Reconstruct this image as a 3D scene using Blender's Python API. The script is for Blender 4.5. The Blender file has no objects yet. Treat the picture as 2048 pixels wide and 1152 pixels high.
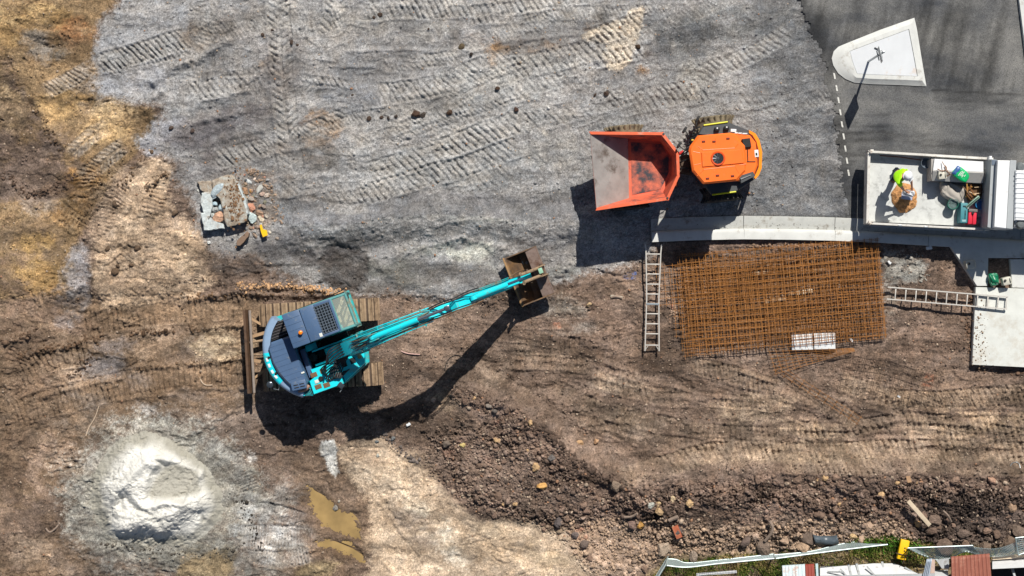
import bpy, bmesh, math, random
import numpy as np
from mathutils import Vector, Matrix
random.seed(7)
rng = np.random.default_rng(11)
sc = bpy.context.scene
C = sc.collection
R = math.radians
CH = 55.0            # height of the drone above the ground, metres
PPM = 64.0           # photograph pixels per metre on the ground

# ---------------------------------------------------------------- camera, sky, sun
cd = bpy.data.cameras.new('camera'); cam = bpy.data.objects.new('camera', cd); C.objects.link(cam)
cam.location = (0, 0, CH)
cd.sensor_width = 36; cd.lens = 36 * CH / (2048 / PPM)
cd.clip_end = 2000; cd.clip_start = 1
sc.camera = cam
SUN_EL = R(50); SUN_DIR = Vector((0.305, 0.952, 0)).normalized()
sun_vec = Vector((SUN_DIR.x * math.cos(SUN_EL), SUN_DIR.y * math.cos(SUN_EL), math.sin(SUN_EL)))
w = bpy.data.worlds.new('World'); sc.world = w; w.use_nodes = True
nt = w.node_tree; bg = nt.nodes['Background']
sky = nt.nodes.new('ShaderNodeTexSky'); sky.sky_type = 'NISHITA'; sky.sun_disc = False
sky.sun_elevation = SUN_EL; sky.sun_rotation = math.atan2(SUN_DIR.x, SUN_DIR.y)
nt.links.new(sky.outputs[0], bg.inputs[0]); bg.inputs[1].default_value = 0.05
ld = bpy.data.lights.new('sun', 'SUN'); ld.energy = 5.0; ld.angle = R(0.5); ld.color = (1, 0.945, 0.86)
lo = bpy.data.objects.new('sun', ld); C.objects.link(lo)
lo.rotation_euler = sun_vec.to_track_quat('Z', 'Y').to_euler()
sc.view_settings.view_transform = 'Standard'; sc.view_settings.look = 'None'
sc.view_settings.exposure = 0.2; sc.view_settings.gamma = 1

# ---------------------------------------------------------------- helpers
def P(px, py, z=0.0):
    s = (CH - z) / CH / PPM
    return Vector(((px - 1024) * s, (576 - py) * s, z))
def lin(c):
    return tuple(((v/255)/12.92 if v/255 < .04045 else (((v/255)+.055)/1.055)**2.4) for v in c)

MATS = {}
def mat(name, rgb, rough=0.6, metal=0.0, var=0.12, vscale=6.0, bump=0.15, bscale=60.0, dirt=0.0,
        dirtc=(120, 98, 78), dscale=3.0, spec=0.4, coat=0.0, k=0.85):
    if name in MATS: return MATS[name]
    m = bpy.data.materials.new(name); m.use_nodes = True; n = m.node_tree; L = n.links
    b = n.nodes['Principled BSDF']
    tc = n.nodes.new('ShaderNodeTexCoord')
    c = tuple(v * k for v in lin(rgb))
    n1 = n.nodes.new('ShaderNodeTexNoise'); n1.inputs['Scale'].default_value = vscale; n1.inputs['Detail'].default_value = 8
    n1.inputs['Roughness'].default_value = .65
    L.new(tc.outputs['Object'], n1.inputs['Vector'])
    r1 = n.nodes.new('ShaderNodeValToRGB'); r1.color_ramp.elements[0].position = .3; r1.color_ramp.elements[1].position = .7
    r1.color_ramp.elements[0].color = tuple(v * (1 - var) for v in c) + (1,)
    r1.color_ramp.elements[1].color = tuple(min(1, v * (1 + var)) for v in c) + (1,)
    L.new(n1.outputs[0], r1.inputs[0]); out = r1.outputs[0]
    if dirt > 0:
        n2 = n.nodes.new('ShaderNodeTexNoise'); n2.inputs['Scale'].default_value = dscale; n2.inputs['Detail'].default_value = 10
        n2.inputs['Roughness'].default_value = .72
        L.new(tc.outputs['Object'], n2.inputs['Vector'])
        r2 = n.nodes.new('ShaderNodeValToRGB')
        r2.color_ramp.elements[0].position = .62 - .35 * dirt; r2.color_ramp.elements[1].position = .78 - .3 * dirt
        L.new(n2.outputs[0], r2.inputs[0])
        mx = n.nodes.new('ShaderNodeMixRGB'); mx.inputs[2].default_value = tuple(v * k for v in lin(dirtc)) + (1,)
        L.new(r2.outputs[0], mx.inputs[0]); L.new(out, mx.inputs[1]); out = mx.outputs[0]
    L.new(out, b.inputs['Base Color'])
    b.inputs['Roughness'].default_value = rough; b.inputs['Metallic'].default_value = metal
    b.inputs['Specular IOR Level'].default_value = spec; b.inputs['Coat Weight'].default_value = coat
    if bump > 0:
        n3 = n.nodes.new('ShaderNodeTexNoise'); n3.inputs['Scale'].default_value = bscale; n3.inputs['Detail'].default_value = 5
        L.new(tc.outputs['Object'], n3.inputs['Vector'])
        bp = n.nodes.new('ShaderNodeBump'); bp.inputs['Strength'].default_value = bump; bp.inputs['Distance'].default_value = .02
        L.new(n3.outputs[0], bp.inputs['Height']); L.new(bp.outputs[0], b.inputs['Normal'])
    MATS[name] = m
    return m

class MB:
    def __init__(s, M=None):
        s.v = []; s.f = []; s.M = M or Matrix.Identity(4)
    def add(s, vs, fs):
        o = len(s.v)
        s.v += [tuple(s.M @ Vector(p)) for p in vs]; s.f += [tuple(i + o for i in f) for f in fs]
        return s
    def box(s, c, size, bevel=0.0, rot=None, taper=None):
        x, y, z = [d / 2 for d in size]
        rt = Matrix.Identity(3)
        if rot is not None: rt = rot if isinstance(rot, Matrix) else Matrix.Rotation(rot, 3, 'Z')
        b = min(bevel, x * .9, y * .9, z * .9)
        vs = []; fs = []
        if b <= 0:
            for sx in (-1, 1):
                for sy in (-1, 1):
                    for sz in (-1, 1): vs.append(Vector((sx*x, sy*y, sz*z)))
            fs = [(0,1,3,2),(4,6,7,5),(0,4,5,1),(2,3,7,6),(0,2,6,4),(1,5,7,3)]
        else:
            bm = bmesh.new(); bmesh.ops.create_cube(bm, size=1)
            for q in bm.verts: q.co = Vector((q.co.x*2*x, q.co.y*2*y, q.co.z*2*z))
            bmesh.ops.bevel(bm, geom=list(bm.edges), offset=b, segments=2, affect='EDGES', profile=.6)
            bm.verts.index_update()
            vs = [q.co.copy() for q in bm.verts]; fs = [tuple(q.index for q in f.verts) for f in bm.faces]; bm.free()
        if taper:
            for q in vs:
                t = (q.z + z) / (2 * z); q.x *= 1 + (taper[0]-1)*t; q.y *= 1 + (taper[1]-1)*t
        c = Vector(c)
        return s.add([c + rt @ q for q in vs], fs)
    def prism(s, poly, z0, z1, inset=0.0, scale=1.0):
        # z0/z1 numbers or per vertex lists; top inset toward centroid
        n = len(poly)
        a = sum(poly[i][0]*poly[(i+1)%n][1]-poly[(i+1)%n][0]*poly[i][1] for i in range(n))
        if a < 0: poly = poly[::-1]; z0 = z0[::-1] if isinstance(z0, list) else z0; z1 = z1[::-1] if isinstance(z1, list) else z1
        cx = sum(p[0] for p in poly)/n; cy = sum(p[1] for p in poly)/n
        g = lambda z, i: z[i] if isinstance(z, list) else z
        vs = [(p[0], p[1], g(z0, i)) for i, p in enumerate(poly)]
        if inset > 0:
            for i, p in enumerate(poly): vs.append((p[0], p[1], g(z1, i) - inset))
            for i, p in enumerate(poly):
                d = Vector((cx-p[0], cy-p[1])); d = d.normalized()*inset if d.length > 0 else d
                vs.append((p[0]+d.x, p[1]+d.y, g(z1, i)))
        else:
            for i, p in enumerate(poly): vs.append((p[0], p[1], g(z1, i)))
        L = len(vs)//n; fs = [tuple(range(n))[::-1], tuple(range((L-1)*n, L*n))]
        for k in range(L-1):
            for i in range(n): fs.append((k*n+i, k*n+(i+1)%n, (k+1)*n+(i+1)%n, (k+1)*n+i))
        return s.add(vs, fs)
    def tube(s, pts, r, n=8, cap=True, smooth_pts=0):
        pts = [Vector(p) for p in pts]
        if smooth_pts and len(pts) > 2: pts = spline(pts, smooth_pts)
        rr = r if isinstance(r, (list, tuple)) else [r]*len(pts)
        if len(rr) != len(pts): rr = [rr[min(len(rr)-1, int(i*len(rr)/len(pts)))] for i in range(len(pts))]
        vs = []; fs = []; up = None
        for i, p in enumerate(pts):
            d = (pts[min(i+1, len(pts)-1)] - pts[max(i-1, 0)]).normalized()
            if up is None:
                up = d.orthogonal().normalized()
            up = (up - d*up.dot(d))
            up = up.normalized() if up.length > 1e-6 else d.orthogonal().normalized()
            sd = d.cross(up)
            for k in range(n):
                a = 2*math.pi*k/n
                vs.append(p + up*math.cos(a)*rr[i] + sd*math.sin(a)*rr[i])
        for i in range(len(pts)-1):
            for k in range(n): fs.append((i*n+k, i*n+(k+1)%n, (i+1)*n+(k+1)%n, (i+1)*n+k))
        if cap: fs += [tuple(range(n))[::-1], tuple(range((len(pts)-1)*n, len(pts)*n))]
        return s.add(vs, fs)
    def cyl(s, a, b, r, n=20): return s.tube([a, b], r, n)
    def lathe(s, prof, n=24, c=(0,0,0), axis='Z'):
        vs = []; fs = []; m = len(prof)
        for k in range(n):
            a = 2*math.pi*k/n
            for r, z in prof:
                q = (r*math.cos(a), r*math.sin(a), z)
                if axis == 'Y': q = (q[0], q[2], q[1])
                if axis == 'X': q = (q[2], q[0], q[1])
                vs.append((q[0]+c[0], q[1]+c[1], q[2]+c[2]))
        for k in range(n):
            for i in range(m-1): fs.append((k*m+i, ((k+1)%n)*m+i, ((k+1)%n)*m+i+1, k*m+i+1))
        return s.add(vs, fs)
    def quad(s, a, b, c, d, t=0.01):
        a, b, c, d = map(Vector, (a, b, c, d)); nn = (b-a).cross(d-a).normalized()*t
        return s.add([a, b, c, d, a-nn, b-nn, c-nn, d-nn], [(0,1,2,3),(7,6,5,4),(0,4,5,1),(1,5,6,2),(2,6,7,3),(3,7,4,0)])
    def build(s, name, m, parent=None, smooth=True, ang=35, recalc=True):
        me = bpy.data.meshes.new(name); me.from_pydata(s.v, [], s.f)
        if recalc:
            bm = bmesh.new(); bm.from_mesh(me); bmesh.ops.recalc_face_normals(bm, faces=bm.faces); bm.to_mesh(me); bm.free()
        if smooth:
            me.polygons.foreach_set('use_smooth', [True]*len(me.polygons)); me.set_sharp_from_angle(angle=R(ang))
        me.materials.append(m)
        o = bpy.data.objects.new(name, me); C.objects.link(o)
        if parent: o.parent = parent
        return o
def spline(pts, k):
    out = []
    n = len(pts)
    for i in range(n-1):
        p0 = pts[max(i-1, 0)]; p1 = pts[i]; p2 = pts[i+1]; p3 = pts[min(i+2, n-1)]
        for j in range(k):
            t = j/k
            out.append(.5*((2*p1)+(p2-p0)*t+(2*p0-5*p1+4*p2-p3)*t*t+(3*p1-p0-3*p2+p3)*t**3))
    out.append(pts[-1]); return out
def tag(o, label=None, cat=None, group=None, kind=None):
    if label: o['label'] = label
    if cat: o['category'] = cat
    if group: o['group'] = group
    if kind: o['kind'] = kind
    return o
def empty(name, loc, label, cat, group=None, rz=0.0):
    o = bpy.data.objects.new(name, None); C.objects.link(o); o.location = loc; o.rotation_euler = (0, 0, rz)
    o.empty_display_size = .3
    return tag(o, label, cat, group)
def Rz(deg): return Matrix.Rotation(R(deg), 4, 'Z')
def T(x, y, z=0): return Matrix.Translation((x, y, z))

# ---------------------------------------------------------------- terrain, computed on one sheet
st = 0.028
xi = np.arange(-16.8, 16.8, st); yi = np.arange(-9.8, 9.8, st)
def ext(a):
    o = []; d = st; p = 0
    while p < 260: d *= 1.22; p += d; o.append(p)
    o = np.array(o); return np.concatenate([(a[0]-o)[::-1], a, a[-1]+o])
XA = ext(xi); YA = ext(yi)
NX, NY = len(XA), len(YA)
GX, GY = np.meshgrid(XA, YA)           # shape NY,NX
PX = (GX*PPM + 1024).astype(np.float32); PY = (576 - GY*PPM).astype(np.float32)
TAB = rng.random((512, 512)).astype(np.float32)
def vn(x, y, s, ox=0, oy=0):
    u = x/s + ox; v = y/s + oy
    iu = np.floor(u).astype(np.int32); iv = np.floor(v).astype(np.int32)
    fu = u-iu; fv = v-iv; fu = fu*fu*(3-2*fu); fv = fv*fv*(3-2*fv)
    a = TAB[iv & 511, iu & 511]; b = TAB[iv & 511, (iu+1) & 511]; c = TAB[(iv+1) & 511, iu & 511]; d = TAB[(iv+1) & 511, (iu+1) & 511]
    return (a*(1-fu)+b*fu)*(1-fv) + (c*(1-fu)+d*fu)*fv
def fbm(x, y, s, o=4, seed=0, g=.55):
    t = 0; a = 1; n = 0
    for i in range(o):
        t = t + a*(vn(x, y, s, seed*17.3+i*7.1, seed*9.7+i*13.3)-.5); n += a; a *= g; s = s/2.03
    return t/n*2                          # about -1..1
Wx = fbm(PX, PY, 60, 4, 1); Wy = fbm(PX, PY, 60, 4, 2)
WF = fbm(PX, PY, 9, 3, 3)
BIGN = fbm(PX, PY, 150, 5, 4)
MIDN = fbm(PX, PY, 34, 5, 5, .65)
FINE = fbm(PX, PY, 6, 3, 6, .7)
WHITE = rng.random(PX.shape).astype(np.float32)*2-1
HGT = np.zeros_like(PX); COL = np.zeros(PX.shape+(3,), np.float32); RGH = np.full_like(PX, .6)
KA = 0.80                                 # display colour of sunlit flat ground -> albedo
def smooth(e0, e1, x):
    t = np.clip((x-e0)/(e1-e0), 0, 1); return t*t*(3-2*t)
def bbox(pts, pad):
    x0 = min(p[0] for p in pts)-pad; x1 = max(p[0] for p in pts)+pad; y0 = min(p[1] for p in pts)-pad; y1 = max(p[1] for p in pts)+pad
    xx = XA*PPM+1024; yy = 576-YA*PPM
    cx = np.nonzero((xx >= x0) & (xx <= x1))[0]; cy = np.nonzero((yy >= y0) & (yy <= y1))[0]
    if len(cx) == 0 or len(cy) == 0: return (slice(0, 0), slice(0, 0))
    return (slice(cy[0], cy[-1]+1), slice(cx[0], cx[-1]+1))
def region(pts, feather=8, warp=14, fine=6):
    """signed mask 0..1 of a polygon given in plan, its outline roughened"""
    sl = bbox(pts, feather*2+warp*2+fine*2+4)
    x = PX[sl]+Wx[sl]*warp+WF[sl]*fine; y = PY[sl]+Wy[sl]*warp+MIDN[sl]*fine
    d = np.full(x.shape, 1e9, np.float32); ins = np.zeros(x.shape, bool)
    n = len(pts)
    for i in range(n):
        ax, ay = pts[i]; bx, by = pts[(i+1) % n]
        ex, ey = bx-ax, by-ay; L2 = ex*ex+ey*ey+1e-9
        t = np.clip(((x-ax)*ex+(y-ay)*ey)/L2, 0, 1)
        d = np.minimum(d, (x-ax-t*ex)**2+(y-ay-t*ey)**2)
        if ay != by:
            c = ((ay > y) != (by > y)) & (x < (bx-ax)*(y-ay)/(by-ay)+ax); ins ^= c
    d = np.sqrt(d); d = np.where(ins, d, -d)
    if fine > 0: d = d+feather*(.9*FINE[sl]+.35*WHITE[sl]+.8*MIDN[sl])
    return sl, smooth(-feather, feather, d)
def paint(pts, rgb, a=1.0, feather=8, warp=14, fine=6, rough=None, h=0.0, patchy=0.0, ps=40, seed=0):
    sl, m = region(pts, feather, warp, fine)
    if h: HGT[sl] += m*h
    if patchy > 0:
        m = m*np.clip(1-patchy*.55 + patchy*3.2*(fbm(PX[sl]*.8, PY[sl]*1.25, ps, 5, 20+seed, .72)+.12*FINE[sl]), 0, 1)
    if rgb is not None:
        c = np.array(lin(rgb), np.float32)*KA; COL[sl] = COL[sl]*(1-(m*a)[..., None]) + c*(m*a)[..., None]
    if rough is not None: RGH[sl] = RGH[sl]*(1-m)+rough*m
def blob(cx, cy, rx, ry, rgb, a=1.0, ang=0, **kw):
    ca, sa = math.cos(R(ang)), math.sin(R(ang))
    paint([(cx+rx*math.cos(t)*ca-ry*math.sin(t)*sa, cy+rx*math.cos(t)*sa+ry*math.sin(t)*ca) for t in np.linspace(0, 2*math.pi, 14)[:-1]], rgb, a, **kw)
def strip(pts, hw):
    """distance along (s) and across (t) a polyline"""
    pts = [Vector((p[0], p[1], 0)) for p in pts]
    if len(pts) > 2: pts = spline(pts, 6)
    sl = bbox([(p.x, p.y) for p in pts], hw*1.6+12)
    x = PX[sl]+Wx[sl]*4; y = PY[sl]+Wy[sl]*4
    bd = np.full(x.shape, 1e9, np.float32); S = np.zeros_like(bd); Tt = np.zeros_like(bd); acc = 0
    for i in range(len(pts)-1):
        a, b = pts[i], pts[i+1]; e = b-a; L = e.length
        if L < 1e-6: continue
        ux, uy = e.x/L, e.y/L
        s = (x-a.x)*ux+(y-a.y)*uy; t = (x-a.x)*uy-(y-a.y)*ux; sc_ = np.clip(s, 0, L)
        d = t*t+(s-sc_)**2; m = d < bd
        bd = np.where(m, d, bd); S = np.where(m, acc+s, S); Tt = np.where(m, t, Tt); acc += L
    return sl, S, Tt, np.sqrt(bd), acc
def tyre(pts, w=42, period=14, depth=.03, rgb=None, a=.35, seed=0, kind='chev', patch=.6, slope=.5, lift=0.0):
    depth *= 1.3; hw = w/2; sl, S, t, d, L = strip(pts, hw)
    inn = smooth(hw+2.5, hw-2.5, d)
    ends = smooth(-6, 14, S)*smooth(-6, 14, L-S)
    pm = np.clip(.88+2.0*patch*fbm(PX[sl], PY[sl], 55, 3, 40+seed), 0, 1)*ends
    if kind == 'chev': ph = (S+np.abs(t)*slope*1.6+np.where(t > 0, period*.5, 0))/period
    elif kind == 'diag': ph = (S+t*slope)/period
    else: ph = S/period
    ph = ph+.12*WF[sl]+.22*MIDN[sl]; irr = np.clip(.7+1.1*fbm(PX[sl], PY[sl], 17, 3, 140+seed, .7), .1, 1.5)
    fr = ph-np.floor(ph)
    lug = smooth(0, .14, fr)*smooth(1, .55, fr)
    if kind == 'chev': lug = lug*smooth(1.5, 4, np.abs(t))
    HGT[sl] += pm*inn*irr*(-depth*1.1+lift+depth*2.0*lug) + pm*min(.042, depth*.85)*np.exp(-((d-hw-2.5)/2.8)**2)*(1+.8*MIDN[sl]) - pm*min(.02, depth*.4)*np.exp(-((d-hw+2.5)/2)**2)
    if rgb is not None:
        c = np.array(lin(rgb), np.float32)*KA; m = (pm*inn*a*(.55+.45*lug))[..., None]; COL[sl] = COL[sl]*(1-m)+c*m
    RGH[sl] = RGH[sl]*(1-.45*inn*pm)
def ridge(pts, w=6, h=.09, seed=0, rgb=None, a=.5, lump=.8, asym=0):
    sl, S, t, d, L = strip(pts, w*2)
    n = np.clip(.75+lump*fbm(PX[sl], PY[sl], 13, 3, 60+seed, .7), 0, 2)*smooth(-4, 10, S)*smooth(-4, 10, L-S)
    prof = np.exp(-(t/w)**2)*np.exp(-np.maximum(0, d-np.abs(t))/w)
    HGT[sl] += h*n*prof
    if asym: HGT[sl] += asym*smooth(-w, w, t)*np.exp(-(t/(w*5))**2)*smooth(-4, 10, S)*smooth(-4, 10, L-S)
    RGH[sl] = np.maximum(RGH[sl], .9*prof)
    if rgb is not None:
        c = np.array(lin(rgb), np.float32)*KA; m = (prof*a)[..., None]; COL[sl] = COL[sl]*(1-m)+c*m
# ---------------------------------------------------------------- terrain: soils
BIG = 20000
COL[:] = np.array(lin((128, 106, 90)), np.float32)*KA
HGT += .07*BIGN+.035*MIDN
# --- left: ochre clay, brown earth, dry beige
paint([(-BIG,-BIG),(240,-BIG),(240,0),(195,45),(188,120),(200,150),(215,200),(262,215),(300,215),(320,260),(250,330),(200,400),(160,480),(150,560),(60,600),(-BIG,600)], (148,120,82), rough=.8, warp=18)
paint([(-BIG,600),(60,600),(150,560),(190,600),(330,610),(520,590),(520,800),(480,840),(300,840),(180,860),(160,1000),(200,1152),(200,BIG),(-BIG,BIG)], (134,110,86), rough=.7, warp=14)
for i, (cx, cy, rx, ry, c, an) in enumerate([(60,60,90,45,(176,140,82),-15),(110,90,70,30,(128,104,78),-20),(90,85,50,30,(140,132,122),10),(150,60,50,22,(165,112,60),0),(40,20,60,20,(196,165,110),0),
      (60,165,60,16,(112,92,72),40),(170,100,30,60,(120,96,66),0),(130,200,60,40,(190,152,92),-20),(180,190,35,40,(150,132,112),20),(225,235,40,30,(212,180,130),0),(200,270,60,22,(206,168,108),-10),
      (35,220,40,45,(178,150,112),30),(100,330,80,80,(108,90,76),0),(50,330,90,90,(106,88,78),20),(160,350,40,40,(176,128,60),40),(130,400,45,50,(172,128,66),0),(60,480,70,50,(136,112,86),0),(90,520,60,60,(170,134,70),30),
      (180,395,40,22,(150,124,96),30),(60,405,50,18,(150,134,118),10),(20,560,60,50,(112,92,76),0),(100,570,50,40,(158,122,66),0)]):
    blob(cx, cy, rx, ry, c, .8, an, feather=12, patchy=.7, seed=i)
paint([(-60,130),(20,120),(55,185),(95,250),(130,310),(150,380),(115,400),(60,400),(-60,420)], (110,92,80), a=.9, feather=9, h=-.06, patchy=.35)
paint([(-40,150),(15,160),(60,220),(45,262),(-40,240)], (186,156,112), a=.8, feather=10, patchy=.8)
blob(90, 265, 45, 22, (104,90,82), .8, 60, feather=12, patchy=.5)
# beige dry clay left centre
paint([(300,305),(345,325),(345,350),(342,385),(352,430),(395,445),(418,500),(430,560),(390,600),(320,612),(200,612),(185,560),(190,490),(205,450),(240,400),(262,340)], (212,182,148), rough=.4, feather=9, patchy=.3)
for i, (cx, cy, rx, ry, c) in enumerate([(318,420,26,34,(140,115,86)),(262,500,22,26,(158,132,104)),(300,500,30,22,(150,136,122)),(345,455,30,30,(146,124,104)),(270,560,40,20,(160,136,112)),(380,510,30,40,(196,168,134)),(350,560,50,30,(216,186,152)),(230,560,30,18,(190,160,130)),(225,390,22,60,(178,152,126)),(205,450,26,40,(186,160,134)),(410,470,40,22,(122,100,80)),(430,520,34,26,(126,106,88)),(385,590,50,16,(150,122,94))]):
    blob(cx, cy, rx, ry, c, .75, 20, feather=10, patchy=.7, seed=30+i)
# grey crusher dust streak
paint([(140,500),(165,480),(178,520),(176,590),(160,640),(140,660),(112,655),(108,600),(120,545)], (166,162,164), a=.85, feather=8, patchy=.5)
# earth west of the excavator
for i, (cx, cy, rx, ry, c, a) in enumerate([(300,622,200,20,(150,122,92),.8),(90,640,110,50,(126,102,84),.7),(440,690,60,24,(214,188,150),.95),(400,700,30,26,(128,116,108),.8),(355,690,34,34,(118,98,82),.8),(300,690,40,22,(172,144,116),.8),
      (150,730,45,26,(178,152,126),.9),(120,770,50,20,(150,126,104),.7),(200,735,45,26,(134,126,124),.9),(230,690,40,14,(124,114,110),.7),(330,770,120,26,(140,112,84),.8),(60,740,60,60,(124,100,80),.7),(60,860,80,40,(134,110,88),.8),(90,820,60,30,(116,94,76),.6),
      (170,780,50,30,(136,126,118),.7),(270,760,30,20,(140,130,124),.6),(30,930,40,80,(110,88,70),.8),(110,940,50,70,(168,140,118),.8),(120,1040,60,50,(104,86,74),.8),(30,1060,60,80,(118,98,84),.8),(160,1120,60,50,(130,112,98),.7),(60,1100,50,30,(160,136,112),.7),
      (420,790,90,18,(150,132,118),.7),(490,770,20,40,(110,98,90),.6),(210,855,50,40,(104,86,68),.85),(250,890,40,26,(126,104,76),.7),(160,840,60,20,(140,124,108),.6),(420,830,120,24,(134,118,106),.6),(470,850,60,40,(134,118,106),.7),
      (40,680,90,14,(112,92,76),.6),(500,905,60,60,(124,106,92),.7),(550,860,60,60,(126,106,92),.7)]):
    blob(cx, cy, rx, ry, c, a, 0, feather=14, patchy=.6, seed=50+i)
# fallen white dust round the sand pile
paint([(160,900),(230,850),(330,835),(430,850),(470,900),(500,960),(560,1010),(640,1080),(600,1160),(300,1180),(190,1140),(140,1060),(150,980)], (150,146,138), a=.85, feather=26, patchy=.55, ps=50)
blob(318, 985, 195, 150, (162,159,148), .92, 10, feather=30, warp=26, fine=8, patchy=.35, ps=60, rough=.4)
blob(330, 1085, 150, 40, (150,147,136), .8, 5, feather=20, warp=26, fine=8, patchy=.6, ps=30, rough=.6)
paint([(330,840),(470,855),(490,900),(400,890)], (176,174,166), a=.7, feather=14, patchy=.9)
for i, (cx, cy, rx, ry, c, a) in enumerate([(265,845,18,8,(214,210,204),.8),(290,815,30,10,(196,188,180),.7),(530,1070,60,34,(186,184,180),.8),(520,1030,50,30,(170,166,160),.8),(585,985,40,26,(160,152,144),.7),(480,1050,20,60,(160,160,156),.8),(470,1000,16,16,(80,72,64),.95),(560,1110,60,26,(150,144,136),.8),(570,950,50,24,(140,124,110),.7),(500,915,12,8,(222,220,216),.9),(350,1100,120,26,(142,140,132),.6),(420,1110,60,20,(128,116,92),.8),(600,1100,50,30,(120,104,88),.8),(660,1110,40,24,(120,92,76),.8)]):
    blob(cx, cy, rx, ry, c, a, 0, feather=9, patchy=.8, ps=22, seed=90+i)
# wet earth round the puddles, beige dried mud tongue
paint([(560,900),(640,880),(700,930),(740,1000),(745,1090),(720,1152),(720,BIG),(560,BIG),(560,1140),(640,1080),(600,980)], (122,100,80), a=.9, feather=12, patchy=.2, rough=.45)
paint([(660,890),(760,880),(860,915),(900,990),(960,1040),(1060,1040),(1140,1060),(1180,1120),(1230,1180),(1230,BIG),(730,BIG),(730,1152),(742,1080),(735,1010),(705,960)], (201,175,145), rough=.35, feather=9, warp=14)
for i, (cx, cy, rx, ry, c, a, an) in enumerate([(770,965,60,26,(220,196,166),.9,30),(740,920,50,14,(190,164,136),.8,30),(860,1060,80,26,(226,208,180),.9,50),(900,1100,50,24,(232,218,196),.9,50),(830,1060,24,60,(176,156,138),.7,-40),(980,1090,80,40,(190,162,128),.7,10),(770,1080,50,40,(196,168,136),.7,0),(1100,1110,60,30,(196,168,130),.7,0),(850,975,60,24,(186,160,130),.7,40),(720,905,60,10,(180,150,120),.7,20),(900,1010,60,20,(170,146,120),.6,40),(1010,1060,60,18,(212,188,156),.7,0)]):
    blob(cx, cy, rx, ry, c, a, an, feather=12, patchy=.6, seed=120+i)
paint([(640,882),(668,878),(676,905),(672,925),(680,945),(668,955),(655,940),(645,915),(634,900)], (206,206,202), feather=3, warp=5, fine=4, rough=.3)
# --- earth in the middle and right
for i, (cx, cy, rx, ry, c, a) in enumerate([(1180,640,120,50,(134,110,94),.7),(1120,610,50,20,(156,146,134),.8),(1120,650,70,14,(140,132,122),.6),(1020,700,120,34,(112,92,76),.6),(900,690,80,30,(126,104,88),.6),(1170,710,60,22,(106,86,72),.7),(1300,720,90,30,(112,90,72),.7),(1420,760,90,24,(108,86,70),.7),(1450,800,60,40,(108,86,70),.6),(1120,750,90,20,(110,90,76),.6),(1240,770,60,16,(170,150,130),.7),(950,740,70,30,(150,128,108),.6),
      (1340,840,50,10,(92,78,68),.6),(1500,820,80,30,(170,146,118),.7),(1620,760,120,30,(122,98,80),.7),(1650,900,160,20,(170,142,112),.7),(1800,770,110,40,(148,122,98),.6),(1900,760,60,14,(108,86,68),.7),(1960,850,120,34,(190,160,126),.8),(1880,870,60,22,(176,150,124),.8),(1760,865,50,14,(108,88,72),.7),(1950,900,100,22,(116,92,72),.6),(1620,860,60,12,(176,148,116),.7),(1740,890,60,12,(110,92,80),.6),(1180,900,120,40,(142,118,100),.7),(1350,900,100,34,(138,114,96),.6),(1260,850,70,24,(160,138,118),.6),(1460,910,80,20,(176,148,120),.7),
      (760,800,60,30,(130,106,86),.7),(800,850,60,30,(104,84,68),.7),(870,900,80,40,(104,86,72),.7),(900,850,60,30,(120,100,84),.5),(900,800,30,16,(160,136,104),.7),(1290,545,40,14,(120,104,92),.6),(1500,500,160,14,(128,106,94),.7),(1850,580,60,50,(138,112,94),.6),(1840,690,90,40,(134,108,90),.6),(1720,720,60,20,(130,104,84),.6),(1000,640,60,20,(104,84,70),.6),(860,660,60,14,(150,126,104),.5)]):
    blob(cx, cy, rx, ry, c, a, 0, feather=14, patchy=.7, seed=150+i)
for i, (cx, cy, rx, ry) in enumerate([(1860,762,12,14),(1010,838,12,8),(900,905,14,8),(985,910,14,8),(1110,645,9,6),(925,890,9,8),(1760,1045,16,12),(1330,1010,12,6),(1110,1010,14,8),(1160,1065,30,24),(1345,605,7,9)]):
    blob(cx, cy, rx, ry, (196,116,74), .65, 0, feather=5, patchy=1.1, ps=10, seed=200+i)
# blue paint mark, spilt cement
blob(1268, 548, 16, 7, (58,96,160), .9, 0, feather=3, patchy=1.2, ps=8)
paint([(1768,500),(1830,505),(1850,530),(1830,560),(1775,575),(1765,540)], (168,166,158), a=.9, feather=7, patchy=.4, ps=16)
paint([(1768,570),(1800,600),(1790,640),(1765,620)], (140,132,122), a=.7, feather=7, patchy=.6, ps=16)
# rubble banks, darker freshly dug soil
paint([(905,775),(960,782),(1040,815),(1100,870),(1160,920),(1250,965),(1400,965),(1540,948),(1700,944),(1900,948),(BIG,960),(BIG,1060),(1900,1090),(1700,1075),(1560,1060),(1440,1040),(1300,1060),(1200,1050),(1080,1040),(960,1030),(900,985),(860,940),(920,880),(990,860),(960,830),(900,800)], (120,98,85), a=.85, feather=16, rough=1.8, patchy=.2)
paint([(840,860),(940,850),(1040,880),(1120,960),(1200,1020),(1120,1040),(960,1020),(890,970),(840,910)], (122,102,88), a=.6, feather=14, rough=1.4)
paint([(1130,1040),(1300,1040),(1420,1060),(1560,1045),(1680,1040),(1800,1050),(1830,1085),(1700,1085),(1500,1110),(1330,1110),(1290,1152),(1200,1160),(1140,1110)], (188,160,136), a=.9, feather=14, rough=1.6, patchy=.35, ps=30)
paint([(1830,1000),(1900,980),(2100,1000),(2100,1090),(1880,1100),(1840,1070)], (98,84,76), a=.7, feather=12, rough=1.6)
# verge of rough grass soil
paint([(1250,1180),(1330,1120),(1420,1115),(1560,1108),(1700,1092),(1760,1082),(1860,1090),(2048,1096),(BIG,1100),(BIG,BIG),(1250,BIG)], (134,116,82), a=.9, feather=8, rough=.9)
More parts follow.
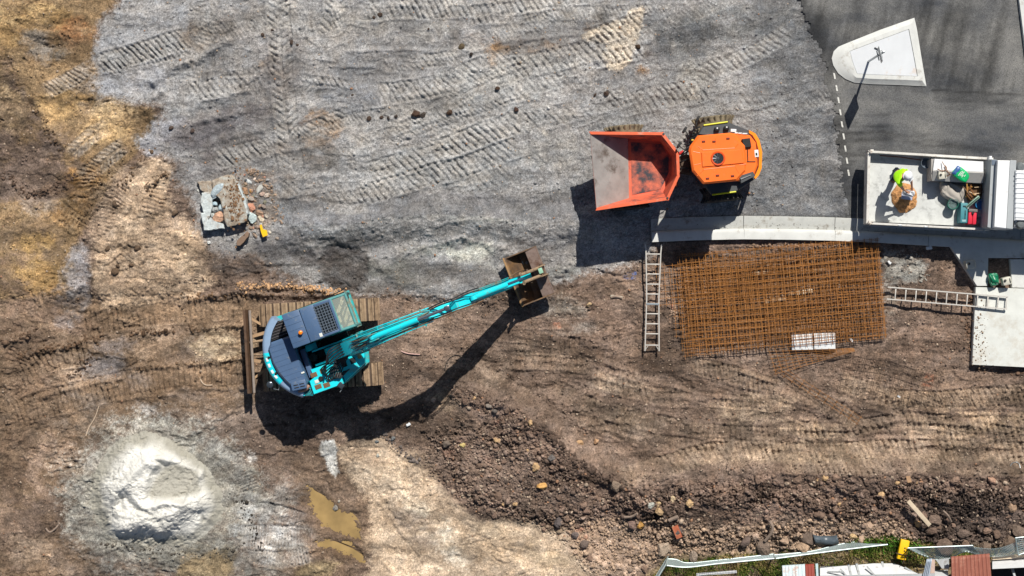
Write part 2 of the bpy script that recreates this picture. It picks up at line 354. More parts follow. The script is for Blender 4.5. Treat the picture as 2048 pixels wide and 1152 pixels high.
# --- the grey crushed rock pad
GREY = [(240,-BIG),(240,0),(195,45),(188,120),(196,150),(204,195),(235,205),(262,210),(330,205),(322,235),(295,255),(268,290),(300,300),(345,315),(352,350),(378,385),(392,430),(400,465),(425,490),(450,500),(520,510),(560,545),(640,575),(720,585),(800,575),(860,600),(960,590),(1010,560),(1090,570),(1160,545),(1300,520),(1310,470),(1720,450),(BIG,450),(BIG,-BIG)]
paint(GREY, (155,153,152), feather=14, warp=14, fine=10, rough=.75)
pad = region(GREY, 5, 10, 4)
for i, (cx, cy, rx, ry, c, a, an) in enumerate([(290,70,110,60,(162,162,164),.9,-20),(260,160,80,30,(158,158,162),.9,-10),(420,60,50,34,(104,98,94),.8,0),(395,80,36,26,(140,120,98),.7,0),(470,60,60,30,(132,124,118),.6,-20),(540,40,50,30,(150,146,142),.6,0),(440,180,120,30,(158,158,158),.8,-20),(420,250,110,34,(108,102,104),.85,-15),(480,300,80,30,(112,106,104),.8,-10),(330,270,60,30,(156,156,162),.8,-30),(400,330,60,26,(104,98,98),.8,0),(500,230,70,16,(96,92,94),.7,-15),
      (530,190,60,60,(138,132,128),.7,0),(650,80,60,40,(158,154,150),.7,0),(800,50,120,22,(162,158,152),.8,0),(800,30,60,10,(104,102,104),.4,0),(790,130,130,34,(132,130,130),.7,0),(720,150,60,26,(126,128,132),.8,10),(690,200,60,30,(130,132,136),.7,10),(900,120,60,40,(152,150,148),.7,0),(950,170,90,40,(172,172,170),.8,-10),(1060,150,70,50,(168,168,166),.7,0),(850,220,120,20,(150,146,140),.7,0),(1000,230,90,40,(152,154,156),.7,0),(920,330,160,50,(154,157,160),.75,0),(760,330,110,40,(148,148,148),.7,0),
      (505,415,60,50,(138,120,104),.8,0),(640,320,40,30,(92,88,84),.8,0),(650,250,44,20,(156,122,84),.85,10),(640,285,30,14,(150,118,82),.7,0),(530,350,60,14,(124,108,96),.7,0),(760,415,200,22,(166,166,162),.85,0),(1000,430,120,18,(168,168,162),.85,0),(620,430,70,40,(146,150,154),.85,20),(610,395,90,14,(132,118,104),.6,0),(1000,340,60,40,(154,156,158),.6,0),(1230,340,90,60,(140,140,140),.7,0),(1100,300,60,40,(150,148,144),.7,0),(1130,400,60,40,(138,138,138),.7,0),
      (1050,88,60,14,(88,76,70),.7,0),(1085,93,26,12,(150,118,84),.7,0),(1130,20,80,30,(150,148,144),.6,0),(1200,30,12,12,(74,66,60),.9,0),(1304,108,18,10,(84,74,68),.9,0),(1140,22,12,6,(80,72,66),.8,0),(1180,58,20,8,(112,92,72),.8,0),(1370,70,60,50,(84,86,88),.85,-20),(1450,40,90,40,(112,114,114),.7,0),(1340,50,50,22,(106,108,110),.7,0),(1570,60,60,40,(134,134,130),.7,0),(1580,110,60,26,(108,104,100),.7,-20),(1400,120,60,40,(142,140,136),.7,0),(1450,200,90,40,(146,144,142),.7,0),(1580,210,70,50,(140,142,144),.75,0),(1580,300,70,80,(142,143,144),.7,0),(1560,400,120,40,(138,138,138),.8,0),(1390,160,24,34,(176,170,160),.8,0),(1360,190,30,14,(156,146,132),.7,0),(1290,145,10,6,(170,130,84),.9,0),
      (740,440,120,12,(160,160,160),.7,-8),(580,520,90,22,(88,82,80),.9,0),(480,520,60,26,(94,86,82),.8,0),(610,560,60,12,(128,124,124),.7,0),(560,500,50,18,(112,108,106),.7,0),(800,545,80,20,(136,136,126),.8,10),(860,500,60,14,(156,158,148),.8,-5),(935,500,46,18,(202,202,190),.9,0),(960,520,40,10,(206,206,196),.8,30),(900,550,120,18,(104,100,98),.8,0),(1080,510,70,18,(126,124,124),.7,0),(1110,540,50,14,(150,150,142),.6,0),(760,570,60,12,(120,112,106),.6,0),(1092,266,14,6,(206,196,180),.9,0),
      (1680,20,40,20,(160,154,142),.8,0),(1650,60,22,12,(184,172,152),.9,0),(960,75,40,10,(118,96,78),.7,0),(1000,95,20,12,(160,124,80),.8,0),(990,110,8,16,(178,138,90),.8,0),(915,45,12,40,(92,86,82),.6,10),(820,60,40,8,(86,84,86),.6,-10),(555,150,20,12,(92,78,70),.8,0),(590,250,26,10,(92,76,66),.8,0),(540,135,26,10,(150,124,96),.7,0)]):
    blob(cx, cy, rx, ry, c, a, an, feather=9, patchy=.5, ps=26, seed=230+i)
paint([(1500,-200),(1600,-200),(1640,90),(1655,200),(1700,440),(1560,440),(1480,430),(1500,300),(1540,220),(1500,120)], (116,118,121), feather=34, warp=22, fine=6, rough=.4, patchy=.25)
paint([(1590,-200),(1640,-200),(1660,100),(1680,200),(1710,440),(1670,440),(1655,300),(1640,180),(1610,60)], (84,86,90), a=.75, feather=12, warp=14, fine=6, rough=.5, patchy=.5)
blob(690, 535, 52, 44, (74,66,62), .92, 5, feather=5, patchy=.2, h=-.1, rough=1.0)
# pale sand dragged over the pad by tyres
paint([(1160,72),(1200,50),(1235,38),(1285,14),(1290,30),(1282,60),(1275,85),(1262,120),(1240,140),(1218,136),(1205,112),(1215,85),(1180,84)], (222,204,178), feather=4, warp=7, fine=5, patchy=.25, rough=.4)
paint([(352,1135),(380,1118),(430,1106),(470,1122),(462,1150),(450,1200),(350,1200)], (150,130,96), feather=8, rough=.15)
paint([(600,1132),(640,1126),(680,1132),(660,1150),(600,1165)], (158,136,96), feather=8, rough=.15, a=.8)
# --- relief -----------------------------------------------------------------
LOW = [(380,590),(520,575),(600,565),(690,575),(780,590),(860,590),(1000,600),(1100,560),(1150,520),(1310,500),(BIG,500),(BIG,BIG),(-BIG,BIG),(-BIG,600)]
sl, m = region(LOW, 18, 8, 4); HGT[sl] -= .12*m
# windrow: tips down to the south from the pad edge
sl, m = region([(570,440),(700,448),(760,441),(860,437),(960,438),(1040,446),(1110,446),(1160,440),(1320,436),(1320,560),(1100,620),(560,620)], 3, 5, 3)
SD = m
sl2, S, t, d, L = strip([(560,452),(690,452),(760,440),(860,434),(960,436),(1050,446),(1150,442),(1260,438)], 75)
e = smooth(-12, 40, S)*smooth(-20, 60, L-S)
HGT[sl2] += e*.42*np.where(t < 0, smooth(-60, 0, t), smooth(42, 0, t))*(1+.18*MIDN[sl2])
c = np.array(lin((124,124,128)), np.float32)*KA; mm = (e*smooth(0, 5, t)*smooth(58, 40, t)*.75)[..., None]; COL[sl2] = COL[sl2]*(1-mm)+c*mm
RGH[sl2] = RGH[sl2]+e*smooth(0, 5, t)*smooth(60, 40, t)*.5
# second scarp below it
ridge([(560,480),(640,505),(760,515),(830,500),(930,478),(1000,500),(1060,530)], 12, .12, 3)
ridge([(750,520),(800,560),(880,575)], 12, .10, 4)
# rubble scarps, bottom right (high to the north, falling south)
for pts, hh, wd in [([(905,778),(960,784),(1035,815),(1100,872),(1160,922),(1230,965)], .55, 46), ([(1230,965),(1290,962),(1400,950),(1540,946),(1700,943),(1850,948),(1960,955),(2060,950)], .62, 50)]:
    sl, S, t, d, L = strip(pts, 120)
    e = smooth(-30, 40, S)*smooth(-50, 50, L-S)
    HGT[sl] += e*hh*np.where(t < 0, smooth(-120, 0, t), smooth(wd, 0, t))*(1+.25*MIDN[sl])
    RGH[sl] = RGH[sl]+e*.5*smooth(-4, 6, t)*smooth(wd+30, wd, t)
paint([(1280,1000),(1420,985),(1560,1000),(1700,1010),(1830,990),(2060,1000),(2060,1090),(1830,1092),(1690,1075),(1500,1080),(1320,1080)], None, h=.22, feather=24)
paint([(880,880),(960,860),(1060,900),(1160,970),(1240,1010),(1160,1040),(1040,1030),(950,990)], None, h=.16, feather=20)
# dark scarp crests on the pad
for k, (pts, ww, hh) in enumerate([([(300,170),(345,135),(390,120),(430,98),(465,78)], 9, .17),([(380,250),(410,238),(460,228),(510,222)], 7, .12),([(395,205),(440,190),(500,180)], 6, .08),([(385,300),(430,285),(500,262),(530,255)], 7, .09),([(690,103),(740,102),(800,100),(900,98),(1010,98)], 4, .06),([(770,192),(820,193),(870,187),(900,176)], 5, .07),([(690,133),(760,135)], 4, .05),([(270,205),(300,195),(330,180)], 9, .14),([(250,262),(262,230),(300,215)], 10, .1),([(560,240),(556,275)], 4, .06),([(540,305),(580,302),(640,292)], 5, .08),([(600,360),(640,352),(680,350)], 6, .09),([(556,395),(610,388)], 6, .1),([(740,12),(900,10),(1020,4)], 4, .04),([(1030,83),(1060,78),(1240,60)], 4, .05)]):
    ridge(pts, ww, hh, 10+k, asym=-hh*.35)
# clod lines in the earth
for k, (pts, ww, hh) in enumerate([([(372,598),(420,594),(470,582),(540,590),(620,592),(690,585)], 6, .17),([(480,575),(560,574),(640,580),(690,590)], 10, .22),([(170,633),(210,612),(260,606)], 6, .1),([(380,658),(430,655),(500,650)], 5, .14),([(260,668),(300,664),(338,662)], 5, .13),([(0,684),(40,676),(66,662)], 8, .16),([(44,712),(80,700),(130,692),(160,682),(205,676)], 6, .13),([(138,758),(160,730),(180,710)], 5, .12),([(275,735),(340,732),(420,724),(495,716)], 5, .12),([(430,776),(500,778)], 5, .12),([(30,812),(80,796),(120,782),(200,765),(250,755)], 5, .09),([(230,800),(300,793),(360,788)], 4, .08),([(205,765),(250,756)], 4, .05),
      ([(90,840),(40,880),(0,900)], 5, .06),([(0,900),(30,920)], 5, .06),([(60,190),(110,262),(130,300)], 6, .08),([(240,380),(265,340),(300,300)], 5, .1),([(290,378),(312,362),(330,348)], 5, .12),([(165,440),(180,405),(195,370)], 5, .07),([(130,450),(190,470)], 4, .07),([(100,380),(60,385),(50,400)], 6, .1),
      ([(1020,735),(1100,738),(1170,746),(1200,752)], 5, .07),([(1130,670),(1200,672)], 4, .06),([(1150,700),(1250,740),(1340,775),(1440,795),(1540,800)], 5, .08),([(1230,745),(1330,790),(1420,800)], 5, .06),([(1060,780),(1110,800),(1180,830),(1250,850)], 5, .07),([(1200,860),(1290,880)], 4, .06),([(1540,780),(1620,810),(1680,840),(1710,860)], 7, .11),([(1600,858),(1700,852),(1760,850),(1800,842),(1860,845),(1950,848)], 5, .09),([(1680,752),(1740,780),(1800,798),(1860,805)], 7, .08),([(1540,895),(1620,900),(1680,908)], 5, .08),([(1450,735),(1500,750),(1560,770)], 5, .06),([(1830,892),(1900,892),(2048,900)], 4, .06),
      ([(950,700),(1050,720),(1120,722)], 5, .06),([(700,955),(760,1010),(800,1060),(830,1120)], 3, .035),([(690,905),(760,960),(850,1020)], 3, .03),([(745,1100),(790,1152)], 4, .05),([(640,1040),(700,1080),(750,1120)], 5, .06),([(620,1000),(640,1050),(690,1075)], 4, .05)]):
    ridge(pts, ww, hh, 40+k, asym=-hh*.3)
# tracks left by tyres (lug pattern pressed into the pad)
LT = (182,178,172)
for k, (pts, ww, per, dp, kind, a) in enumerate([
    ([(556,-30),(560,60),(566,160),(574,260),(588,345)], 46, 14, .034, 'chev', .55),
    ([(668,-30),(668,20),(660,70)], 46, 14, .03, 'chev', .5), ([(520,-30),(560,-10),(600,10)], 44, 14, .03, 'chev', .4),
    ([(730,22),(800,18),(900,14),(1040,6),(1200,-20)], 40, 12, .03, 'diag', .5), ([(940,30),(1020,24),(1100,14)], 40, 12, .03, 'diag', .4),
    ([(195,128),(260,112),(330,88),(372,78)], 42, 11, .036, 'diag', .5), ([(210,140),(270,122),(340,105),(380,95)], 30, 9, .025, 'diag', .35),
    ([(90,182),(130,165),(180,135)], 34, 9, .03, 'diag', .4), ([(140,310),(180,275),(215,255)], 34, 10, .03, 'chev', .4), ([(160,360),(200,330),(236,300),(250,290)], 34, 10, .03, 'chev', .4),
    ([(690,195),(800,185),(880,170),(950,140),(1010,120),(1080,100)], 44, 12, .03, 'diag', .45), ([(720,130),(800,128),(860,120),(920,110)], 30, 10, .022, 'diag', .4),
    ([(600,165),(650,172),(700,180)], 36, 12, .03, 'chev', .4), ([(610,270),(680,240),(700,230)], 40, 13, .028, 'chev', .4),
    ([(740,345),(800,330),(880,300),(960,270),(1040,240)], 46, 13, .032, 'diag', .5), ([(720,390),(780,375),(860,350),(940,330),(1040,290)], 42, 13, .03, 'diag', .45),
    ([(650,400),(700,408),(740,402)], 40, 13, .03, 'chev', .45), ([(380,185),(450,170),(520,150)], 40, 12, .028, 'diag', .4), ([(560,385),(620,360),(660,345)], 34, 12, .028, 'diag', .3),
    ([(1020,140),(1100,120),(1180,100),(1260,70)], 44, 13, .03, 'diag', .45), ([(1190,120),(1250,108),(1290,100)], 30, 13, .05, 'diag', .4), ([(1180,75),(1240,55),(1290,40)], 36, 12, .035, 'diag', .2),
    ([(1380,170),(1420,140),(1500,110),(1580,60)], 36, 12, .02, 'diag', .35), ([(1470,205),(1530,190)], 34, 11, .03, 'diag', .2), ([(1250,210),(1340,190),(1420,175)], 44, 13, .022, 'diag', .35),
    ([(960,195),(1040,180),(1130,160),(1200,140)], 44, 13, .022, 'diag', .35), ([(1040,250),(1150,220),(1260,190)], 40, 13, .02, 'diag', .3), ([(850,250),(950,240),(1050,215)], 40, 13, .018, 'diag', .3),
    ([(900,380),(1000,350),(1100,320)], 40, 13, .016, 'diag', .25), ([(380,45),(410,20),(430,-20)], 40, 13, .03, 'chev', .3), ([(430,320),(500,300),(545,290)], 36, 12, .025, 'diag', .25),
    ([(900,230),(905,300),(930,380)], 30, 13, .012, 'chev', .2)]):
    tyre(pts, ww, per, dp, LT, a, k, kind)
rt = random.Random(44)
for k in range(26):
    x0, y0 = rt.uniform(330, 1450), rt.uniform(10, 420); a = R(rt.choice((-16, -12, -20, -6, -24, 4, -75))+rt.uniform(-4, 4)); L_ = rt.uniform(160, 420)
    if abs(a) > 1: L_ *= .5
    pts = [(x0+math.cos(a)*L_*t, y0+math.sin(a)*L_*t+18*t*t*rt.uniform(-1, 1)) for t in (0, .35, .7, 1)]
    if any(p[1] < -20 or p[1] > 425 for p in pts): continue
    tyre(pts, rt.uniform(26, 40), rt.uniform(7.5, 10), rt.uniform(.008, .018), LT if rt.random() < .6 else (112,108,106), .28, 200+k, rt.choice(('diag','chev','bar')), patch=.9)
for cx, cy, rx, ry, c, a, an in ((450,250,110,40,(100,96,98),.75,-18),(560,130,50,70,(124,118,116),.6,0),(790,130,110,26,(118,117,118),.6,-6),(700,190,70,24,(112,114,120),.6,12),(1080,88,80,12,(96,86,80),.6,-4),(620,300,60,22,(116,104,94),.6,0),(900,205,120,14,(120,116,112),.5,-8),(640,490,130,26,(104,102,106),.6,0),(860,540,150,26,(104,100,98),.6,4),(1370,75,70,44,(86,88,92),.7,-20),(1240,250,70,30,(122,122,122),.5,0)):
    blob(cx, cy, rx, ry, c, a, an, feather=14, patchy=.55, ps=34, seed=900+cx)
# tracks in the earth
BT = (176,152,124)
for k, (pts, ww, per, dp, kind, a, c) in enumerate([
    ([(1240,955),(1330,930),(1420,905),(1500,900),(1620,905),(1800,900),(2080,905)], 40, 12, .035, 'diag', .45, BT), ([(1540,882),(1640,880),(1720,878)], 34, 12, .03, 'bar', .3, BT),
    ([(1560,925),(1700,930),(1850,925),(2080,935)], 34, 11, .03, 'diag', .35, BT), ([(1900,860),(1960,868),(2060,880)], 44, 13, .03, 'diag', .4, BT),
    ([(1800,800),(1880,802),(1960,795),(2060,800)], 40, 12, .03, 'diag', .35, (150,124,96)), ([(1680,778),(1760,800),(1840,825)], 40, 12, .028, 'bar', .3, (160,136,110)),
    ([(1180,750),(1280,785),(1380,800)], 34, 12, .02, 'diag', .3, BT), ([(1160,800),(1220,830),(1300,850)], 36, 12, .024, 'diag', .3, BT), ([(1020,715),(1100,725),(1180,735)], 36, 12, .02, 'bar', .3, BT),
    ([(1400,740),(1480,765),(1560,790)], 34, 11, .026, 'diag', .3, (120,104,92)), ([(1800,850),(1880,870),(1960,880)], 44, 13, .022, 'diag', .3, BT), ([(1030,690),(1100,700),(1160,690)], 30, 10, .02, 'bar', .2, BT),
    ([(1020,722),(1100,726),(1180,735),(1260,757),(1340,782),(1440,800),(1540,812),(1640,846)], 26, 10, .03, 'bar', .25, (150,124,102)), ([(1110,775),(1200,812),(1300,842),(1420,862),(1560,868)], 30, 11, .03, 'bar', .25, BT),
    ([(1380,728),(1470,752),(1560,775),(1660,812),(1720,850)], 34, 10, .034, 'diag', .3, BT), ([(1680,760),(1760,790),(1860,800),(2070,785)], 36, 12, .03, 'diag', .3, BT), ([(1150,830),(1260,872),(1400,890),(1560,882)], 28, 10, .026, 'bar', .2, BT),
    ([(960,660),(1060,672),(1160,690),(1260,718)], 26, 10, .026, 'bar', .2, (120,98,82)), ([(1540,845),(1660,862),(1800,842),(1960,846),(2070,850)], 30, 12, .028, 'diag', .25, BT),
    ([(985,1135),(1000,1090),(975,1060)], 30, 8, .02, 'bar', .2, BT), ([(900,735),(1000,760),(1060,800)], 36, 12, .02, 'bar', .2, BT),
    ([(480,1075),(530,1075),(600,1075)], 44, 6, .03, 'bar', .5, (200,198,194)), ([(500,1110),(560,1120),(620,1110)], 34, 6, .03, 'bar', .4, (180,178,174)), ([(500,1020),(560,1030),(610,1045)], 34, 6, .03, 'bar', .4, (180,178,174)), ([(540,985),(600,1000)], 30, 6, .03, 'bar', .4, (176,172,166)),
    ([(150,1030),(185,1040)], 40, 7, .03, 'bar', .3, (150,144,136)), ([(400,880),(470,930),(500,990)], 36, 6, .02, 'bar', .3, (160,156,150)),
    ([(260,385),(225,410),(200,450),(175,470)], 46, 7, .03, 'diag', .35, (160,134,108)), ([(200,330),(180,350),(170,380)], 44, 8, .03, 'diag', .25, (140,112,76)), ([(330,365),(310,400),(290,430)], 44, 9, .03, 'diag', .2, (140,112,84)),
    ([(160,450),(130,430),(115,420)], 40, 8, .03, 'bar', .4, (176,150,116)), ([(50,700),(20,740),(30,800)], 50, 8, .03, 'diag', .2, (140,114,92)), ([(270,560),(300,580)], 40, 8, .02, 'bar', .2, BT), ([(280,490),(240,540)], 40, 8, .022, 'bar', .2, BT)]):
    tyre(pts, ww, per, dp, c, a, 60+k, kind, slope=.35)
# the excavator's own crawler marks
for k, (pts, ww) in enumerate([([(160,648),(260,632),(380,620),(530,612)], 50), ([(20,830),(120,800),(260,765),(400,748),(540,745)], 52), ([(30,760),(100,720),(180,705)], 48)]):
    tyre(pts, ww, 10.5, .035, (146,118,88), .25, 90+k, 'bar', patch=.5)
# broad mottling: dry compacted crust and darker disturbed soil
def mottle(amp_l, amp_d, mask, sx, sy, ang, seed, sc=70):
    ca, sa = math.cos(R(ang)), math.sin(R(ang)); u = (PX*ca+PY*sa)*sx+Wx*20; w_ = (-PX*sa+PY*ca)*sy+Wy*20
    f = fbm(u, w_, sc, 6, seed, .68)
    l = smooth(.10, .26, f)*mask; d = smooth(-.10, -.26, f)*mask
    return l, d
onpad = np.zeros_like(PX); onpad[pad[0]] = pad[1]
earth = 1-onpad
wx = WHITE*.5+.5
l, d = mottle(0, 0, earth, .5, 1.5, 6, 301, 60); COL *= (1+.36*l-.34*d)[..., None]; RGH *= (1-.45*l+.35*d); HGT += -.012*l+.02*d
l, d = mottle(0, 0, earth, 1, 1, 0, 302, 24); COL *= (1+.20*l-.20*d)[..., None]; HGT += .014*l-.012*d
l, d = mottle(0, 0, onpad, .6, 1.6, -12, 303, 60); COL *= (1+.14*l-.15*d)[..., None]; HGT += .022*l-.02*d
l, d = mottle(0, 0, onpad, 1, 1, 0, 304, 22); COL *= (1+.10*l-.12*d)[..., None]; HGT += .008*l-.008*d
for k, (sc_, msk, dp, dc, sx_, sy_) in enumerate(((46, earth, .026, .22, .7, 1.25), (19, earth, .018, .20, .8, 1.2), (60, onpad, .012, .14, .45, 1.5), (24, onpad, .008, .10, .6, 1.4), (34, earth*(PX < 700), .02, .2, 1, 1))):
    f = fbm(PX*sx_+PY*.18+Wx*9+WF*2, PY*sy_+Wy*9+WF*2, sc_, 4, 320+k, .6); cr = np.exp(-(f/.035)**2)*np.clip(.5+2.2*fbm(PX, PY, 120, 3, 330+k), 0, 1)*msk
    HGT += -dp*cr+dp*1.6*(smooth(.02, .10, f))*msk*np.clip(.5+2.2*fbm(PX, PY, 120, 3, 330+k), 0, 1); COL *= (1-dc*cr)[..., None]
f = fbm(PX*.16+PY*.03+Wx*6, PY*1.6+Wy*3, 30, 5, 306, .7); COL *= (1+.30*f*onpad)[..., None]; HGT += .005*f*onpad
f = fbm(PX*.28+Wx*12, PY*2.2, 30, 5, 305, .7); HGT += .05*f*earth*(PX > 700)*(PY < 940); COL *= (1+.22*f*earth*(PX > 700))[..., None]
# long scratch and drag marks
for k, pts in enumerate([[(0,95),(60,130),(80,176)],[(20,90),(50,120),(84,172)],[(162,156),(175,200),(190,255)],[(0,960),(60,930),(140,850)],[(700,920),(730,950),(756,985)],[(780,900),(840,950)],[(1020,662),(1100,662)],[(790,1060),(830,1110),(850,1152)],[(560,680),(600,690)],[(990,780),(1080,770),(1200,800)],[(1300,880),(1500,940)],[(1560,950),(1760,905)]]):
    sl, S, t, d, L = strip(pts, 5); HGT[sl] -= .02*np.exp(-(d/2.2)**2)
# ground lumps and grit
gr = RGH
L1 = fbm(PX, PY, 11, 2, 71, .7); L2 = fbm(PX, PY, 24, 3, 72, .6)
HGT += gr*(.0085*WHITE+.014*FINE+.018*L1+.026*L2) + np.maximum(0, gr-.9)*(.055*np.maximum(0, L1)+.07*np.maximum(0, L2)+.02*WHITE)
v = np.exp(.30*FINE+.17*L1+.13*MIDN+.12*BIGN+.20*WHITE)
SPK = rng.random(PX.shape).astype(np.float32)
v = v*np.where(SPK > .97, 1.5, 1)*np.where(SPK < .04, .62, 1)
lum = (COL@np.array([.3,.55,.15], np.float32))[..., None]
COL = lum+(COL-lum)*.80
frame = smooth(10.6, 9.9, np.abs(GY))*smooth(17.6, 16.9, np.abs(GX))
v = 1+(v-1)*frame
COL *= np.clip(v, .35, 2.0)[..., None]
tint = fbm(PX, PY, 16, 3, 77)[..., None]*np.array([.05, 0, -.06], np.float32)
COL *= 1+tint
# beds for the flat things
def bed(pts, z, feather=2.5, soft=6):
    sl, m = region(pts, feather, 0, 0); HGT[sl] = HGT[sl]*(1-m)+z*m
    sl, m = region(pts, soft+8, 0, 0); m = np.clip(m*1.2, 0, 1)*.8; HGT[sl] = HGT[sl]*(1-m)+np.minimum(HGT[sl], z+.02)*m
ROAD = [(1600,-BIG),(1600,0),(1618,40),(1640,85),(1655,130),(1652,165),(1672,210),(1680,260),(1688,320),(1696,380),(1700,445),(1700,470),(BIG,490),(BIG,-BIG)]
bed(ROAD, -.03, soft=0)
KERB = [(1298,438),(1485,430),(1670,434),(1800,448),(2060,470),(2060,495),(1895,492),(1670,483),(1490,478),(1300,487)]
bed(KERB, -.05)
PAVE = [(1885,484),(2060,484),(2060,740),(1938,734),(1946,575),(1950,574)]
bed(PAVE, -.06)
bed([(1580,665),(1672,662),(1672,702),(1580,702)], -.02)
PUD1 = [(612,985),(628,980),(640,995),(655,1003),(672,1010),(688,1020),(702,1035),(712,1055),(716,1072),(712,1082),(696,1078),(680,1072),(662,1060),(645,1045),(630,1030),(618,1010)]
PUD2 = [(636,1085),(652,1080),(676,1088),(700,1098),(722,1112),(728,1122),(708,1118),(680,1108),(650,1098)]
PUD3 = [(352,1130),(380,1115),(420,1108),(440,1112),(470,1120),(462,1140),(450,1160),(420,1200),(350,1200)]
PUD4 = [(600,1132),(640,1128),(680,1132),(660,1150),(620,1160),(560,1160)]
for q in (PUD1, PUD2):
    sl, m = region(q, 22, 2, 0); m = np.clip(m*2.2, 0, 1); HGT[sl] = HGT[sl]*(1-m)+(-.13+.012*MIDN[sl]+.008*FINE[sl])*m
    sl, m = region(q, 8, 22, 9); HGT[sl] = HGT[sl]*(1-m)+(-.205+.012*MIDN[sl])*m
    sl, m = region(q, 16, 2, 1); c = np.array(lin((104,84,62)), np.float32)*KA; COL[sl] = COL[sl]*(1-m[..., None]*.7)+c*m[..., None]*.7
sl, m = region([(495,600),(800,590),(800,800),(495,800)], 10, 0, 0); HGT[sl] = HGT[sl]*(1-m*.85)+(-.12)*m*.85
far = smooth(17, 30, np.maximum(np.abs(GX), np.abs(GY)*1.6)); HGT *= (1-far)
def gh(x, y):
    i = np.clip(np.searchsorted(XA, x)-1, 0, NX-2); j = np.clip(np.searchsorted(YA, y)-1, 0, NY-2)
    fx = (x-XA[i])/(XA[i+1]-XA[i]); fy = (y-YA[j])/(YA[j+1]-YA[j])
    return float((HGT[j, i]*(1-fx)+HGT[j, i+1]*fx)*(1-fy)+(HGT[j+1, i]*(1-fx)+HGT[j+1, i+1]*fx)*fy)
def G(px, py, dz=0):
    x, y = (px-1024)/PPM, (576-py)/PPM; z = gh(x, y)
    s = (CH-z)/CH; return Vector((x*s, y*s, z+dz))
def grid_object(name, X, Y, Z, col, m, faces=None):
    ny, nx = X.shape
    me = bpy.data.meshes.new(name); me.vertices.add(nx*ny)
    co = np.stack([X, Y, Z], -1).reshape(-1, 3).astype(np.float32); me.vertices.foreach_set('co', co.ravel())
    idx = np.arange(nx*ny).reshape(ny, nx)
    f = np.stack([idx[:-1, :-1], idx[:-1, 1:], idx[1:, 1:], idx[1:, :-1]], -1).reshape(-1, 4).astype(np.int32)
    if faces is not None: f = f[faces.reshape(-1)]
    nf = len(f); me.loops.add(nf*4); me.polygons.add(nf)
    me.loops.foreach_set('vertex_index', f.ravel()); me.polygons.foreach_set('loop_start', np.arange(nf, dtype=np.int32)*4)
    me.update(calc_edges=True); me.validate()
    me.polygons.foreach_set('use_smooth', np.ones(nf, bool))
    if col is not None:
        at = me.color_attributes.new('soil', 'FLOAT_COLOR', 'POINT'); c4 = np.ones((nx*ny, 4), np.float32)
        c4[:, :3] = np.clip(col.reshape(-1, 3), .004, .9); at.data.foreach_set('color', c4.ravel())
    me.materials.append(m); o = bpy.data.objects.new(name, me); C.objects.link(o); return o
def soil_mat(name, fine=1.0, rough=.95, bump=.5, stones=.5):
    m = bpy.data.materials.new(name); m.use_nodes = True; n = m.node_tree; L = n.links; b = n.nodes['Principled BSDF']
    a = n.nodes.new('ShaderNodeAttribute'); a.attribute_name = 'soil'; g = n.nodes.new('ShaderNodeNewGeometry')
    n1 = n.nodes.new('ShaderNodeTexNoise'); n1.inputs['Scale'].default_value = 24; n1.inputs['Detail'].default_value = 8; n1.inputs['Roughness'].default_value = .8
    L.new(g.outputs['Position'], n1.inputs['Vector'])
    r = n.nodes.new('ShaderNodeMapRange'); r.inputs[1].default_value = .3; r.inputs[2].default_value = .7; r.inputs[3].default_value = 1-.35*fine; r.inputs[4].default_value = 1+.35*fine
    L.new(n1.outputs[0], r.inputs[0])
    vo = n.nodes.new('ShaderNodeTexVoronoi'); vo.inputs['Scale'].default_value = 30; L.new(g.outputs['Position'], vo.inputs['Vector'])
    sp = n.nodes.new('ShaderNodeSeparateColor'); L.new(vo.outputs['Color'], sp.inputs[0])
    r2 = n.nodes.new('ShaderNodeMapRange'); r2.inputs[1].default_value = 0; r2.inputs[2].default_value = 1; r2.inputs[3].default_value = 1-.45*stones; r2.inputs[4].default_value = 1+.45*stones
    L.new(sp.outputs[0], r2.inputs[0])
    mu = n.nodes.new('ShaderNodeMath'); mu.operation = 'MULTIPLY'; L.new(r.outputs[0], mu.inputs[0]); L.new(r2.outputs[0], mu.inputs[1])
    vm = n.nodes.new('ShaderNodeVectorMath'); vm.operation = 'SCALE'; L.new(a.outputs['Color'], vm.inputs[0]); L.new(mu.outputs[0], vm.inputs['Scale'])
    L.new(vm.outputs[0], b.inputs['Base Color']); b.inputs['Roughness'].default_value = rough; b.inputs['Specular IOR Level'].default_value = .15
    bp = n.nodes.new('ShaderNodeBump'); bp.inputs['Strength'].default_value = bump; bp.inputs['Distance'].default_value = .03
    n2 = n.nodes.new('ShaderNodeTexNoise'); n2.inputs['Scale'].default_value = 38; n2.inputs['Detail'].default_value = 6; n2.inputs['Roughness'].default_value = .7
    L.new(g.outputs['Position'], n2.inputs['Vector'])
    ad = n.nodes.new('ShaderNodeMath'); ad.operation = 'ADD'; L.new(n2.outputs[0], ad.inputs[0]); L.new(vo.outputs['Distance'], ad.inputs[1]); ad.inputs[1].default_value = 0
    L.new(ad.outputs[0], bp.inputs['Height']); L.new(bp.outputs[0], b.inputs['Normal'])
    return m
ground = tag(grid_object('ground', GX, GY, HGT, COL, soil_mat('soil')), kind='structure')
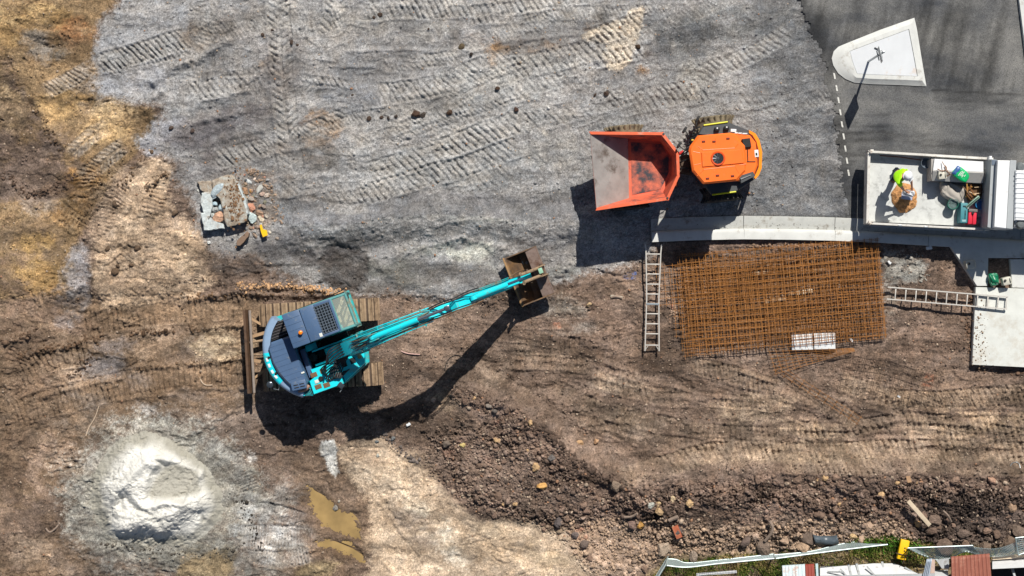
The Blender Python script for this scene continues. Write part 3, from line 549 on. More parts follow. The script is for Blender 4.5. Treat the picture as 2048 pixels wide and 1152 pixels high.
# ---------------------------------------------------------------- asphalt, kerbs, paving, water
asph = bpy.data.materials.new('asphalt'); asph.use_nodes = True
def _asph():
    n = asph.node_tree; L = n.links; b = n.nodes['Principled BSDF']; g = n.nodes.new('ShaderNodeNewGeometry')
    def noise(sc_, det=8, ro=.6, vec=None):
        q = n.nodes.new('ShaderNodeTexNoise'); q.inputs['Scale'].default_value = sc_; q.inputs['Detail'].default_value = det; q.inputs['Roughness'].default_value = ro
        L.new(vec or g.outputs['Position'], q.inputs['Vector']); return q.outputs[0]
    mp = n.nodes.new('ShaderNodeMapping'); mp.inputs['Scale'].default_value = (.7, 1.2, 1); mp.inputs['Rotation'].default_value = (0, 0, R(5)); L.new(g.outputs['Position'], mp.inputs[0])
    a = n.nodes.new('ShaderNodeValToRGB'); e = a.color_ramp.elements
    e[0].position = .36; e[0].color = tuple(v*.75 for v in lin((84,87,92)))+(1,); e[1].position = .68; e[1].color = tuple(v*.85 for v in lin((136,135,132)))+(1,)
    L.new(noise(.55, 10, .62, mp.outputs[0]), a.inputs[0])
    s = n.nodes.new('ShaderNodeMapRange'); s.inputs[1].default_value = .3; s.inputs[2].default_value = .72; s.inputs[3].default_value = .35; s.inputs[4].default_value = 1.75
    L.new(noise(30, 4, .9), s.inputs[0])
    vm = n.nodes.new('ShaderNodeVectorMath'); vm.operation = 'SCALE'; L.new(a.outputs[0], vm.inputs[0]); L.new(s.outputs[0], vm.inputs['Scale'])
    at = n.nodes.new('ShaderNodeAttribute'); at.attribute_name = 'soil'
    mx = n.nodes.new('ShaderNodeMixRGB'); mx.blend_type = 'MULTIPLY'; mx.inputs[0].default_value = 1; L.new(vm.outputs[0], mx.inputs[1]); L.new(at.outputs['Color'], mx.inputs[2])
    L.new(mx.outputs[0], b.inputs['Base Color']); b.inputs['Roughness'].default_value = .85; b.inputs['Specular IOR Level'].default_value = .25
    bp = n.nodes.new('ShaderNodeBump'); bp.inputs['Strength'].default_value = .5; bp.inputs['Distance'].default_value = .02; L.new(noise(70, 3, .8), bp.inputs['Height']); L.new(bp.outputs[0], b.inputs['Normal'])
_asph()
ax = np.arange(8.2, 60, .06); ax = np.concatenate([ax[ax < 18], np.linspace(18.2, 60, 20)])
ay = np.arange(1.2, 60, .06); ay = np.concatenate([ay[ay < 11], np.linspace(11.2, 60, 20)])
AX, AY = np.meshgrid(ax, ay); apx = AX*PPM+1024; apy = 576-AY*PPM
edge = np.interp(apy, [-3000,0,40,85,130,165,210,260,320,380,445,520], [1596,1600,1618,1640,1655,1652,1672,1680,1688,1696,1700,1704])
edge = edge-9+14*fbm(apy, apy*0+7, 40, 5, 401, .7)+9*fbm(apx, apy, 9, 3, 402, .7)
south = np.interp(apx, [1600,1670,1800,2060,6000], [438,440,455,478,640])
AZ = .02+.004*fbm(apx, apy, 60, 3, 403)
keep = (apx > edge)[:-1, :-1] & (apy < south)[:-1, :-1]
AC = np.ones(AX.shape+(3,))
# newer black band along the joint, lighter trafficked lane, the seam between two pours
bl = smooth(46, 6, apx-edge)*.45+smooth(26, 10, np.abs(apy-(170+(apx-1850)*.05)))*0
seam = np.exp(-((apy-(180+(apx-1860)*.055))/1.6)**2)*(apx > 1862)
dk = smooth(150, 60, np.hypot((apx-1890)/1.2, apy-110))*.42+smooth(120, 30, np.hypot(apx-1690, (apy-60)*1.2))*.35
lt = smooth(60, 10, np.abs(apy-250))*smooth(1700, 1850, apx)*.25+np.exp(-((apx-(1858+(apy-180)*.12))/5)**2)*(apy > 180)*(apy < 330)*.35
st_r = fbm(apx*.12, apy*1.3, 22, 5, 404, .7)*smooth(170, 200, apy)+fbm(apx*1.1+apy*.25, apy*.12, 20, 5, 405, .7)*smooth(200, 170, apy)
AC *= np.clip((1-bl-dk+lt-.45*seam)*(1+.95*st_r+.3*fbm(apx, apy, 50, 5, 406)), .3, 1.9)[..., None]
tag(grid_object('road', AX, AY, AZ, AC, asph, keep), kind='structure')

conc = mat('concrete', (212,214,211), .8, var=.10, vscale=2.5, bump=.25, bscale=90, dirt=.16, dirtc=(150,140,126), dscale=2.2)
concw = mat('concrete_pale', (214,217,212), .75, var=.09, vscale=3, bump=.15, bscale=80, dirt=.30, dirtc=(190,182,168), dscale=1.1)
# painted dashes
d_ = MB()
mk = bpy.data.materials.new('road_paint')
pm_ = mat('road_paint_white', (214,214,208), .6, var=.15, vscale=18, dirt=.3, dirtc=(120,118,114), dscale=16)
for i in range(9):
    t0 = i/8.6; 
    a = (1668+30*t0**.9, 146+208*t0)
    q0 = P(*a, .034); q1 = P(a[0]+2.2, a[1]+12, .034); w_ = Vector((.026, 0, 0))
    d_.add([q0-w_, q1-w_, q1+w_, q0+w_], [(0,1,2,3)])
tag(d_.build('lane_marking', pm_), kind='structure')

def profile_strip(name, pts, prof, m, joints=(), gap=.012):
    """sweep a cross-section (offset to the left of travel, height) along plan points"""
    pts = spline([P(*p) for p in pts], 8) if len(pts) > 2 else [P(*p) for p in pts]
    mb = MB(); n = len(prof); vs = []; fs = []
    for i, p in enumerate(pts):
        d = (pts[min(i+1, len(pts)-1)]-pts[max(i-1, 0)]).normalized(); nn = Vector((-d.y, d.x, 0))
        for o, z in prof: vs.append(p+nn*o+Vector((0, 0, z)))
    for i in range(len(pts)-1):
        for k in range(n): fs.append((i*n+k, i*n+(k+1) % n, (i+1)*n+(k+1) % n, (i+1)*n+k))
    fs += [tuple(range(n)), tuple(range((len(pts)-1)*n, len(pts)*n))]
    mb.add(vs, fs); return mb
# kerb and gutter: gutter tray to the north, upstand to the south; cast in lengths with open joints
kp = lambda x: float(np.interp(x, [1296,1390,1485,1580,1670,1760,1860,1960,2060,2200], [461,457,455,456,458,462,468,474,480,492]))
gut = [(-.02,-.12),(.36,-.12),(.36,.045),(.33,.055),(.08,.02),(-.02,.008)]
gut2 = [(-.023,-.12),(-.023,.02),(-.06,.13),(-.09,.155),(-.16,.165),(-.37,.165),(-.37,-.12)]
gutm = mat('gutter_concrete', (190,192,188), .85, var=.14, vscale=3, bump=.3, bscale=90, dirt=.30, dirtc=(128,120,108), dscale=3)
segs = [1302,1487,1669,1855,2040,2200]
for a, b in zip(segs[:-1], segs[1:]):
    xs_ = np.linspace(a+.4, b-.4, 9)
    o = profile_strip('kerb', [(x, kp(x)) for x in xs_], gut2, conc).build('kerb', conc); tag(o, kind='structure')
    o = profile_strip('gutter', [(x, kp(x)) for x in xs_], gut, gutm).build('gutter', gutm); tag(o, kind='structure')
# footpath, crossing slab
def slab(name, poly, z1, m, z0=-.2, ins=.012, label=None):
    mb = MB(); mb.prism([tuple(P(*p)[:2]) for p in poly], z0, z1, ins); return mb.build(name, m)
tag(slab('pavement', [(1893,484.5),(2200,503),(2200,517),(1973,516),(1972,572),(1951,572)], .16, conc), kind='structure')
tag(slab('pavement', [(1949,574),(2200,582),(2200,742),(1942,729)], .15, concw), kind='structure')
tag(slab('pavement', [(2018,518.5),(2200,519),(2200,580.5),(2022,575)], .12, conc), kind='structure')
tag(slab('kerb', [(2028,-60),(2044,-60),(2070,140),(2100,300),(2080,300),(2050,120)], .15, conc), kind='structure')
tag(slab('pavement', [(2046,-60),(2200,-60),(2200,300),(2104,300),(2072,140)], .145, concw), kind='structure')

# traffic island
isl = empty('traffic_island', P(1760, 120, 0), 'pale concrete traffic island with rounded nose on the dark asphalt', 'traffic island')
IM = T(*(-P(1760, 120, 0)))
out_ = [(1828,36),(1833,58),(1843,120),(1852,173),(1800,170.5),(1740,168.5),(1708,165.5),(1690,158),(1676,147),(1666,131),(1663,117),(1667,103),(1676,94),(1690,88),(1760,60)]
inn_ = [(1815.5,59.5),(1819,78),(1826,115),(1833,154),(1800,152.8),(1745,151),(1712,149),(1708,139),(1705,131),(1701.5,120),(1700,113),(1698.5,108),(1697,104),(1704,101),(1760,80)]
mb = MB(IM); n = len(out_)
c0 = [P(*p) for p in out_]; c3 = [P(*p) for p in inn_]
mid = [a.lerp(b, .55) for a, b in zip(c0, c3)]
mid0 = [a.lerp(b, .12) for a, b in zip(c0, c3)]
rings = [[v+Vector((0,0,-.1)) for v in c0], [v+Vector((0,0,.05)) for v in c0], [v+Vector((0,0,.07)) for v in mid0], [v+Vector((0,0,.17)) for v in mid], [v+Vector((0,0,.175)) for v in c3], [v+Vector((0,0,.05)) for v in c3]]
vs = [v for r in rings for v in r]; fs = []
for k in range(len(rings)-1):
    for i in range(n): fs.append((k*n+i, k*n+(i+1) % n, (k+1)*n+(i+1) % n, (k+1)*n+i))
mb.add(vs, fs).build('kerb_ring', conc, isl, ang=30)
cen = sum(c3, Vector())/n
mb = MB(IM); mb.prism([tuple(cen.lerp(v, .988)[:2]) for v in c3], .0, .165, .006); mb.build('infill_slab', mat('island_slab', (212,216,220), .7, var=.05, vscale=2, bump=.1, dirt=.05, dirtc=(206,178,150), dscale=1.2), isl)
# give-way / keep-left sign seen from above
galv = mat('galvanised_steel', (178,184,188), .38, .75, var=.10, vscale=12, bump=.08)
alu = mat('aluminium', (214,210,202), .42, .35, var=.07, vscale=10, bump=.1, dirt=.10, dirtc=(140,128,112), dscale=9)
b0 = P(1737, 123, .17)
sp = empty('road_sign', b0, 'grey steel sign post with plate standing on the traffic island', 'road sign')
mb = MB(); mb.cyl((0,0,0), (0,0,2.25), .035, 14); mb.lathe([(0,2.27),(.036,2.262),(.04,2.24)], 14); mb.build('post', galv, sp)
u = Vector((math.sin(R(-14)), math.cos(R(-14)), 0)) * -1; vdir = Vector((u.y, -u.x, 0))
MS = Matrix.Translation(Vector((-.05,-.03,1.35))) @ Matrix(((u.x, vdir.x, 0, 0), (u.y, vdir.y, 0, 0), (0, 0, 1, 0), (0, 0, 0, 1)))
mb = MB(MS); mb.box((0,-.045,.42), (.46,.02,.84), .008, Matrix.Rotation(R(-9), 3, 'X')); mb.build('sign_plate', mat('sign_back', (206,212,214), .5, .1, var=.06), sp)
mb = MB(MS); mb.box((0,-.02,.2), (.3,.03,.04), .004); mb.build('bracket', galv, sp); mb = MB(MS); mb.box((0,-.02,.66), (.3,.03,.04), .004); mb.build('bracket', galv, sp)
o = MB(); q = P(1756, 98.5, .19); o.M = T(*q)@Rz(-26); o.box((0,0,.0), (.24,.03,.03), .004); o = o.build('steel_offcut', mat('dark_steel', (70,72,74), .6, .4)); tag(o, 'short dark steel bar lying on the traffic island slab', 'steel bar')

# water in the ruts
wat = bpy.data.materials.new('muddy_water'); wat.use_nodes = True
b = wat.node_tree.nodes['Principled BSDF']; nn_ = wat.node_tree
tcw = nn_.nodes.new('ShaderNodeNewGeometry'); nz = nn_.nodes.new('ShaderNodeTexNoise'); nz.inputs['Scale'].default_value = 2.2; nz.inputs['Detail'].default_value = 6; nn_.links.new(tcw.outputs['Position'], nz.inputs['Vector'])
rp = nn_.nodes.new('ShaderNodeValToRGB'); rp.color_ramp.elements[0].position = .35; rp.color_ramp.elements[1].position = .68
rp.color_ramp.elements[0].color = tuple(v*.85 for v in lin((150,126,84)))+(1,); rp.color_ramp.elements[1].color = tuple(v*.85 for v in lin((176,148,98)))+(1,)
nn_.links.new(nz.outputs[0], rp.inputs[0]); nn_.links.new(rp.outputs[0], b.inputs['Base Color']); b.inputs['Roughness'].default_value = .06; b.inputs['Specular IOR Level'].default_value = .5
for q in (PUD1, PUD2):
    mb = MB(); c = (sum(p[0] for p in q)/len(q), sum(p[1] for p in q)/len(q)); qq = [((p[0]-c[0])*1.35+c[0], (p[1]-c[1])*1.35+c[1]) for p in q]
    mb.add([P(*p, -.165) for p in qq], [tuple(range(len(qq)))]); tag(mb.build('puddle', wat, smooth=False), kind='structure')

# ---------------------------------------------------------------- pile of pale sand
def sand_pile():
    st_ = .022; x = np.arange(-2.5, 2.7, st_); y = np.arange(-2.4, 2.4, st_); X, Y = np.meshgrid(x, y)
    cpx, cpy = 312, 975; px = cpx+X*PPM; py = cpy-Y*PPM
    xw = px+6*fbm(px, py, 40, 4, 501); yw = py+6*fbm(px, py, 40, 4, 502)
    ang = np.arctan2(yw-985, xw-308); rad = np.hypot(xw-308, (yw-985)*1.02)
    edge_r = 128+12*np.sin(ang*2+1)+9*np.sin(3*ang+.4)
    h = 1.25*np.clip(1-rad/edge_r, 0, 1)**1.1
    h = np.minimum(h, .66+.04*fbm(px, py, 60, 3, 503))
    def pd(pts):   # signed distance to polygon
        d = np.full(xw.shape, 1e9); ins = np.zeros(xw.shape, bool)
        for i in range(len(pts)):
            ax_, ay_ = pts[i]; bx_, by_ = pts[(i+1) % len(pts)]; ex, ey = bx_-ax_, by_-ay_
            t = np.clip(((xw-ax_)*ex+(yw-ay_)*ey)/(ex*ex+ey*ey), 0, 1); d = np.minimum(d, np.hypot(xw-ax_-t*ex, yw-ay_-t*ey))
            if ay_ != by_: ins ^= ((ay_ > yw) != (by_ > yw)) & (xw < (bx_-ax_)*(yw-ay_)/(by_-ay_)+ax_)
        return np.where(ins, d, -d)
    def ln(pts, wd_, hh):
        d = np.full(xw.shape, 1e9)
        for a_, b_ in zip(pts[:-1], pts[1:]):
            ex, ey = b_[0]-a_[0], b_[1]-a_[1]; t = np.clip(((xw-a_[0])*ex+(yw-a_[1])*ey)/(ex*ex+ey*ey), 0, 1); d = np.minimum(d, np.hypot(xw-a_[0]-t*ex, yw-a_[1]-t*ey))
        return hh*np.exp(-(d/wd_)**2)
    # scoop taken out of the north east, tilting bench inside it
    d = pd([(305,915),(340,916),(370,928),(405,932),(418,962),(412,990),(392,1002),(368,1012),(330,1006),(300,1012),(285,1004),(290,965),(310,930)])
    fl = .20+.0016*(yw-920)+.0014*(400-xw); h = np.where(d > 0, h*(1-smooth(0, 16, d))+fl*smooth(0, 16, d), h)
    d = pd([(232,985),(258,985),(286,1012),(292,1022),(262,1034),(236,1030),(226,1008)]); h -= .26*smooth(-2, 16, d)
    h += ln([(222,990),(250,962),(275,940),(300,918),(330,914)], 12, .16)+ln([(240,1055),(285,1045),(320,1060),(345,1035),(375,1015),(395,1008)], 15, .22)+ln([(285,1010),(300,1016),(330,1008),(366,1010)], 8, .16)
    h += ln([(405,940),(385,985),(372,1002)], 6, .09)+ln([(390,1008),(398,1025),(408,1040)], 6, -.07)
    h += ln([(225,1060),(270,1072),(315,1075),(330,1064)], 14, .05)
    h = h*(1+.05*fbm(px, py, 20, 4, 505))+.010*fbm(px, py, 5, 3, 506)+.010*fbm(px, py, 28, 3, 507)
    base = np.zeros_like(h)
    i = np.clip(np.searchsorted(XA, (px-1024)/PPM)-1, 0, NX-2); j = np.clip(np.searchsorted(YA, (576-py)/PPM)-1, 0, NY-2); base = HGT[j, i]
    k = smooth(edge_r+14, edge_r-30, rad+16*fbm(px, py, 34, 4, 511, .6))
    Z = base-.03+h*k+.04*k
    damp = np.clip(smooth(.40, .10, h)*1.0+.45*fbm(px, py, 30, 4, 508), 0, 1)
    dm = smooth(0, 14, pd([(320,925),(350,918),(405,936),(412,985),(390,1000),(300,1006),(288,990)])); damp = np.maximum(damp, dm*.9)
    pal = np.array(lin((226,225,219))); dkc = np.array(lin((164,161,150)))
    Cc = (pal*(1-damp[..., None])+dkc*damp[..., None])*.84
    spk = smooth(.25, .5, fbm(px, py, 5, 2, 509))*smooth(60, 0, np.abs(px-228))*smooth(1080, 1000, py)*.6+.1*(rng.random(px.shape) > .992)
    Cc = Cc*(1-spk[..., None]*.7)*(1+.05*fbm(px, py, 14, 4, 510))[..., None]
    s = (CH-Z)/CH; wx_ = (px-1024)/PPM*s; wy_ = (576-py)/PPM*s
    o = grid_object('sand_pile', wx_, wy_, Z, Cc, soil_mat('sand', .25, .9, .3, .12), (k > .02)[:-1, :-1])
    return tag(o, 'heap of pale cement-white sand with a scooped hollow, at lower left', 'sand pile')
sand_pile()

# ---------------------------------------------------------------- ladders
def ladder(label, p0, p1, w0, w1, rungs, z0, z1, stiles, flare=0, mid_plate=None, braces=False, group='aluminium ladders lying on the site'):
    a = P(*p0, z0); b_ = P(*p1, z1); L = (b_-a).length; d = (b_-a).normalized(); s = Vector((-d.y, d.x, 0)).normalized(); up = d.cross(s)
    if up.z < 0: up = -up
    M = Matrix.Translation(a) @ Matrix((( d.x, s.x, up.x, 0), (d.y, s.y, up.y, 0), (d.z, s.z, up.z, 0), (0,0,0,1)))
    root = empty('ladder', a, label, 'ladder', group); M = T(*(-a)) @ M
    for sg in (1, -1):
        mb = MB(M); vs = []; fs = []
        pts = [(0, w0/2*sg*(1+flare)), (L*.07, w0/2*sg), (L*.5, (w0+w1)/4*sg if not mid_plate else w1/2*sg*.86), (L, w1/2*sg)]
        if not flare: pts = [(0, w0/2*sg), (L, w1/2*sg)]
        for i, (x, y) in enumerate(pts):
            for dy, dz in ((-.018,-.035),(.018,-.035),(.018,.035),(-.018,.035)): vs.append((x, y+dy, dz))
        for i in range(len(pts)-1):
            for k in range(4): fs.append((i*4+k, i*4+(k+1) % 4, i*4+4+(k+1) % 4, i*4+4+k))
        fs += [(3,2,1,0), tuple(range(len(pts)*4-4, len(pts)*4))]
        mb.add(vs, fs).build('stile', alu, root, ang=20)
    for r in rungs:
        x = r*L
        yy = np.interp(x, [p[0] for p in pts], [abs(p[1]) for p in pts])
        mb = MB(M); mb.box((x, 0, 0), (.035, 2*yy-.03, .028), .006)
        mb.build('rung', alu, root)
    if mid_plate:
        mb = MB(M); mb.box((mid_plate*L, 0, .042), (.06, w1*.9, .012), .004); mb.build('hinge_bar', mat('ladder_bar', (150,160,166), .5, .4), root)
    if braces:
        for sg in (1, -1):
            mb = MB(M); mb.tube([(L*.955, sg*w1*.30, 0), (L*.985, sg*(w1*.5-.02), 0)], .012, 6); mb.build('brace', alu, root)
    return root
ladder('silver ladder lying beside the left edge of the rusty mesh stack', (1307,489), (1304,702), .46, .44, [.09,.185,.277,.372,.465,.65,.744,.838,.945], .26, .14, None, flare=.1, mid_plate=.558, braces=True)
ladder('silver ladder lying from the rusty mesh stack to the concrete slab', (1774,586), (2015,606), .37, .38, [.07,.155,.24,.325,.41,.495,.58,.665,.75,.835,.92,.99], .16, .26, None)

# ---------------------------------------------------------------- reinforcing mesh
def wire_mesh(name, label, group, M, L, W, sx, sy, r, m, sag=0, wob=.004, seed=0, corner=None, warp=None):
    rd = random.Random(seed); mb = MB()
    base = M.to_translation(); M = T(*(-base)) @ M
    def f(x, y, z):
        if warp: return M @ Vector(warp(x, y, z))
        return M @ Vector((x, y, z+sag*math.sin(x*1.1+seed)*math.cos(y*1.7+seed*2)))
    nx = int(round(L/sx)); ny = int(round(W/sy))
    for i in range(ny+1):
        y = i*sy+rd.uniform(-wob, wob); y2 = y+rd.uniform(-wob, wob)*3
        mb.tube([f(-.06+(L+.12)*k/10, y+(y2-y)*k/10, 0) for k in range(11)], r, 4, cap=False)
    for i in range(nx+1):
        x = i*sx+rd.uniform(-wob, wob); x2 = x+rd.uniform(-wob, wob)*3
        mb.tube([f(x+(x2-x)*k/5, -.06+(W+.12)*k/5, 2*r) for k in range(6)], r, 4, cap=False)
    o = mb.build(name, m, smooth=False, recalc=False); o.location = base
    return tag(o, label, 'steel mesh', group)
rust = mat('rusty_steel', (166,112,56), .8, .15, var=.3, vscale=3, bump=.1, dirt=.25, dirtc=(112,66,36), dscale=2.2)
rustd = mat('dark_rusty_steel', (120,84,58), .8, .15, var=.25, vscale=3, bump=.1, dirt=.25, dirtc=(80,56,42), dscale=2.2)
SH = [  # lower-left corner px, angle, length, width, z
 (1376,708,5.0,6.15,2.55,.05), (1366,700,4.6,6.2,2.4,.09), (1384,690,5.4,6.0,2.4,.13), (1370,712,5.2,6.2,2.9,.21),
 (1352,672,2.4,5.4,2.2,.25), (1378,650,5.0,6.1,2.2,.29), (1374,706,4.9,6.2,3.0,.37), (1320,610,5.5,6.0,1.1,.07), (1388,704,5.0,6.0,3.0,.41)]
LBL = ['lowest rusty mesh sheet of the big stack']
for i, (x, y, an, L, W, z) in enumerate(SH):
    wire_mesh('rebar_mesh', 'rust-orange steel reinforcing mesh sheet in the big stack beside the ladder', 'rusty mesh sheets in the big stack', T(*P(x, y, z*.5)) @ Rz(an), L, W, .2, .2, .0078, rust if i not in (0, 10) else rustd, sag=.03, seed=i, wob=.012)
def w1(x, y, z):
    return (x, y+.12*math.sin(x*1.3), .05+.03*math.sin(x*2)+.02*y)
wire_mesh('rebar_mesh', 'dark thin mesh sheet lying flat on the tyre-marked soil below the stack', 'loose mesh pieces', T(*P(1678, 775, .02)) @ Rz(-14), 3.1, 1.15, .2, .2, .006, mat('black_wire', (70,54,44), .8, .1), warp=w1, seed=31)
def w2(x, y, z):
    return (x, y*(1-x/2.9)+.05, .06+.05*math.sin(x*3+y*5))
wire_mesh('rebar_mesh', 'orange bent mesh offcut fanned out below the white boards', 'loose mesh pieces', T(*P(1552, 750, .03)) @ Rz(16), 2.5, .75, .2, .12, .007, rust, warp=w2, seed=32)
wire_mesh('rebar_mesh', 'narrow rusty mesh strip trailing down and right over the soil', 'loose mesh pieces', T(*P(1552, 742, .05)) @ Rz(-33), 3.0, .22, .3, .11, .006, rust, seed=33, sag=.03)

whiteb = mat('white_board', (226,230,232), .7, var=.04, vscale=3, bump=.06, dirt=.06, dirtc=(176,170,160), dscale=4)
for lab, (x0, y0, x1, y1) in (('left white foam board poking out from under the rusty mesh', (1583,668,1626,699)), ('right white foam board poking out from under the rusty mesh', (1627,666,1671,698))):
    o = MB(); c = P((x0+x1)/2, (y0+y1)/2, .04); o.M = Rz(1.5); o.box((0,0,0), (.66,.5,.08), .006); o = o.build('foam_board', whiteb); o.location = c; tag(o, lab, 'board', 'white foam boards')
for (x, y, s, lab) in ((1520,545,.3,0),(1640,540,.24,0),(1600,585,.5,0),(1550,600,.4,0)):
    o = MB(Rz(8)); o.box((0,0,0), (s*1.6,.12,.05), .005); o = o.build('bearer', mat('pale_timber', (214,196,170), .8, var=.15, vscale=6)); o.location = P(x, y, .01); tag(o, 'pale timber bearer under the rusty mesh stack', 'timber', 'bearers under the mesh')
# ---------------------------------------------------------------- excavator
teal = mat('teal_paint', (26,214,228), .38, k=.95, var=.07, vscale=3, bump=.05, bscale=40, dirt=.20, dirtc=(120,140,120), dscale=3.5, coat=.25)
teald = mat('worn_teal_paint', (26,178,182), .5, var=.12, vscale=5, bump=.08, dirt=.5, dirtc=(128,110,84), dscale=4)
slate = mat('slate_blue_paint', (76,102,136), .45, var=.08, vscale=3, bump=.05, dirt=.14, dirtc=(120,128,136), dscale=5, coat=.2)
cwm = mat('counterweight_sky_tone', (140,166,196), .45, var=.06, vscale=3, bump=.04, dirt=.12, dirtc=(110,120,130), dscale=4)  # sky reflection put into the pale blue-grey colour
black = mat('black_rubber', (26,26,28), .6, var=.25, vscale=10, bump=.15, dirt=.12, dirtc=(90,80,70), dscale=8)
hosem = mat('hydraulic_hose', (38,42,46), .5, var=.3, vscale=9, bump=.1)
mud = mat('muddy_steel', (162,138,112), .85, .1, var=.22, vscale=6, bump=.5, bscale=45, dirt=.35, dirtc=(96,78,62), dscale=4)
mudd = mat('dark_muddy_steel', (92,76,64), .8, .2, var=.3, vscale=6, bump=.4, bscale=45, dirt=.35, dirtc=(58,48,42), dscale=4)
chrome = mat('polished_rod', (170,178,186), .18, .9, var=.08, vscale=20, bump=0)
glass = mat('tinted_glass', (30,40,40), .06, var=.1, vscale=3, bump=0, spec=.8)
dark = mat('machine_black', (22,26,28), .7, var=.3, vscale=6, bump=.2, dirt=.2, dirtc=(60,56,50), dscale=6)  # near-black of gear, caps, wells and chassis
cabglass = bpy.data.materials.new('clear_glass'); cabglass.use_nodes = True
_b = cabglass.node_tree.nodes['Principled BSDF']; _b.inputs['Base Color'].default_value = (.75,.82,.74,1); _b.inputs['Roughness'].default_value = .04; _b.inputs['Alpha'].default_value = .14
orange_l = mat('amber_lens', (255,140,10), .25, var=.05, bump=0, coat=.6)
ex0 = Vector(P(645, 688, 0)); ex0.z = -.08
exc = empty('excavator', ex0, 'teal crawler excavator with slate grey cab roof, boom stretched to the right', 'excavator')
UM = Rz(3.2)
# crawler belts
def belt_profile(L, z0, z1, n=10):
    r = (z1-z0)/2; pts = []
    for i in range(n+1):
        a = -math.pi/2-math.pi*i/n; pts.append((-L/2+r+r*math.cos(a), z0+r+r*math.sin(a)))
    for i in range(n+1):
        a = math.pi/2-math.pi*i/n; pts.append((L/2-r+r*math.cos(a), z0+r+r*math.sin(a)))
    return pts
for sg in (1, -1):
    y = sg*1.0; pr = belt_profile(3.62, .02, .86)
    mb = MB(UM); n = len(pr); vs = [(p[0], y+s_*.34, p[1]) for s_ in (-1, 1) for p in pr]
    fs = [tuple(range(n)), tuple(range(n, 2*n))]+[(i, (i+1) % n, n+(i+1) % n, n+i) for i in range(n)]
    mb.add(vs, fs); tr = mb.build('track', mudd, exc, ang=25); mb = MB(UM)
    # shoes with grousers
    per = sum(math.dist(pr[i], pr[(i+1) % n]) for i in range(n)); ns = 34; acc = 0
    for k in range(ns):
        d = per*k/ns; i = 0; q = d
        while q > math.dist(pr[i], pr[(i+1) % n]): q -= math.dist(pr[i], pr[(i+1) % n]); i = (i+1) % n
        a, b_ = Vector(pr[i]), Vector(pr[(i+1) % n]); c = a.lerp(b_, q/(b_-a).length); t = (b_-a).normalized()
        an = math.atan2(t.y, t.x); rot = Matrix.Rotation(-an, 3, 'Y'); nrm = Vector((-t.y, t.x))
        if nrm.dot(c-Vector((0, .43))) < 0 and abs(c.x) < 1.3: nrm = -nrm
        mid = Vector((max(-1.4, min(1.4, c.x)), .44)); 
        if nrm.dot(c-mid) < 0: nrm = -nrm
        mb.box((c.x+nrm.x*.025, y, c.y+nrm.y*.025), (per/ns*.78, .70, .035), .006, rot)
        for off in (-.024, .012, .034): mb.box((c.x+nrm.x*.05+t.x*off, y, c.y+nrm.y*.05+t.y*off), (.011, .70, .04), 0, rot)
    sh_ = mb.build('shoe_plates', mud, tr, ang=25)
    mb = MB(UM)
    for x in (-1.38, 1.38): mb = MB(UM); mb.lathe([(0,-.36),(.2,-.36),(.3,-.33),(.3,.33),(.2,.36),(0,.36)], 18, (x, y, .44), 'Y'); mb.build('sprocket', mudd, tr)
mb = MB(UM); mb.box((0,0,.52), (1.7,1.5,.34), .06); mb.box((0,.55,.55), (2.4,.2,.2), .04); mb.box((0,-.55,.55), (2.4,.2,.2), .04); mb.lathe([(0,.9),(.62,.9),(.62,.66),(0,.66)], 28); mb.build('undercarriage_frame', mudd, exc)
# dozer blade with its arms (behind, to the left)
mb = MB(UM); pro = [(-.02,0),(.06,.0),(.13,.1),(.155,.25),(.13,.4),(.05,.52),(-.02,.52),(.06,.4),(.085,.25),(.06,.12)]
x0 = -2.20
vs = []
nb = len(pro)
for y in (-1.38, 1.20): vs += [(x0+p[0]-.1, y, .28+p[1]) for p in pro]
mb.add(vs, [tuple(range(nb)), tuple(range(nb, 2*nb))]+[(i, (i+1) % nb, nb+(i+1) % nb, nb+i) for i in range(nb)])
bl = mb.build('dozer_blade', mat('scraped_steel', (108,84,66), .6, .4, var=.3, vscale=3, bump=.3, dirt=.4, dirtc=(64,50,42), dscale=3), exc)
mb = MB(UM); mb.tube([(x0+.10,-1.36,.84),(x0+.10,1.18,.84)], .045, 10); mb.build('top_tube', mat('worn_grey_steel', (176,162,150), .5, .5, var=.2, vscale=6, bump=.2), bl)
mb = MB(UM); mb.box((x0-.06,-.08,.30), (.05,2.56,.12), .006); mb.build('cutting_edge', mudd, bl)
for sg in (1, -1):
    mb = MB(UM); mb.tube([(x0+.02,sg*.35,.6),(-1.25,sg*.95*.6,.58)], .07, 4); mb.tube([(x0+.05,sg*.95,.55),(-1.5,sg*.52,.6)], .05, 4); mb.build('blade_arm', mat('muddy_arm', (170,140,108), .8, var=.2, vscale=5, bump=.3, dirt=.2), bl)
    mb = MB(UM); mb.tube([(x0+.03,sg*.18,.75),(-1.2,sg*.3,.7)], .04, 10); mb.build('lift_cylinder', mud, bl)
HM = Rz(20)
Wd = 1.28
def arc(r, a0, a1, n, cl=1.30): return [(r*math.cos(R(a0+(a1-a0)*i/n)), max(-1.38, min(cl, r*math.sin(R(a0+(a1-a0)*i/n))))) for i in range(n+1)]
outl = [(1.40,-.62),(1.28,-1.02),(.42,-1.37)] + arc(1.60, 240, 128, 22)[0:] + [(1.44,1.27),(1.44,.12),(.95,.10),(.95,-.62)]
mb = MB(HM); mb.prism(outl, .98, 1.16, .02); mb.build('deck', teald, exc)
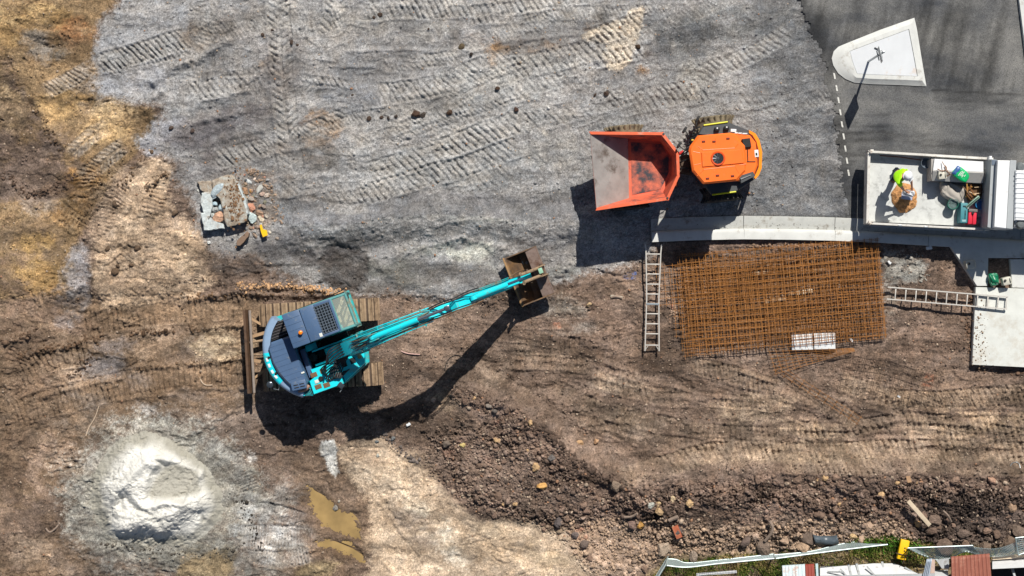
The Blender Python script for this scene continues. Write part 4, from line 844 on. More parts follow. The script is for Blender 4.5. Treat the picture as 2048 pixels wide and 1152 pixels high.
mb = MB(HM); mb.prism([(-.5,-.66),(.95,-.66),(.95,.12),(-.5,.12)], 1.16, 1.22); mb.box((.2,-.5,1.3), (.7,.1,.25), .02); mb.box((-.1,0,1.32), (.4,.18,.28), .03); mb.lathe([(0,1.5),(.13,1.5),(.15,1.2)], 16, (-.25,-.3,0)); mb.build('swing_gear', dark, exc)
# counterweight: thick curved ring at the rear
def ringseg(a0, a1, r0, r1, z0, z1, m, name, n=16, bev=.05, par=exc, rr=None):
    mb = MB(HM); prof = [(r0,z0),(r1-bev,z0),(r1,z0+bev),(r1,z1-bev*1.6),(r1-bev,z1-bev*.4),(r1-bev*2,z1),(r0,z1)]; k = len(prof); vs = []; fs = []
    for i in range(n+1):
        a = R(a0+(a1-a0)*i/n)
        for r, z in prof: vs.append((r*math.cos(a), max(-1.39, min(1.31, r*math.sin(a))), z))
    for i in range(n):
        for j in range(k): fs.append((i*k+j, i*k+(j+1) % k, (i+1)*k+(j+1) % k, (i+1)*k+j))
    fs += [tuple(range(k)), tuple(range(n*k, (n+1)*k))]
    return mb.add(vs, fs).build(name, m, par, ang=45)
cw = ringseg(126, 236, 1.36, 1.60, 1.0, 2.12, cwm, 'counterweight', 30)
ringseg(168, 207, 1.40, 1.607, 1.05, 2.127, teal, 'painted_band', 12, par=cw)
mb = MB(HM)
for a in (176, 183, 191, 198): mb.box((1.50*math.cos(R(a)), 1.50*math.sin(R(a)), 2.132), (.07,.11,.008), .002, R(a))
mb.build('lettering', mat('white_decal', (225,230,230), .6), cw)
mb = MB(HM)
for a in (174, 195): mb = MB(HM); mb.lathe([(0,2.16),(.035,2.16),(.045,2.13),(.045,2.11)], 12, (1.44*math.cos(R(a)), 1.44*math.sin(R(a)), 0)); mb.build('lifting_eye', dark, cw)
# rear mirror on its bracket
mb = MB(HM); mb.tube([(-1.42,-.72,1.8),(-1.52,-.86,1.92),(-1.64,-.78,1.95)], .012, 6); o_ = mb.build('mirror_arm', galv, exc)
mb = MB(HM); mb.lathe([(0,-.02),(.09,-.015),(.10,.01),(.07,.03),(0,.035)], 20, (-1.70,-.62,1.96)); mb.build('mirror', mat('mirror_dark', (80,88,96), .2, .5), o_)
# engine hood, shroud with ribs
hood = [(-1.34,-.30),(-1.40,.05),(-1.36,.45),(-1.22,.62),(-.60,.62),(-.60,-1.00),(-.78,-1.10),(-1.00,-1.06),(-1.16,-.86)]
hood = [(-1.36,.0),(-1.33,.42),(-1.20,.56),(-.58,.56),(-.56,-.92),(-.66,-1.06),(-.86,-1.10),(-1.02,-.98),(-1.20,-.66),(-1.32,-.34)]
mb = MB(HM); mb.prism(hood, 1.16, 2.28, .06); hd = mb.build('engine_hood', slate, exc, ang=30)
for k in range(9):
    y = .42-.16*k
    x0_ = -1.30 if y > -.3 else -1.30+(-.3-y)*.42
    mb = MB(HM); mb.box(((x0_-.64)/2, y, 2.282), (-.64-x0_, .012, .012), .003); mb.build('rib', slate, hd)
mb = MB(HM); mb.box((-.84,-.93,2.30), (.46,.28,.10), .04, R(-8)); o_ = mb.build('intake_cover', slate, hd)
for (x, y) in ((-.92,-.90),(-.74,-.92),(-.92,-.98),(-.74,-1.0)):
    mb = MB(HM); mb.box((x, y, 2.354), (.14,.028,.012), .003, R(-8)); mb.build('slot', black, o_)
mb = MB(HM); mb.box((-.60,-.62,2.295), (.10,.05,.02), .004); mb.build('warning_decal', mat('decal_cream', (220,222,214), .6), hd)
# grille at the rear left corner
mb = MB(HM); mb.prism([(-1.20,.60),(-1.00,.96),(-.62,1.12),(-.60,.60)], 1.16, 2.02); gl = mb.build('side_grille', black, exc)
for k in range(6):
    y = .66+.08*k; mb = MB(HM); mb.box((-.88+.02*k, y, 2.04), (.60-.07*k,.014,.03), .004); mb.build('slat', mat('grille_slat', (120,116,120), .5, .3), gl)
# middle well between hood and boom
mb = MB(HM); mb.box((-.45,-.4,1.5), (.16,.9,.7), .04); mb.build('bulkhead', slate, exc)
mb = MB(HM); mb.box((-.2,.02,1.45), (.35,.2,.06), .02); mb.box((.2,-.55,1.40),(.9,.06,.5),.01); mb.box((.35,-.12,1.40),(1.1,.05,.6),.01); mb.build('boom_bracket', teal, exc)
# right-hand deck: tank covers, step, louvres
mb = MB(HM); mb.prism([(-.56,-.94),(-.56,-1.36),(.40,-1.36),(.40,-.62),(-.40,-.62),(-.40,-.88)], 1.16, 1.90, .02); rd_ = mb.build('right_cowling', teal, exc)
mb = MB(HM); mb.prism([(.42,-1.34),(1.18,-1.00),(1.30,-.68),(.42,-.62)], 1.16, 1.60, .02); rf = mb.build('front_tank', teal, exc)
mb = MB(HM); mb.prism([(-.60,-1.08),(-.60,-1.37),(-1.0,-1.24),(-1.16,-1.0),(-.98,-1.02),(-.86,-1.14)], 1.10, 2.06, .015); mb.build('rear_cowling', teal, exc)
for (x, y, a, b_) in ((.58,-.80,.16,.20),(.86,-.80,.16,.18)):
    mb = MB(HM); mb.box((x, y, 1.603), (a,b_,.012), .004); mb.build('access_hole', dark, rf)
mb = MB(HM); mb.lathe([(0,1.66),(.06,1.66),(.07,1.60)], 14, (1.10,-.76,0)); mb.build('filler_cap', mat('gold_cap', (170,160,110), .5), rf)
mb = MB(HM); mb.tube([(.44,-1.30,1.66),(1.18,-.98,1.66),(1.32,-.66,1.66)], .012, 6); mb.build('rail', teal, rf)
for k in range(7):
    mb = MB(HM); mb.box((-.78+.035*k, -1.25+.0*k, 2.066), (.022,.20,.012), .003); mb.build('louvre', black, rd_)
for (x, y) in ((-.36,-1.18),(-.10,-1.22),(-.36,-.80),(-.05,-.78)):
    mb = MB(HM); mb.box((x, y, 1.906), (.20,.14,.012), .004); mb.build('grip_plate', mat('grip_brown', (120,92,66), .85, var=.2, vscale=20, bump=.4), rd_)
mb = MB(HM); mb.lathe([(0,1.96),(.06,1.96),(.075,1.94),(.075,1.90)], 16, (-.20,-.98,0)); mb.build('filler_cap', dark, rd_)
mb = MB(HM); mb.box((-.34,-1.02,1.912), (.13,.10,.02), .004); mb.build('warning_decal', mat('decal_cream', (220,222,214), .6), rd_)
mb = MB(HM); mb.tube([(-.94,-1.12,2.10),(-.80,-1.13,2.15),(-.66,-1.10,2.19),(-.58,-1.05,2.17)], [.035,.05,.06,.065], 12, smooth_pts=3); mb.build('exhaust_pipe', mat('rusted_exhaust', (170,140,124), .6, .4, var=.2, bump=.2), exc)
# second mirror at the right edge
mb = MB(HM); mb.tube([(.30,-1.36,1.7),(.28,-1.50,1.85),(.20,-1.56,1.9)], .012, 6); o_ = mb.build('mirror_arm', galv, exc)
mb = MB(HM); mb.box((.30,-1.38,1.9), (.16,.19,.05), .02, R(30)); mb.build('mirror', mat('mirror_dark', (80,88,96), .2, .5), o_)
# cab
cab = [(.12,.16),(1.42,.16),(1.44,.30),(1.44,1.10),(1.40,1.18),(.0,1.18),(.0,.16)]
mb = MB(HM); mb.box((.40,.67,1.45), (1.9,1.02,.66), .05); cb = mb.build('cab_body', teald, exc)
mb = MB(HM)
for y in (.18, 1.16):
    mb.tube([(-.52,y,1.5),(-.52,y,2.72),(.98,y,2.78),(1.40,y,2.62),(1.46,y,1.6)], .042, 8)
mb.tube([(1.42,.18,2.62),(1.42,1.16,2.62)], .045, 8); mb.tube([(.98,.18,2.80),(.98,1.16,2.80)], .03, 8); mb.build('cab_frame', mat('cab_frame_paint', (86,150,150), .45, var=.1, dirt=.3, dirtc=(120,126,110), dscale=5), cb)
mb = MB(HM); mb.box((1.2,.67,1.80), (.46,.94,.03), .004); mb.box((.75,.67,1.85), (.5,.55,.12), .05); mb.box((.52,.67,2.2), (.14,.5,.6), .05)
mb.tube([(1.28,.55,1.8),(1.30,.55,2.3)], .03, 6); mb.tube([(1.28,.82,1.8),(1.30,.82,2.3)], .03, 6); mb.box((1.22,.4,1.85),(.16,.1,.05),.01); mb.box((1.22,.95,1.85),(.2,.12,.05),.01); mb.build('cab_interior', mat('cab_interior', (150,146,116), .8, var=.3, vscale=9, bump=.3, dirt=.4, dirtc=(60,56,48), dscale=7), cb)
mb = MB(HM); mb.quad((1.40,.22,2.63),(1.44,.22,1.75),(1.44,1.12,1.75),(1.40,1.12,2.63), .006); mb.quad((.99,.22,2.79),(1.38,.22,2.64),(1.38,1.12,2.64),(.99,1.12,2.79), .006); mb.build('windscreen', cabglass, cb)
for y in (.17, 1.175):
    mb = MB(HM); mb.box((.5,y,2.15), (1.5,.012,.8), .003); mb.build('side_window', glass, cb)
mb = MB(HM); mb.box((-.28,.67,2.76), (.54,1.06,.16), .035); rfh = mb.build('roof_hatch', slate, cb)
for k in range(5):
    mb = MB(HM); mb.box((-.28, .30+.18*k, 2.843), (.48,.012,.012), .003); mb.build('rib', slate, rfh)
mb = MB(HM); mb.box((.22,.67,2.77), (.44,1.04,.13), .03); mb.box((.94,.67,2.79),(.09,1.0,.08),.02); mb.box((.68,.20,2.79),(.50,.08,.08),.02); mb.box((.68,1.14,2.79),(.50,.08,.08),.02); rf2 = mb.build('cab_roof', slate, cb)
mb = MB(HM); mb.box((.66,.67,2.765), (.52,.88,.02), .004); mb.build('skylight', mat('skylight_glass', (58,66,72), .15, spec=.6, var=.3, vscale=2, dirt=.2, dirtc=(110,110,96), dscale=3), rf2)
for k in range(6):
    mb = MB(HM); mb.tube([(.44+.085*k,.24,2.84),(.44+.085*k,1.10,2.84)], .011, 6); mb.build('guard_bar', mat('guard_steel', (96,108,122), .5, .3), rf2)
for k in range(11):
    mb = MB(HM); mb.tube([(.42,.26+.083*k,2.85),(.90,.26+.083*k,2.85)], .009, 6); mb.build('guard_bar', mat('guard_steel', (96,108,122), .5, .3), rf2)
mb = MB(HM); mb.box((.36,.25,2.842), (.09,.11,.006), .002); mb.build('roof_decal', mat('decal_cream', (220,222,214), .6), rf2)
mb = MB(HM); mb.lathe([(0,2.98),(.03,2.978),(.055,2.965),(.065,2.93),(.068,2.84)], 18, (-.18,.52,0)); mb.build('beacon', orange_l, rfh)
mb = MB(HM); mb.tube([(.7,1.24,2.1),(1.35,1.30,2.3),(1.52,1.36,2.35)], .014, 6); mb.tube([(-.4,1.22,1.85),(1.35,1.24,1.86)], .018, 8); o_ = mb.build('hand_rail', black, cb)
mb = MB(HM); mb.box((1.60,1.40,2.35), (.06,.20,.26), .02, R(25)); mb.build('mirror', black, o_)
# boom, arm, bucket in the plane v = BV
BVc = -.40
BM = HM @ T(.15, BVc, 0) @ Rz(1.6)
def beam(name, pts, hs, ws, m, par, M=BM, off=0):
    """box section beam along (u,z) points with heights and widths"""
    mb = MB(M); vs = []; fs = []; n = len(pts)
    for i in range(n):
        a = Vector(pts[max(i-1, 0)]); b_ = Vector(pts[min(i+1, n-1)]); d = (b_-a).normalized(); nn = Vector((-d.y, d.x))
        if nn.y < 0: nn = -nn
        h, w_ = hs[i]/2, ws[i]/2; c = Vector(pts[i])
        for sy, sn in ((-1,-1),(1,-1),(1,1),(-1,1)): q = c+nn*h*sn; vs.append((q.x, off+sy*w_, q.y))
    for i in range(n-1):
        for k in range(4): fs.append((i*4+k, i*4+(k+1) % 4, i*4+4+(k+1) % 4, i*4+4+k))
    fs += [(0,1,2,3), tuple(range(n*4-4, n*4))]
    return mb.add(vs, fs).build(name, m, par, ang=20)
B = [(.12,1.50),(.55,2.15),(1.15,2.95),(1.85,3.62),(2.35,3.86),(2.9,3.92),(3.6,3.80),(4.45,3.55)]
boom = beam('boom', B, [.26,.44,.52,.58,.58,.50,.40,.28], [.44,.42,.38,.34,.33,.32,.30,.28], teal, exc)
# boom hoist cylinders each side
for sg in (1, -1):
    mb = MB(BM); mb.cyl((.62,sg*.25,1.35), (1.35,sg*.25,2.35), .075, 14); cy = mb.build('boom_cylinder', teald, boom)
    mb = MB(BM); mb.cyl((1.30,sg*.25,2.30), (1.95,sg*.24,3.25), .042, 12); mb.build('rod', chrome, cy)
# arm cylinder on the boom's back
mb = MB(BM); mb.cyl((1.75,0,4.02), (3.15,0,4.34), .085, 16); mb.lathe([(0,-.05),(.1,-.05),(.1,.05),(0,.05)], 14, (1.72,0,4.0), 'Y'); cy = mb.build('arm_cylinder', teal, boom)
mb = MB(BM); mb.cyl((3.10,0,4.33), (4.02,0,4.30), .046, 12); mb.box((4.05,0,4.3), (.16,.14,.14), .03); mb.build('rod', chrome, cy)
mb = MB(BM)
for sg in (1, -1): mb.box((1.75,sg*.09,3.98), (.3,.03,.26), .01)
mb.build('cylinder_lug', teald, boom)
# steel pipes clamped on the boom, then hoses
pipe_y = [-.20,-.15,-.25,.11,.16,.21,.26,.05,-.09]
for i, y in enumerate(pipe_y):
    lft = .33 if abs(y) < .17 else .25
    mb = MB(BM); mb.tube([(.75,y,2.45+.27),(1.2,y,3.02+lft),(1.85,y*.95,3.64+lft),(2.4,y*.9,3.87+lft),(2.95,y*.85,3.93+lft-.02),(3.55,y*.8,3.82+lft-.06)], .017, 8, smooth_pts=4); mb.build('pipe', teal if i % 2 == 0 else teald, boom)
for u, z in ((1.25,3.36),(1.95,3.95),(2.65,4.16),(3.3,4.10)):
    mb = MB(BM); mb.box((u,0,z), (.05,.54,.035), .01); mb.build('pipe_clamp', teald, boom)
for i, y in enumerate((-.15,-.10,.13,.18)):
    mb = MB(BM); mb.tube([(3.5,y,4.02),(3.9,y*1.2,4.22),(4.3,y*1.1,4.42),(4.75,y*1.3,4.15),(5.1,y*1.2,3.78)], .018, 8, smooth_pts=5); mb.build('hose', hosem if i else mat('brown_hose', (110,84,60), .6), boom)
for i, y in enumerate((-.12,-.04,.05,.13,.2)):
    mb = MB(BM); mb.tube([(-.35+.03*i,-.35-.05*i,1.8),(-.1,-.25-.04*i,2.15+.05*i),(.2,y-.12,2.5+.03*i),(.5,y-.03,2.60),(.8,y,2.75)], .021, 8, smooth_pts=5); mb.build('hose', hosem, boom)
mb = MB(BM); mb.box((.72,0,2.62), (.14,.42,.10), .02); mb.build('pipe_manifold', teal, boom)
for i in range(9):
    y0 = -.16+.04*i; rd = random.Random(70+i); l = []
    for u_, z_ in ((1.0,3.22),(1.5,3.66),(2.0,4.02),(2.5,4.16),(3.0,4.20),(3.5,4.10)): l.append((u_+rd.uniform(-.06,.06), y0+rd.uniform(-.05,.05), z_+rd.uniform(-.02,.05)))
    mb = MB(BM); mb.tube(l, .013, 6, smooth_pts=4); mb.build('hose', hosem if i % 3 else mat('rusty_pipe', (120,100,78), .7), boom)
for i in range(7):
    rd = random.Random(90+i); mb = MB(HM); a = (.55+.06*i, -.75-.02*i); mb.tube([(a[0], -.55, 2.0), (a[0]-.25, -.75, 2.12-.05*i), (a[0]-.55, -.95-.03*i, 2.02), (a[0]-.45+rd.uniform(-.1,.1), -1.12, 1.95), (a[0]-.2, -1.0, 1.92)], .02, 7, smooth_pts=5); mb.build('hose', hosem, exc)
# boom lamp
mb = MB(BM); mb.box((2.2,.22,3.95), (.12,.12,.14), .03); mb.build('work_lamp', black, boom)
# arm
pinA = Vector((4.42, 3.58)); tip = Vector((6.62, 1.02)); dA = (tip-pinA).normalized(); nA = Vector((dA.y*-1, dA.x));
if nA.x < 0: nA = -nA
A = [pinA-dA*.62+nA*.30, pinA-dA*.25+nA*.24, pinA+dA*.1+nA*.12, pinA+dA*.9+nA*.08, pinA+dA*2.0+nA*.04, tip]
arm = beam('arm', [tuple(p) for p in A], [.22,.40,.50,.42,.30,.22], [.30,.32,.31,.28,.25,.22], teal, exc)
def along(t, nrm, y=0): q = pinA+dA*t+nA*nrm; return (q.x, y, q.y)
mb = MB(BM); mb.cyl(along(.15,.50), along(1.75,.42), .078, 16); mb.lathe([(0,-.06),(.1,-.06),(.1,.06),(0,.06)], 14, along(.1,.5), 'Y'); cy = mb.build('bucket_cylinder', teal, arm)
mb = MB(BM); mb.cyl(along(1.72,.42), along(2.62,.38), .04, 12); mb.build('rod', mat('blued_rod', (96,132,170), .25, .7), cy)
for y in (-.14, .14, .18):
    mb = MB(BM); mb.tube([along(.3,.34,y), along(1.0,.32,y), along(1.7,.27,y), along(2.2,.22,y)], .014, 6, smooth_pts=3); mb.build('pipe', teald, arm)
mb = MB(BM); mb.tube([along(2.2,.22,.16), along(2.5,.36,.24), along(2.9,.32,.22), along(3.1,.1,.2)], .018, 8, smooth_pts=5); mb.build('hose', mat('brown_hose', (110,84,60), .6), arm)
mb = MB(BM); mb.box(along(.32,.36,-.18), (.1,.06,.12), .02); mb.build('work_lamp', black, arm)
# linkage
for sg in (1, -1):
    mb = MB(BM); mb.tube([along(2.60,.38,sg*.16), along(3.02,.02,sg*.16)], .045, 8); mb.build('link', mud, arm)
    mb = MB(BM); mb.tube([along(2.60,.38,sg*.12), (7.02, sg*.12, 1.02)], .05, 8); mb.build('link', mud, arm)
# bucket: wide mud bucket, mouth up and toward the machine
bst = mat('bucket_steel', (112,92,76), .55, .45, var=.3, vscale=4, bump=.3, dirt=.45, dirtc=(150,116,80), dscale=3)
bin_ = mat('bucket_inside', (74,62,56), .6, .4, var=.3, vscale=4, bump=.4, dirt=.5, dirtc=(150,112,70), dscale=2.5)
bw = .78; bu0 = 6.62
bp_ = [(-.50,.62),(-.50,.58),(-.30,.30),(-.05,.12),(.22,.10),(.42,.22),(.52,.42),(.56,.66)]   # outer skin from lip round to hinge side (u,z)
bi_ = [(.52,.66),(.48,.43),(.39,.26),(.21,.145),(-.04,.165),(-.27,.33),(-.46,.62)]
BO = T(bu0, 0, 0)
pr = bp_+bi_; n = len(pr)
mb = MB(BM @ BO); vs = [(p[0], y, p[1]) for y in (-bw, bw) for p in pr]
fs = [(i, (i+1) % n, n+(i+1) % n, n+i) for i in range(n)]
# triangulate the ring ends as quads between outer and inner
k = len(bp_); m_ = len(bi_)
mb.add(vs, fs); bucket = mb.build('bucket', bst, exc, ang=28)
for sg in (1, -1):
    mb = MB(BM @ BO @ T(0, sg*bw, 0)); vs = [(p[0], y, p[1]) for y in (-.018, .018) for p in bp_]; kk = len(bp_)
    mb.add(vs, [tuple(range(kk)), tuple(range(kk, 2*kk))]+[(i, (i+1) % kk, kk+(i+1) % kk, kk+i) for i in range(kk)]); mb.build('side_plate', bst, bucket)
mb = MB(BM @ BO); mb.box((-.52,0,.60), (.07,2*bw+.06,.035), .006, None); mb.build('lip', mat('bucket_lip', (158,124,84), .6, .3, var=.2, bump=.2), bucket)
mb = MB(BM @ BO); mb.quad((.18,-bw+.02,.60),(.56,-bw+.02,.665),(.56,bw-.02,.665),(.18,bw-.02,.60), .02); mb.build('top_plate', mat('bucket_plate', (152,132,122), .5, .5, var=.2, vscale=5, bump=.2, dirt=.35, dirtc=(110,80,66), dscale=3), bucket)
for sg in (1, -1):
    mb = MB(BM @ BO @ T(0, sg*.15, 0)); e_ = [(-.16,.92),(-.10,1.1),(.12,1.12),(.50,1.16),(.60,.95),(.58,.60),(.30,.62)]
    vs = [(p[0], y, p[1]) for y in (-.02, .02) for p in e_]; kk = len(e_)
    mb.add(vs, [tuple(range(kk)), tuple(range(kk, 2*kk))]+[(i, (i+1) % kk, kk+(i+1) % kk, kk+i) for i in range(kk)]); mb.build('hinge_ear', mud, bucket)
mb = MB(BM @ BO); mb.cyl((.02,-.22,1.02), (.02,.22,1.02), .045); mb.cyl((.46,-.22,1.04), (.46,.22,1.04), .045); mb.build('pin', mudd, bucket)
mb = MB(BM @ BO); mb.box((.40,.02,1.20), (.13,.17,.05), .015); mb.build('hitch_box', mat('pale_green_box', (150,196,170), .6), bucket)
# ---------------------------------------------------------------- dumper
def pxm(mb_root):   # builder whose input are world points, stored relative to the root
    return MB(T(*(-Vector(mb_root))))
def px_prism(mb, poly, z0, z1, inset=0.0):
    zz = z1 if not isinstance(z1, list) else None
    pts = [tuple(P(x, y, zz if zz is not None else z1[i])[:2]) for i, (x, y) in enumerate(poly)]
    return mb.prism(pts, z0, z1, inset)
dorg = mat('orange_paint', (255,116,32), .4, var=.06, vscale=3, bump=.05, dirt=.16, dirtc=(226,124,66), dscale=5, coat=.35, k=.9)
dyel = mat('amber_yellow_paint', (255,150,24), .35, var=.05, vscale=3, bump=.04, dirt=.05, dirtc=(200,130,60), coat=.3, k=.9)
skipm = mat('skip_orange_paint', (228,104,66), .55, var=.10, vscale=4, bump=.12, dirt=.22, dirtc=(206,150,128), dscale=3.5, k=.9)
skipin = mat('worn_skip_inside', (226,110,80), .6, var=.14, vscale=4, bump=.15, dirt=.36, dirtc=(66,66,68), dscale=1.9, k=.85)
skst = mat('scoured_steel', (176,172,168), .45, .35, var=.22, vscale=2.2, bump=.12, bscale=30, dirt=.28, dirtc=(100,88,78), dscale=1.6)
fend = mat('dark_grey_plastic', (74,78,82), .6, var=.15, vscale=4, bump=.1, dirt=.15, dirtc=(120,108,92), dscale=5)
tyrem = mat('muddy_tyre', (128,116,94), .9, var=.25, vscale=6, bump=.4, dirt=.4, dirtc=(74,68,60), dscale=5)
tyred = mat('black_tyre', (48,48,50), .85, var=.25, vscale=6, bump=.3, dirt=.3, dirtc=(96,88,74), dscale=5)
du0 = P(1350, 330, 0); dump = empty('site_dumper', du0, 'orange articulated site dumper with an empty skip, parked on the grey pad', 'dumper')
rim = [(1180,263),(1326,264.5),(1358,305),(1359.5,352),(1337,400),(1193,421)]
rz = [1.98,2.12,2.16,2.16,2.12,1.98]
cx_, cy_ = 1270, 335
inn = []
for (x, y), z in zip(rim, rz):
    d = Vector((cx_-x, cy_-y)).normalized()*6; inn.append((x+d.x, y+d.y))
inn[0] = (1181.5,268.5); inn[5] = (1194,415.5)
bot = [(1256,277),(1320,283),(1343,314),(1342,350),(1326,384),(1258,396)]
bz = [1.2]*6
mb = pxm(du0); vs = [P(*p, z) for p, z in zip(rim, rz)]+[P(*p, z) for p, z in zip(inn, rz)]+[P(*p, z) for p, z in zip(bot, bz)]
fs = []
for i in range(6):
    j = (i+1) % 6
    if i != 5: fs.append((i, j, 6+j, 6+i))                       # rim (open at the discharge end)
for i in range(1, 4): fs.append((6+i, 6+i+1, 12+i+1, 12+i))
fs += [(6,7,13,12), (10,11,17,16)]
fs.append((12,13,14,15,16,17))
# outer shell
ob = len(vs); vs += [P(*p, 1.16) for p in [(1250,273),(1322,277),(1348,312),(1347,352),(1330,390),(1254,402)]]
for i in range(5): fs.append((i, ob+i, ob+i+1, i+1))
fs.append((ob, ob+5, 5, 0)); fs.append(tuple(range(ob, ob+6)))
mb.add(vs, fs); sk = mb.build('skip', skipin, dump, smooth=False)
mb = pxm(du0); 
ch = [P(1180.5,264,1.985), P(1193.5,420,1.985), P(1258,396,1.212), P(1256,277,1.212)]
mb.quad(*ch, .02); mb.build('chute_floor', skst, sk, smooth=False)
mb = pxm(du0); px_prism(mb, [(1262,284),(1322,288),(1338,314),(1337,346),(1322,378),(1264,390)], 1.2, 1.214); mb.build('floor_wear_plate', mat('worn_black_on_orange', (212,112,84), .6, var=.14, vscale=5, bump=.2, dirt=.66, dirtc=(54,58,66), dscale=1.7), sk, smooth=False)
for i in range(5):
    a, b_ = P(*rim[i], rz[i]+.02), P(*rim[i+1], rz[i+1]+.02); d = (b_-a).normalized(); c1 = Vector((cx_-rim[i][0], -(cy_-rim[i][1]), 0)).normalized()
    nn2 = Vector((-d.y, d.x, 0)); nn2 = nn2 if nn2.dot(P(cx_, cy_, 2)-a) > 0 else -nn2
    ex_ = .03
    mb = pxm(du0); mb.add([a-d*ex_, b_+d*ex_, b_+d*(-.03)+nn2*.085, a+d*.03+nn2*.085, a-d*ex_-Vector((0,0,.09)), b_+d*ex_-Vector((0,0,.09)), b_-d*.03+nn2*.085-Vector((0,0,.09)), a+d*.03+nn2*.085-Vector((0,0,.09))], [(0,1,2,3),(4,7,6,5),(0,4,5,1),(1,5,6,2),(2,6,7,3),(3,7,4,0)]); mb.build('rim_bar', skipm, sk)
for i, (x, y) in enumerate(((1327,268),(1352,304),(1335,396))):
    mb = pxm(du0); q = P(x, y, 2.15); mb.lathe([(0,.02),(.03,.02),(.035,0)], 10, q); mb.build('rim_bolt', mat('dark_steel', (70,72,74), .6, .4), sk)
def wheel(parent, c, ax, rad, wid, m, lug=22):
    """tyre with chevron lugs, its axle along ax"""
    ax = ax.normalized(); e1 = Vector((-ax.y, ax.x, 0)); M = Matrix(((e1.x, ax.x, 0, 0), (e1.y, ax.y, 0, 0), (0, 0, 1, 0), (0, 0, 0, 1)))
    mb = MB(T(*(Vector(c)-Vector(parent.location))) @ M)
    w_ = wid/2
    mb.lathe([(rad*.5,-w_*.8),(rad*.72,-w_),(rad*.9,-w_*.96),(rad*.965,-w_*.8),(rad*.975,0),(rad*.965,w_*.8),(rad*.9,w_*.96),(rad*.72,w_),(rad*.5,w_*.8)], 36, (0,0,0), 'Y')
    ty = None
    for k in range(lug):
        for sg in (1, -1):
            a = 2*math.pi*(k+(.5 if sg > 0 else 0))/lug; r_ = Matrix.Rotation(-a, 3, 'Y') @ Matrix.Rotation(sg*R(32), 3, 'Z')
            cc = Vector((math.cos(a)*rad*.985, sg*w_*.47, math.sin(a)*rad*.985)); mb.box(cc, (.05*rad/.6, w_*.98, .055*rad/.6), .008, Matrix.Rotation(-a, 3, 'Y') @ Matrix.Rotation(math.pi/2, 3, 'Y') @ Matrix.Rotation(sg*R(32), 3, 'X') )
    wh = mb.build('tyre', m, None, ang=30)
    mb = MB(T(*(Vector(c)-Vector(parent.location))) @ M); mb.lathe([(0,-.05),(rad*.2,-.06),(rad*.3,-.1),(rad*.5,-w_*.8),(rad*.52,-w_*.86),(rad*.52,w_*.86),(rad*.5,w_*.8),(rad*.3,.1),(rad*.2,.06),(0,.05)], 24, (0,0,0), 'Y')
    rimo = mb.build('wheel', mat('wheel_rim_paint', (190,190,186), .5, .2, dirt=.3), parent); wh.parent = rimo
    return rimo
axd = (P(1247,268,.6)-P(1259,404,.6))
wheel(dump, P(1248,266,.56), axd, .56, .44, tyrem); wheel(dump, P(1259,405,.56), axd, .56, .44, tyred)
axr = (P(1428,250,.6)-P(1443,389,.6))
wheel(dump, P(1427,249,.6), axr, .60, .48, tyrem); wheel(dump, P(1443,388,.6), axr, .60, .48, tyred)
mb = pxm(du0); px_prism(mb, [(1225,300),(1350,292),(1356,372),(1230,378)], .45, .92, .03); fr = mb.build('front_frame', mat('dark_orange_frame', (170,74,36), .6, dirt=.4, dirtc=(80,70,60)), dump)
mb = pxm(du0); mb.tube([P(1250,262,.6),P(1258,408,.6)], .09, 10); mb.tube([P(1430,250,.6),P(1442,388,.6)], .09, 10); mb.build('axle', mudd, dump)
# articulation between the halves
mb = pxm(du0); px_prism(mb, [(1350,316),(1392,300),(1394,350),(1352,344)], .5, 1.05, .04); mb.build('articulation_joint', mudd, dump)
for i, (a, b_, z) in enumerate(((( 1356,318),(1384,300),1.5),((1358,326),(1390,318),1.4),((1357,338),(1386,340),1.3),((1362,310),(1388,288),1.7))):
    mb = pxm(du0); mb.tube([P(*a, z), P((a[0]+b_[0])/2, (a[1]+b_[1])/2-3, z+.18), P(*b_, z)], .022, 6, smooth_pts=5); mb.build('hose', hosem, dump)
mb = pxm(du0); mb.tube([P(1357,308,1.6),P(1367,303,1.6)], .05, 8); mb.build('tip_cylinder_cap', mat('red_paint', (190,40,36), .5), dump)
# fenders and yellow edge strips
for poly, st2 in (([(1397,268),(1407,250.5),(1455.5,244),(1498,261),(1500,270),(1462,266),(1416,271)], ((1407.5,250.5),(1455.5,243.8))), ([(1405,366),(1424,390),(1472,384),(1511,357.5),(1506,342),(1474,360)], ((1424.5,389.5),(1472,383.4)))):
    mb = pxm(du0); px_prism(mb, poly, 1.22, 1.40, .03); f_ = mb.build('fender', fend, dump)
    mb = pxm(du0); a, b_ = P(*st2[0], 1.42), P(*st2[1], 1.42); mb.tube([a, b_], .026, 6); mb.build('edge_strip', mat('lime_yellow', (226,226,30), .5, var=.05, bump=0), f_)
for (x, y) in ((1434,258),(1453,256)):
    mb = pxm(du0); q = P(x, y, 1.47); mb.box(q, (.16,.12,.13), .03); mb.build('light_cluster', black, dump)
    mb = pxm(du0); mb.box(q+Vector((0,.02,.07)), (.04,.04,.01), .003); mb.build('lens', mat('decal_white', (235,236,236), .5, bump=0), dump)
mb = pxm(du0); mb.box(P(1467,261,1.42), (.17,.09,.012), .003, R(-3)); mb.build('licence_label', mat('decal_white', (235,236,236), .5, bump=0), dump)
